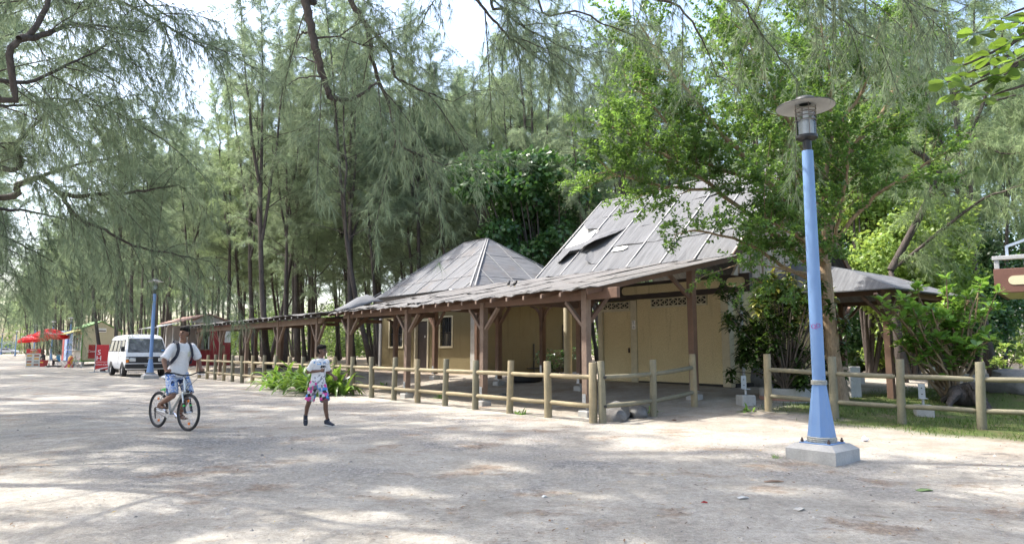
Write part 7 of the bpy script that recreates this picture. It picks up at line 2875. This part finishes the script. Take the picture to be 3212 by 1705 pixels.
# almond-like broadleaf tree between the two roofs
b_ = AB(9.5, 20.5, 0); g_ = GP(b_.x, b_.y)
rg = random.Random(50)
bl = []
for i in range(26):
    px = rg.uniform(1490, 1830); py = rg.uniform(520, 800)
    if px < 1560 and py > 640: py = rg.uniform(520, 640)
    v = IM(px, py, rg.uniform(34, 38))
    s = rg.uniform(.8, 1.5)
    bl.append(((v.x, v.y, v.z), (s, s, s * .6), 420))
for px, py in ((1450, 530), (1480, 590), (1500, 545), (1560, 500), (1690, 500), (1640, 510)):
    v = IM(px, py, 34.5); bl.append(((v.x, v.y, v.z), (.9, .9, .5), 260))
bushy('almond_tree', 'dark green broad-leaved tree rising between the two building roofs', GP(2.2, 36.0), bl, 51, .30, .17, M_leaf_b, M_bark, 34, .07, k=7)

# vine-covered trees on the right
def vine_tree(label, specs, seed, mat, L=.16, W=.12, n=900, base=None, Yr=(26, 30)):
    rg = random.Random(seed)
    bl = []
    for px, py, s, Y in specs:
        v = IM(px, py, Y)
        bl.append(((v.x, v.y, v.z), (s * 1.1, s * .9, s), n * 3))
    b = base if base else (bl[0][0][0], bl[0][0][1])
    bushy('vine_covered_tree', label, GP(*b), bl, seed, L, W, mat, M_bark, 14, .07, 'creeper-covered trees behind the lawn')


vine_tree('big rounded mass of bright yellow-green creeper behind the porch roof', [(2840, 790, 1.45, 25.5), (2900, 720, 1.3, 26), (2780, 850, 1.2, 25), (2930, 820, 1.3, 25.5), (2860, 900, 1.2, 25), (2760, 900, .9, 25), (2720, 850, .8, 25.5), (2960, 700, 1.0, 26)], 61, M_leaf_v)
vine_tree('lower creeper mound right of the porch roof', [(2950, 900, 1.0, 26), (2900, 960, 1.1, 26), (2980, 960, .9, 26), (2840, 980, 1.0, 26.5)], 62, M_leaf_v, n=800)
vine_tree('dark leafy tree standing behind the creeper on the right', [(3010, 760, 1.4, 31), (3060, 850, 1.5, 30.5), (3020, 930, 1.4, 30), (3100, 950, 1.4, 30), (3060, 1010, 1.4, 29.5), (2960, 1010, 1.3, 30), (3150, 800, 1.4, 31), (3190, 900, 1.4, 31)], 63, M_leaf_b, .2, .12, 700)
vine_tree('tall light green broadleaf crown behind the spreading tree', [(2700, 420, 1.2, 27), (2760, 520, 1.4, 27.5), (2700, 600, 1.3, 27), (2800, 620, 1.3, 27.5), (2680, 510, 1.0, 27), (2840, 520, 1.2, 28), (2740, 680, 1.2, 27)], 64, M_leaf_v, .17, .12, 620, (14.0, 27.0))
vine_tree('dark green undergrowth behind the porch posts', [(2640, 1020, 1.1, 31), (2720, 1040, 1.1, 30), (2800, 1050, 1.0, 30), (2870, 1060, 1.0, 29), (2930, 1080, .9, 29), (2780, 1100, .7, 29), (2850, 1110, .7, 28.5), (2700, 1100, .8, 30)], 65, M_leaf_b, .17, .11, 600)
vine_tree('bright low bush on the lawn edge below the porch', [(2760, 1110, .55, 27.5), (2830, 1105, .5, 27.5), (2890, 1115, .5, 27)], 66, M_leaf_v, .12, .09, 420)
vine_tree('shaded broadleaf tree behind the gabled roof', [(2560, 700, 1.3, 30), (2640, 760, 1.3, 29.5), (2690, 700, 1.1, 29.5), (2620, 640, 1.2, 30), (2560, 600, 1.0, 31)], 67, M_leaf_b, .18, .11, 600)


# far wood that closes the view between the trunks
def far_wood():
    rng = np.random.default_rng(71)
    F = Foliage()
    for i in range(400):
        a = rng.uniform(-25, 270)
        b = rng.uniform(44, 60) if a < 70 else (rng.uniform(30, 48) if a < 205 else rng.uniform(-60, 40))
        v = AB(a, b)
        s = rng.uniform(1.8, 3.4)
        z = rng.uniform(.3, 3.2) + (rng.uniform(2.5, 7) if rng.random() < .55 else 0)
        blob_leaves(F, (v.x, v.y, z), (s, s, s * .75), 330, rng, .42, .26, tint=(.2, .8))
    me = F.mesh('far_wood', 4)
    o = link_mesh('far_wood', me, leafmat('far_undergrowth_leaf', (.10, .15, .05), (.26, .38, .09), .4, .6, .5))
    tag(o, 'mass of light green undergrowth closing the view behind the grove', 'wood', kind='stuff')


far_wood()


# croton bush in its tub
def strap_leaf(F, o, d, L, W, droop, rng, tint, seg=6, fold=.25):
    """ribbon leaf as quads along a drooping arc"""
    o = np.asarray(o, float); d = np.asarray(d, float); d = d / np.linalg.norm(d)
    s = np.cross(d, [0, 0, 1.0]); s = s / max(1e-6, np.linalg.norm(s))
    pts, ws = [o], [W * .35]
    p = o.copy(); dd = d.copy()
    for k in range(seg):
        dd = dd + np.array([0, 0, -droop * (k + 1) / seg]); dd = dd / np.linalg.norm(dd)
        p = p + dd * (L / seg)
        pts.append(p.copy())
        t = (k + 1) / seg
        ws.append(W * max(.02, math.sin(math.pi * (.14 + .86 * t)) ** .75))
    for k in range(seg):
        up = np.cross(s, pts[k + 1] - pts[k]); up = up / max(1e-6, np.linalg.norm(up))
        for sg in (-1, 1):
            q = np.stack([pts[k], pts[k] + s * sg * ws[k] / 2 + up * fold * ws[k] / 2, pts[k + 1] + s * sg * ws[k + 1] / 2 + up * fold * ws[k + 1] / 2, pts[k + 1]])
            F.add(q[None], np.array([tint]))


def croton():
    rng = np.random.default_rng(81); rg = random.Random(81)
    bx_, by_ = 6.75, 17.0
    base = GP(bx_, by_)
    F, Fy, Wd = Foliage(), Foliage(), MB()
    for i in range(105):
        an = rg.uniform(0, 6.28); rr = rg.uniform(.2, 1.3)
        z = rg.uniform(.5, 3.2) if rr < .8 else rg.uniform(.6, 2.8)
        e = Vector((rr * math.cos(an) * 1.15, rr * math.sin(an), z))
        st = Vector((rg.uniform(-.1, .1), rg.uniform(-.1, .1), .25))
        Wd.tube([st, st.lerp(e, .5) + Vector((0, 0, .15)), e], [.028, .018, .008], 5, cap=False)
        n = rg.randint(30, 44)
        yel = z > 2.0 and rg.random() < .45
        for k in range(n):
            a2 = k * 2.4 + rg.uniform(-.3, .3)
            el = rg.uniform(-.35, .9)
            d = Vector((math.cos(a2) * math.cos(el), math.sin(a2) * math.cos(el), math.sin(el)))
            o = e + Vector((0, 0, rg.uniform(-.32, .06))) - (e - st).normalized() * rg.uniform(0, .1)
            (Fy if yel and rg.random() < .5 else F).t
            strap_leaf(Fy if (yel and rg.random() < .55) else F, o, d, rg.uniform(.18, .31), rg.uniform(.065, .10), .35, rng, rg.random(), 4, .2)
    t = thing('croton_bush', base, 0, 'tall croton bush with glossy dark and yellow leaves beside the building corner', 'bush')
    link_mesh('stem', Wd.mesh('stem', smooth='all'), M_twig, t)
    link_mesh('foliage', F.mesh('foliage', 4), M_leaf_c, t)
    link_mesh('yellow_foliage', Fy.mesh('yellow_foliage', 4), M_leaf_y, t)
    p = thing('planter', GP(bx_, by_), 0, 'round weathered concrete planter ring under the croton bush', 'planter')
    mb = MB(); mb.lathe([(.62, -.1), (.64, .28), (.58, .29), (.54, .2), (.54, .0)], 24, cap=False); mb.build('ring', M_conc, p, smooth=True)
    mb = MB(); mb.lathe([(.643, .0), (.648, .09)], 24, cap=False); mb.build('painted_band', simple('faded_red_band', (.40, .22, .17), .8, .3, 8), p, smooth=True)
    mb = MB(); mb.lathe([(.55, .17), (.0001, .2)], 20, cap=False); mb.build('soil', simple('dark_soil', (.07, .055, .04), .95, .3, 8, .5, 20), p)


croton()


def obovate_shrub(name, label, base, tips, seed, L=.17, W=.085, mat=M_leaf_o, stem_m=M_twig, per=14, r=.03, spread=.10):
    """bare crooked stems ending in rosettes of broad leaves"""
    rng = np.random.default_rng(seed); rg = random.Random(seed)
    base = Vector(base)
    F, Wd = Foliage(), MB()
    for tp in tips:
        e = Vector(tp) - base
        st = Vector((rg.uniform(-.15, .15), rg.uniform(-.15, .15), .05))
        pts = smooth_poly([st, st.lerp(e, .35) + Vector((rg.uniform(-.2, .2), rg.uniform(-.2, .2), rg.uniform(-.05, .15))), st.lerp(e, .7) + Vector((rg.uniform(-.18, .18), rg.uniform(-.18, .18), rg.uniform(-.1, .1))), e], 3, rg, .02)
        n = len(pts)
        Wd.tube(pts, [r * (1 - .75 * i / n) for i in range(n)], 6, cap=False)
        ends = [pts[-1]]
        for q in range(3):
            b = pts[int(n * rg.uniform(.45, .85))]
            e2 = b + Vector((rg.uniform(-.32, .32), rg.uniform(-.32, .32), rg.uniform(.0, .35)))
            Wd.tube([b, b.lerp(e2, .5) + Vector((0, 0, .04)), e2], [r * .4, r * .3, r * .2], 5, cap=False)
            ends.append(e2)
        for en in ends:
            m_ = per
            k = np.arange(m_)
            an = k * 2.4 + rg.uniform(0, 6)
            el = rng.uniform(-.25, 1.0, m_)
            d = np.stack([np.cos(an) * np.cos(el), np.sin(an) * np.cos(el), np.sin(el)], 1)
            o = np.asarray(en)[None] + d * .02 + np.stack([np.zeros(m_), np.zeros(m_), -rng.uniform(0, spread, m_)], 1)
            nn = unit(np.array([0, 0, 1.0])[None] - d * .4 + rng.normal(size=(m_, 3)) * .15)
            F.add(leaf_hex(o, d, nn, L * rng.uniform(.7, 1.25, m_), W * rng.uniform(.75, 1.2, m_)), np.clip(rng.uniform(.15, .9, m_), 0, 1))
    t = thing(name, base, 0, label, 'bush')
    link_mesh('stem', Wd.mesh('stem', smooth='all'), stem_m, t)
    link_mesh('foliage', F.mesh('foliage', 7), mat, t)
    return t


rg = random.Random(91)
tips = []
for px, py in ((2790, 960), (2830, 930), (2880, 900), (2920, 960), (2970, 900), (2990, 960), (3030, 930), (3075, 900), (3100, 960), (2850, 1010), (2900, 1050), (2960, 1060), (2800, 1030), (3010, 1080), (3060, 1080), (2990, 1120), (2850, 1090), (3110, 1060), (2940, 1000), (3045, 1010), (3130, 910), (2880, 1130), (2780, 1000), (3000, 1040)):
    tips.append(IM(px, py, rg.uniform(16.3, 18.2)))
obovate_shrub('salt_bush', 'large open shrub with pale crooked stems and glossy green leaves behind the right fence', GP(10.9, 17.3), tips + [Vector(p) + Vector((rg.uniform(-.35, .35), rg.uniform(-.3, .3), rg.uniform(-.3, .3))) for p in tips[:8]], 92, .24, .125, per=14, r=.04, stem_m=M_bark2)
obovate_shrub('salt_bush', 'small yellowish shrub at the far right edge of the lawn', GP(13.3, 19.0), [IM(px, py, 18.6) for px, py in ((3140, 1090), (3190, 1080), (3200, 1130), (3150, 1140), (3120, 1130))], 93, .16, .08, mat=M_leaf_v, per=9, r=.02)
obovate_shrub('flowering_bush', 'small dark bush with pale flowers beside the round column', GP(*abp(8.5, 6.9)), [tuple(GP(*abp(8.5 + rg.uniform(-.9, .7), 6.9 + rg.uniform(-.5, .5))) + Vector((0, 0, rg.uniform(.35, 1.05)))) for _ in range(14)], 94, .12, .06, mat=M_leaf_b, per=12, r=.015)

# gnarled stump under the salt bush
def stump():
    rg = random.Random(95)
    base = GP(10.9, 16.7)
    W = MB()
    for i in range(9):
        an = rg.uniform(0, 6.28); L = rg.uniform(.5, 1.0)
        pts = smooth_poly([Vector((0, 0, .3)), Vector((math.cos(an) * L * .4, math.sin(an) * L * .4, .32 + rg.uniform(-.05, .15))), Vector((math.cos(an) * L * .8, math.sin(an) * L * .8, .14)), Vector((math.cos(an) * L, math.sin(an) * L, -.06))], 4, rg, .03)
        W.tube(pts, [.14 - .10 * k / len(pts) for k in range(len(pts))], 7, jit=.2, rng=rg)
    W.ball((0, 0, .22), .3, 12, 8, sc=(1.2, 1, .9))
    o = W.build('tree_stump', M_bark, None, smooth=True)
    o.location = base
    tag(o, 'gnarled grey-brown root stump below the large shrub', 'stump')


stump()


# lily clump by the fence
def lily(x, y, n, Lm, label, seed):
    rng = np.random.default_rng(seed); rg = random.Random(seed)
    base = GP(x, y)
    F = Foliage()
    for k in range(n):
        an = k * 2.4 + rg.uniform(-.4, .4)
        el = rg.uniform(.55, 1.35)
        d = (math.cos(an) * math.cos(el), math.sin(an) * math.cos(el), math.sin(el))
        o = (math.cos(an) * .05, math.sin(an) * .05, .0)
        strap_leaf(F, o, d, Lm * 1.32 * rg.uniform(.7, 1.2), rg.uniform(.11, .16), rg.uniform(.22, .55), rng, rg.random() ** 1.3, 8, .35)
    t = thing('lily_plant', base, 0, label, 'plant', 'strap-leaved lilies by the fence')
    link_mesh('leaves', F.mesh('leaves', 4), M_leaf_l, t)
    mb = MB(); mb.lathe([(.09, -.05), (.07, .12), (.04, .22)], 8); mb.build('stem', plain('pale_leaf_base', (.32, .38, .16), .6), t)


for i, (a, b, n, L, lab) in enumerate((
    (11.3, -.62, 30, 1.0, 'strap-leaved lily right behind the running boy'),
    (12.0, -.75, 34, 1.1, 'tall strap-leaved lily in the middle of the clump'),
    (13.2, -.6, 32, 1.05, 'strap-leaved lily left of the tallest one'),
    (14.6, -.65, 30, .95, 'strap-leaved lily second from the left end of the clump'),
    (15.6, -.7, 26, .8, 'leftmost low strap-leaved lily of the clump'),
    (11.4, -.15, 26, 1.0, 'strap-leaved lily pushed through the fence rails'),
    (10.7, -.25, 16, .6, 'low dark lily at the right end of the clump'))):
    v = AB(a, b)
    lily(v.x, v.y, n, L, lab, 200 + i)


# sea-almond branch at the upper right corner, from a tree outside the picture
def corner_almond():
    rng = np.random.default_rng(97); rg = random.Random(97)
    base = Vector((8.2, 5.2, 0)); base.z = float(gz(8.2, 5.2))
    W, F = MB(), Foliage()
    top = Vector((8.0, 5.4, 6.5))
    W.tube([Vector((0, 0, -.2)), (top - base) * .5 + Vector((.1, 0, 0)), top - base], [.16, .13, .08], 10)
    tips = [(3140, 60, 6.6), (3175, 130, 6.4), (3060, 105, 6.9), (3115, 175, 6.6), (3190, 185, 6.3), (3020, 205, 7.0), (3075, 245, 6.8), (2970, 258, 7.1), (3150, 235, 6.6), (3205, 75, 6.3), (3110, 300, 6.8), (3000, 290, 7.0)]
    for px, py, Y in tips:
        e = IM(px, py, Y)
        s0 = top.lerp(base, rg.uniform(0, .3)) - base
        ee = e - base
        pts = smooth_poly([s0, s0.lerp(ee, .5) + Vector((0, 0, .25)), s0.lerp(ee, .85) + Vector((0, 0, .03)), ee], 4, rg, .015)
        n = len(pts)
        W.tube(pts, [.035 * (1 - .8 * i / n) for i in range(n)], 6, cap=False)
        m_ = 8
        an = np.arange(m_) * 2.4 + rg.uniform(0, 6); el = rng.uniform(-.5, .5, m_)
        d = np.stack([np.cos(an) * np.cos(el), np.sin(an) * np.cos(el), np.sin(el)], 1)
        o = np.asarray(ee)[None] + d * .03
        nn = unit(np.array([0, 0, 1.0])[None] + rng.normal(size=(m_, 3)) * .35)
        F.add(leaf_hex(o, d, nn, rng.uniform(.13, .20, m_), rng.uniform(.09, .13, m_), .7), np.clip(rng.uniform(.1, 1, m_), 0, 1))
    make_tree('sea_almond_tree', base, W, F, 'sea almond with large round leaves reaching in at the upper right corner', M_bark, leafmat('sea_almond_leaf', (.06, .125, .025), (.25, .39, .05), .4, .35, .5, .5), 'tree', None, 7)


corner_almond()


# weeds and small tufts along the fence foot
def weeds():
    rng = np.random.default_rng(99); rg = random.Random(99)
    spots = [(2.3, .05, 'small green weed at the foot of the fence near the corner'), (7.6, 1.3, 'weed growing from a walkway footing'), (12.9, 2.4, 'leafy weed under the far end of the near walkway'),
             (-1.2, 3.6, 'grass tuft at the first post of the right fence'), (.25, 2.2, 'low grass tuft by the short fence')]
    for a, b, lab in spots:
        v = AB(a, b); base = GP(v.x, v.y)
        F = Foliage()
        for k in range(rg.randint(12, 20)):
            an = rg.uniform(0, 6.28); el = rg.uniform(.2, 1.3)
            strap_leaf(F, (rg.uniform(-.12, .12), rg.uniform(-.12, .12), 0), (math.cos(an) * math.cos(el), math.sin(an) * math.cos(el), math.sin(el)), rg.uniform(.1, .28), rg.uniform(.03, .06), .4, rng, rg.random(), 4, .2)
        t = thing('weed', base, 0, lab, 'plant')
        link_mesh('leaves', F.mesh('leaves', 4), M_leaf_o, t)


weeds()
x, y = gpx(2435, 1440)
F = Foliage(); rg = random.Random(98); rng = np.random.default_rng(98)
for k in range(40):
    an = rg.uniform(0, 6.28); el = rg.uniform(.6, 1.4)
    strap_leaf(F, (rg.uniform(-.05, .05), rg.uniform(-.05, .05), 0), (math.cos(an) * math.cos(el), math.sin(an) * math.cos(el), math.sin(el)), rg.uniform(.04, .09), .006, .4, rng, rg.random(), 2, .1)
t = thing('grass_tuft', GP(x, y), 0, 'tiny grass tuft left of the near lamp block', 'plant')
link_mesh('blades', F.mesh('blades', 4), M_leaf_o, t)
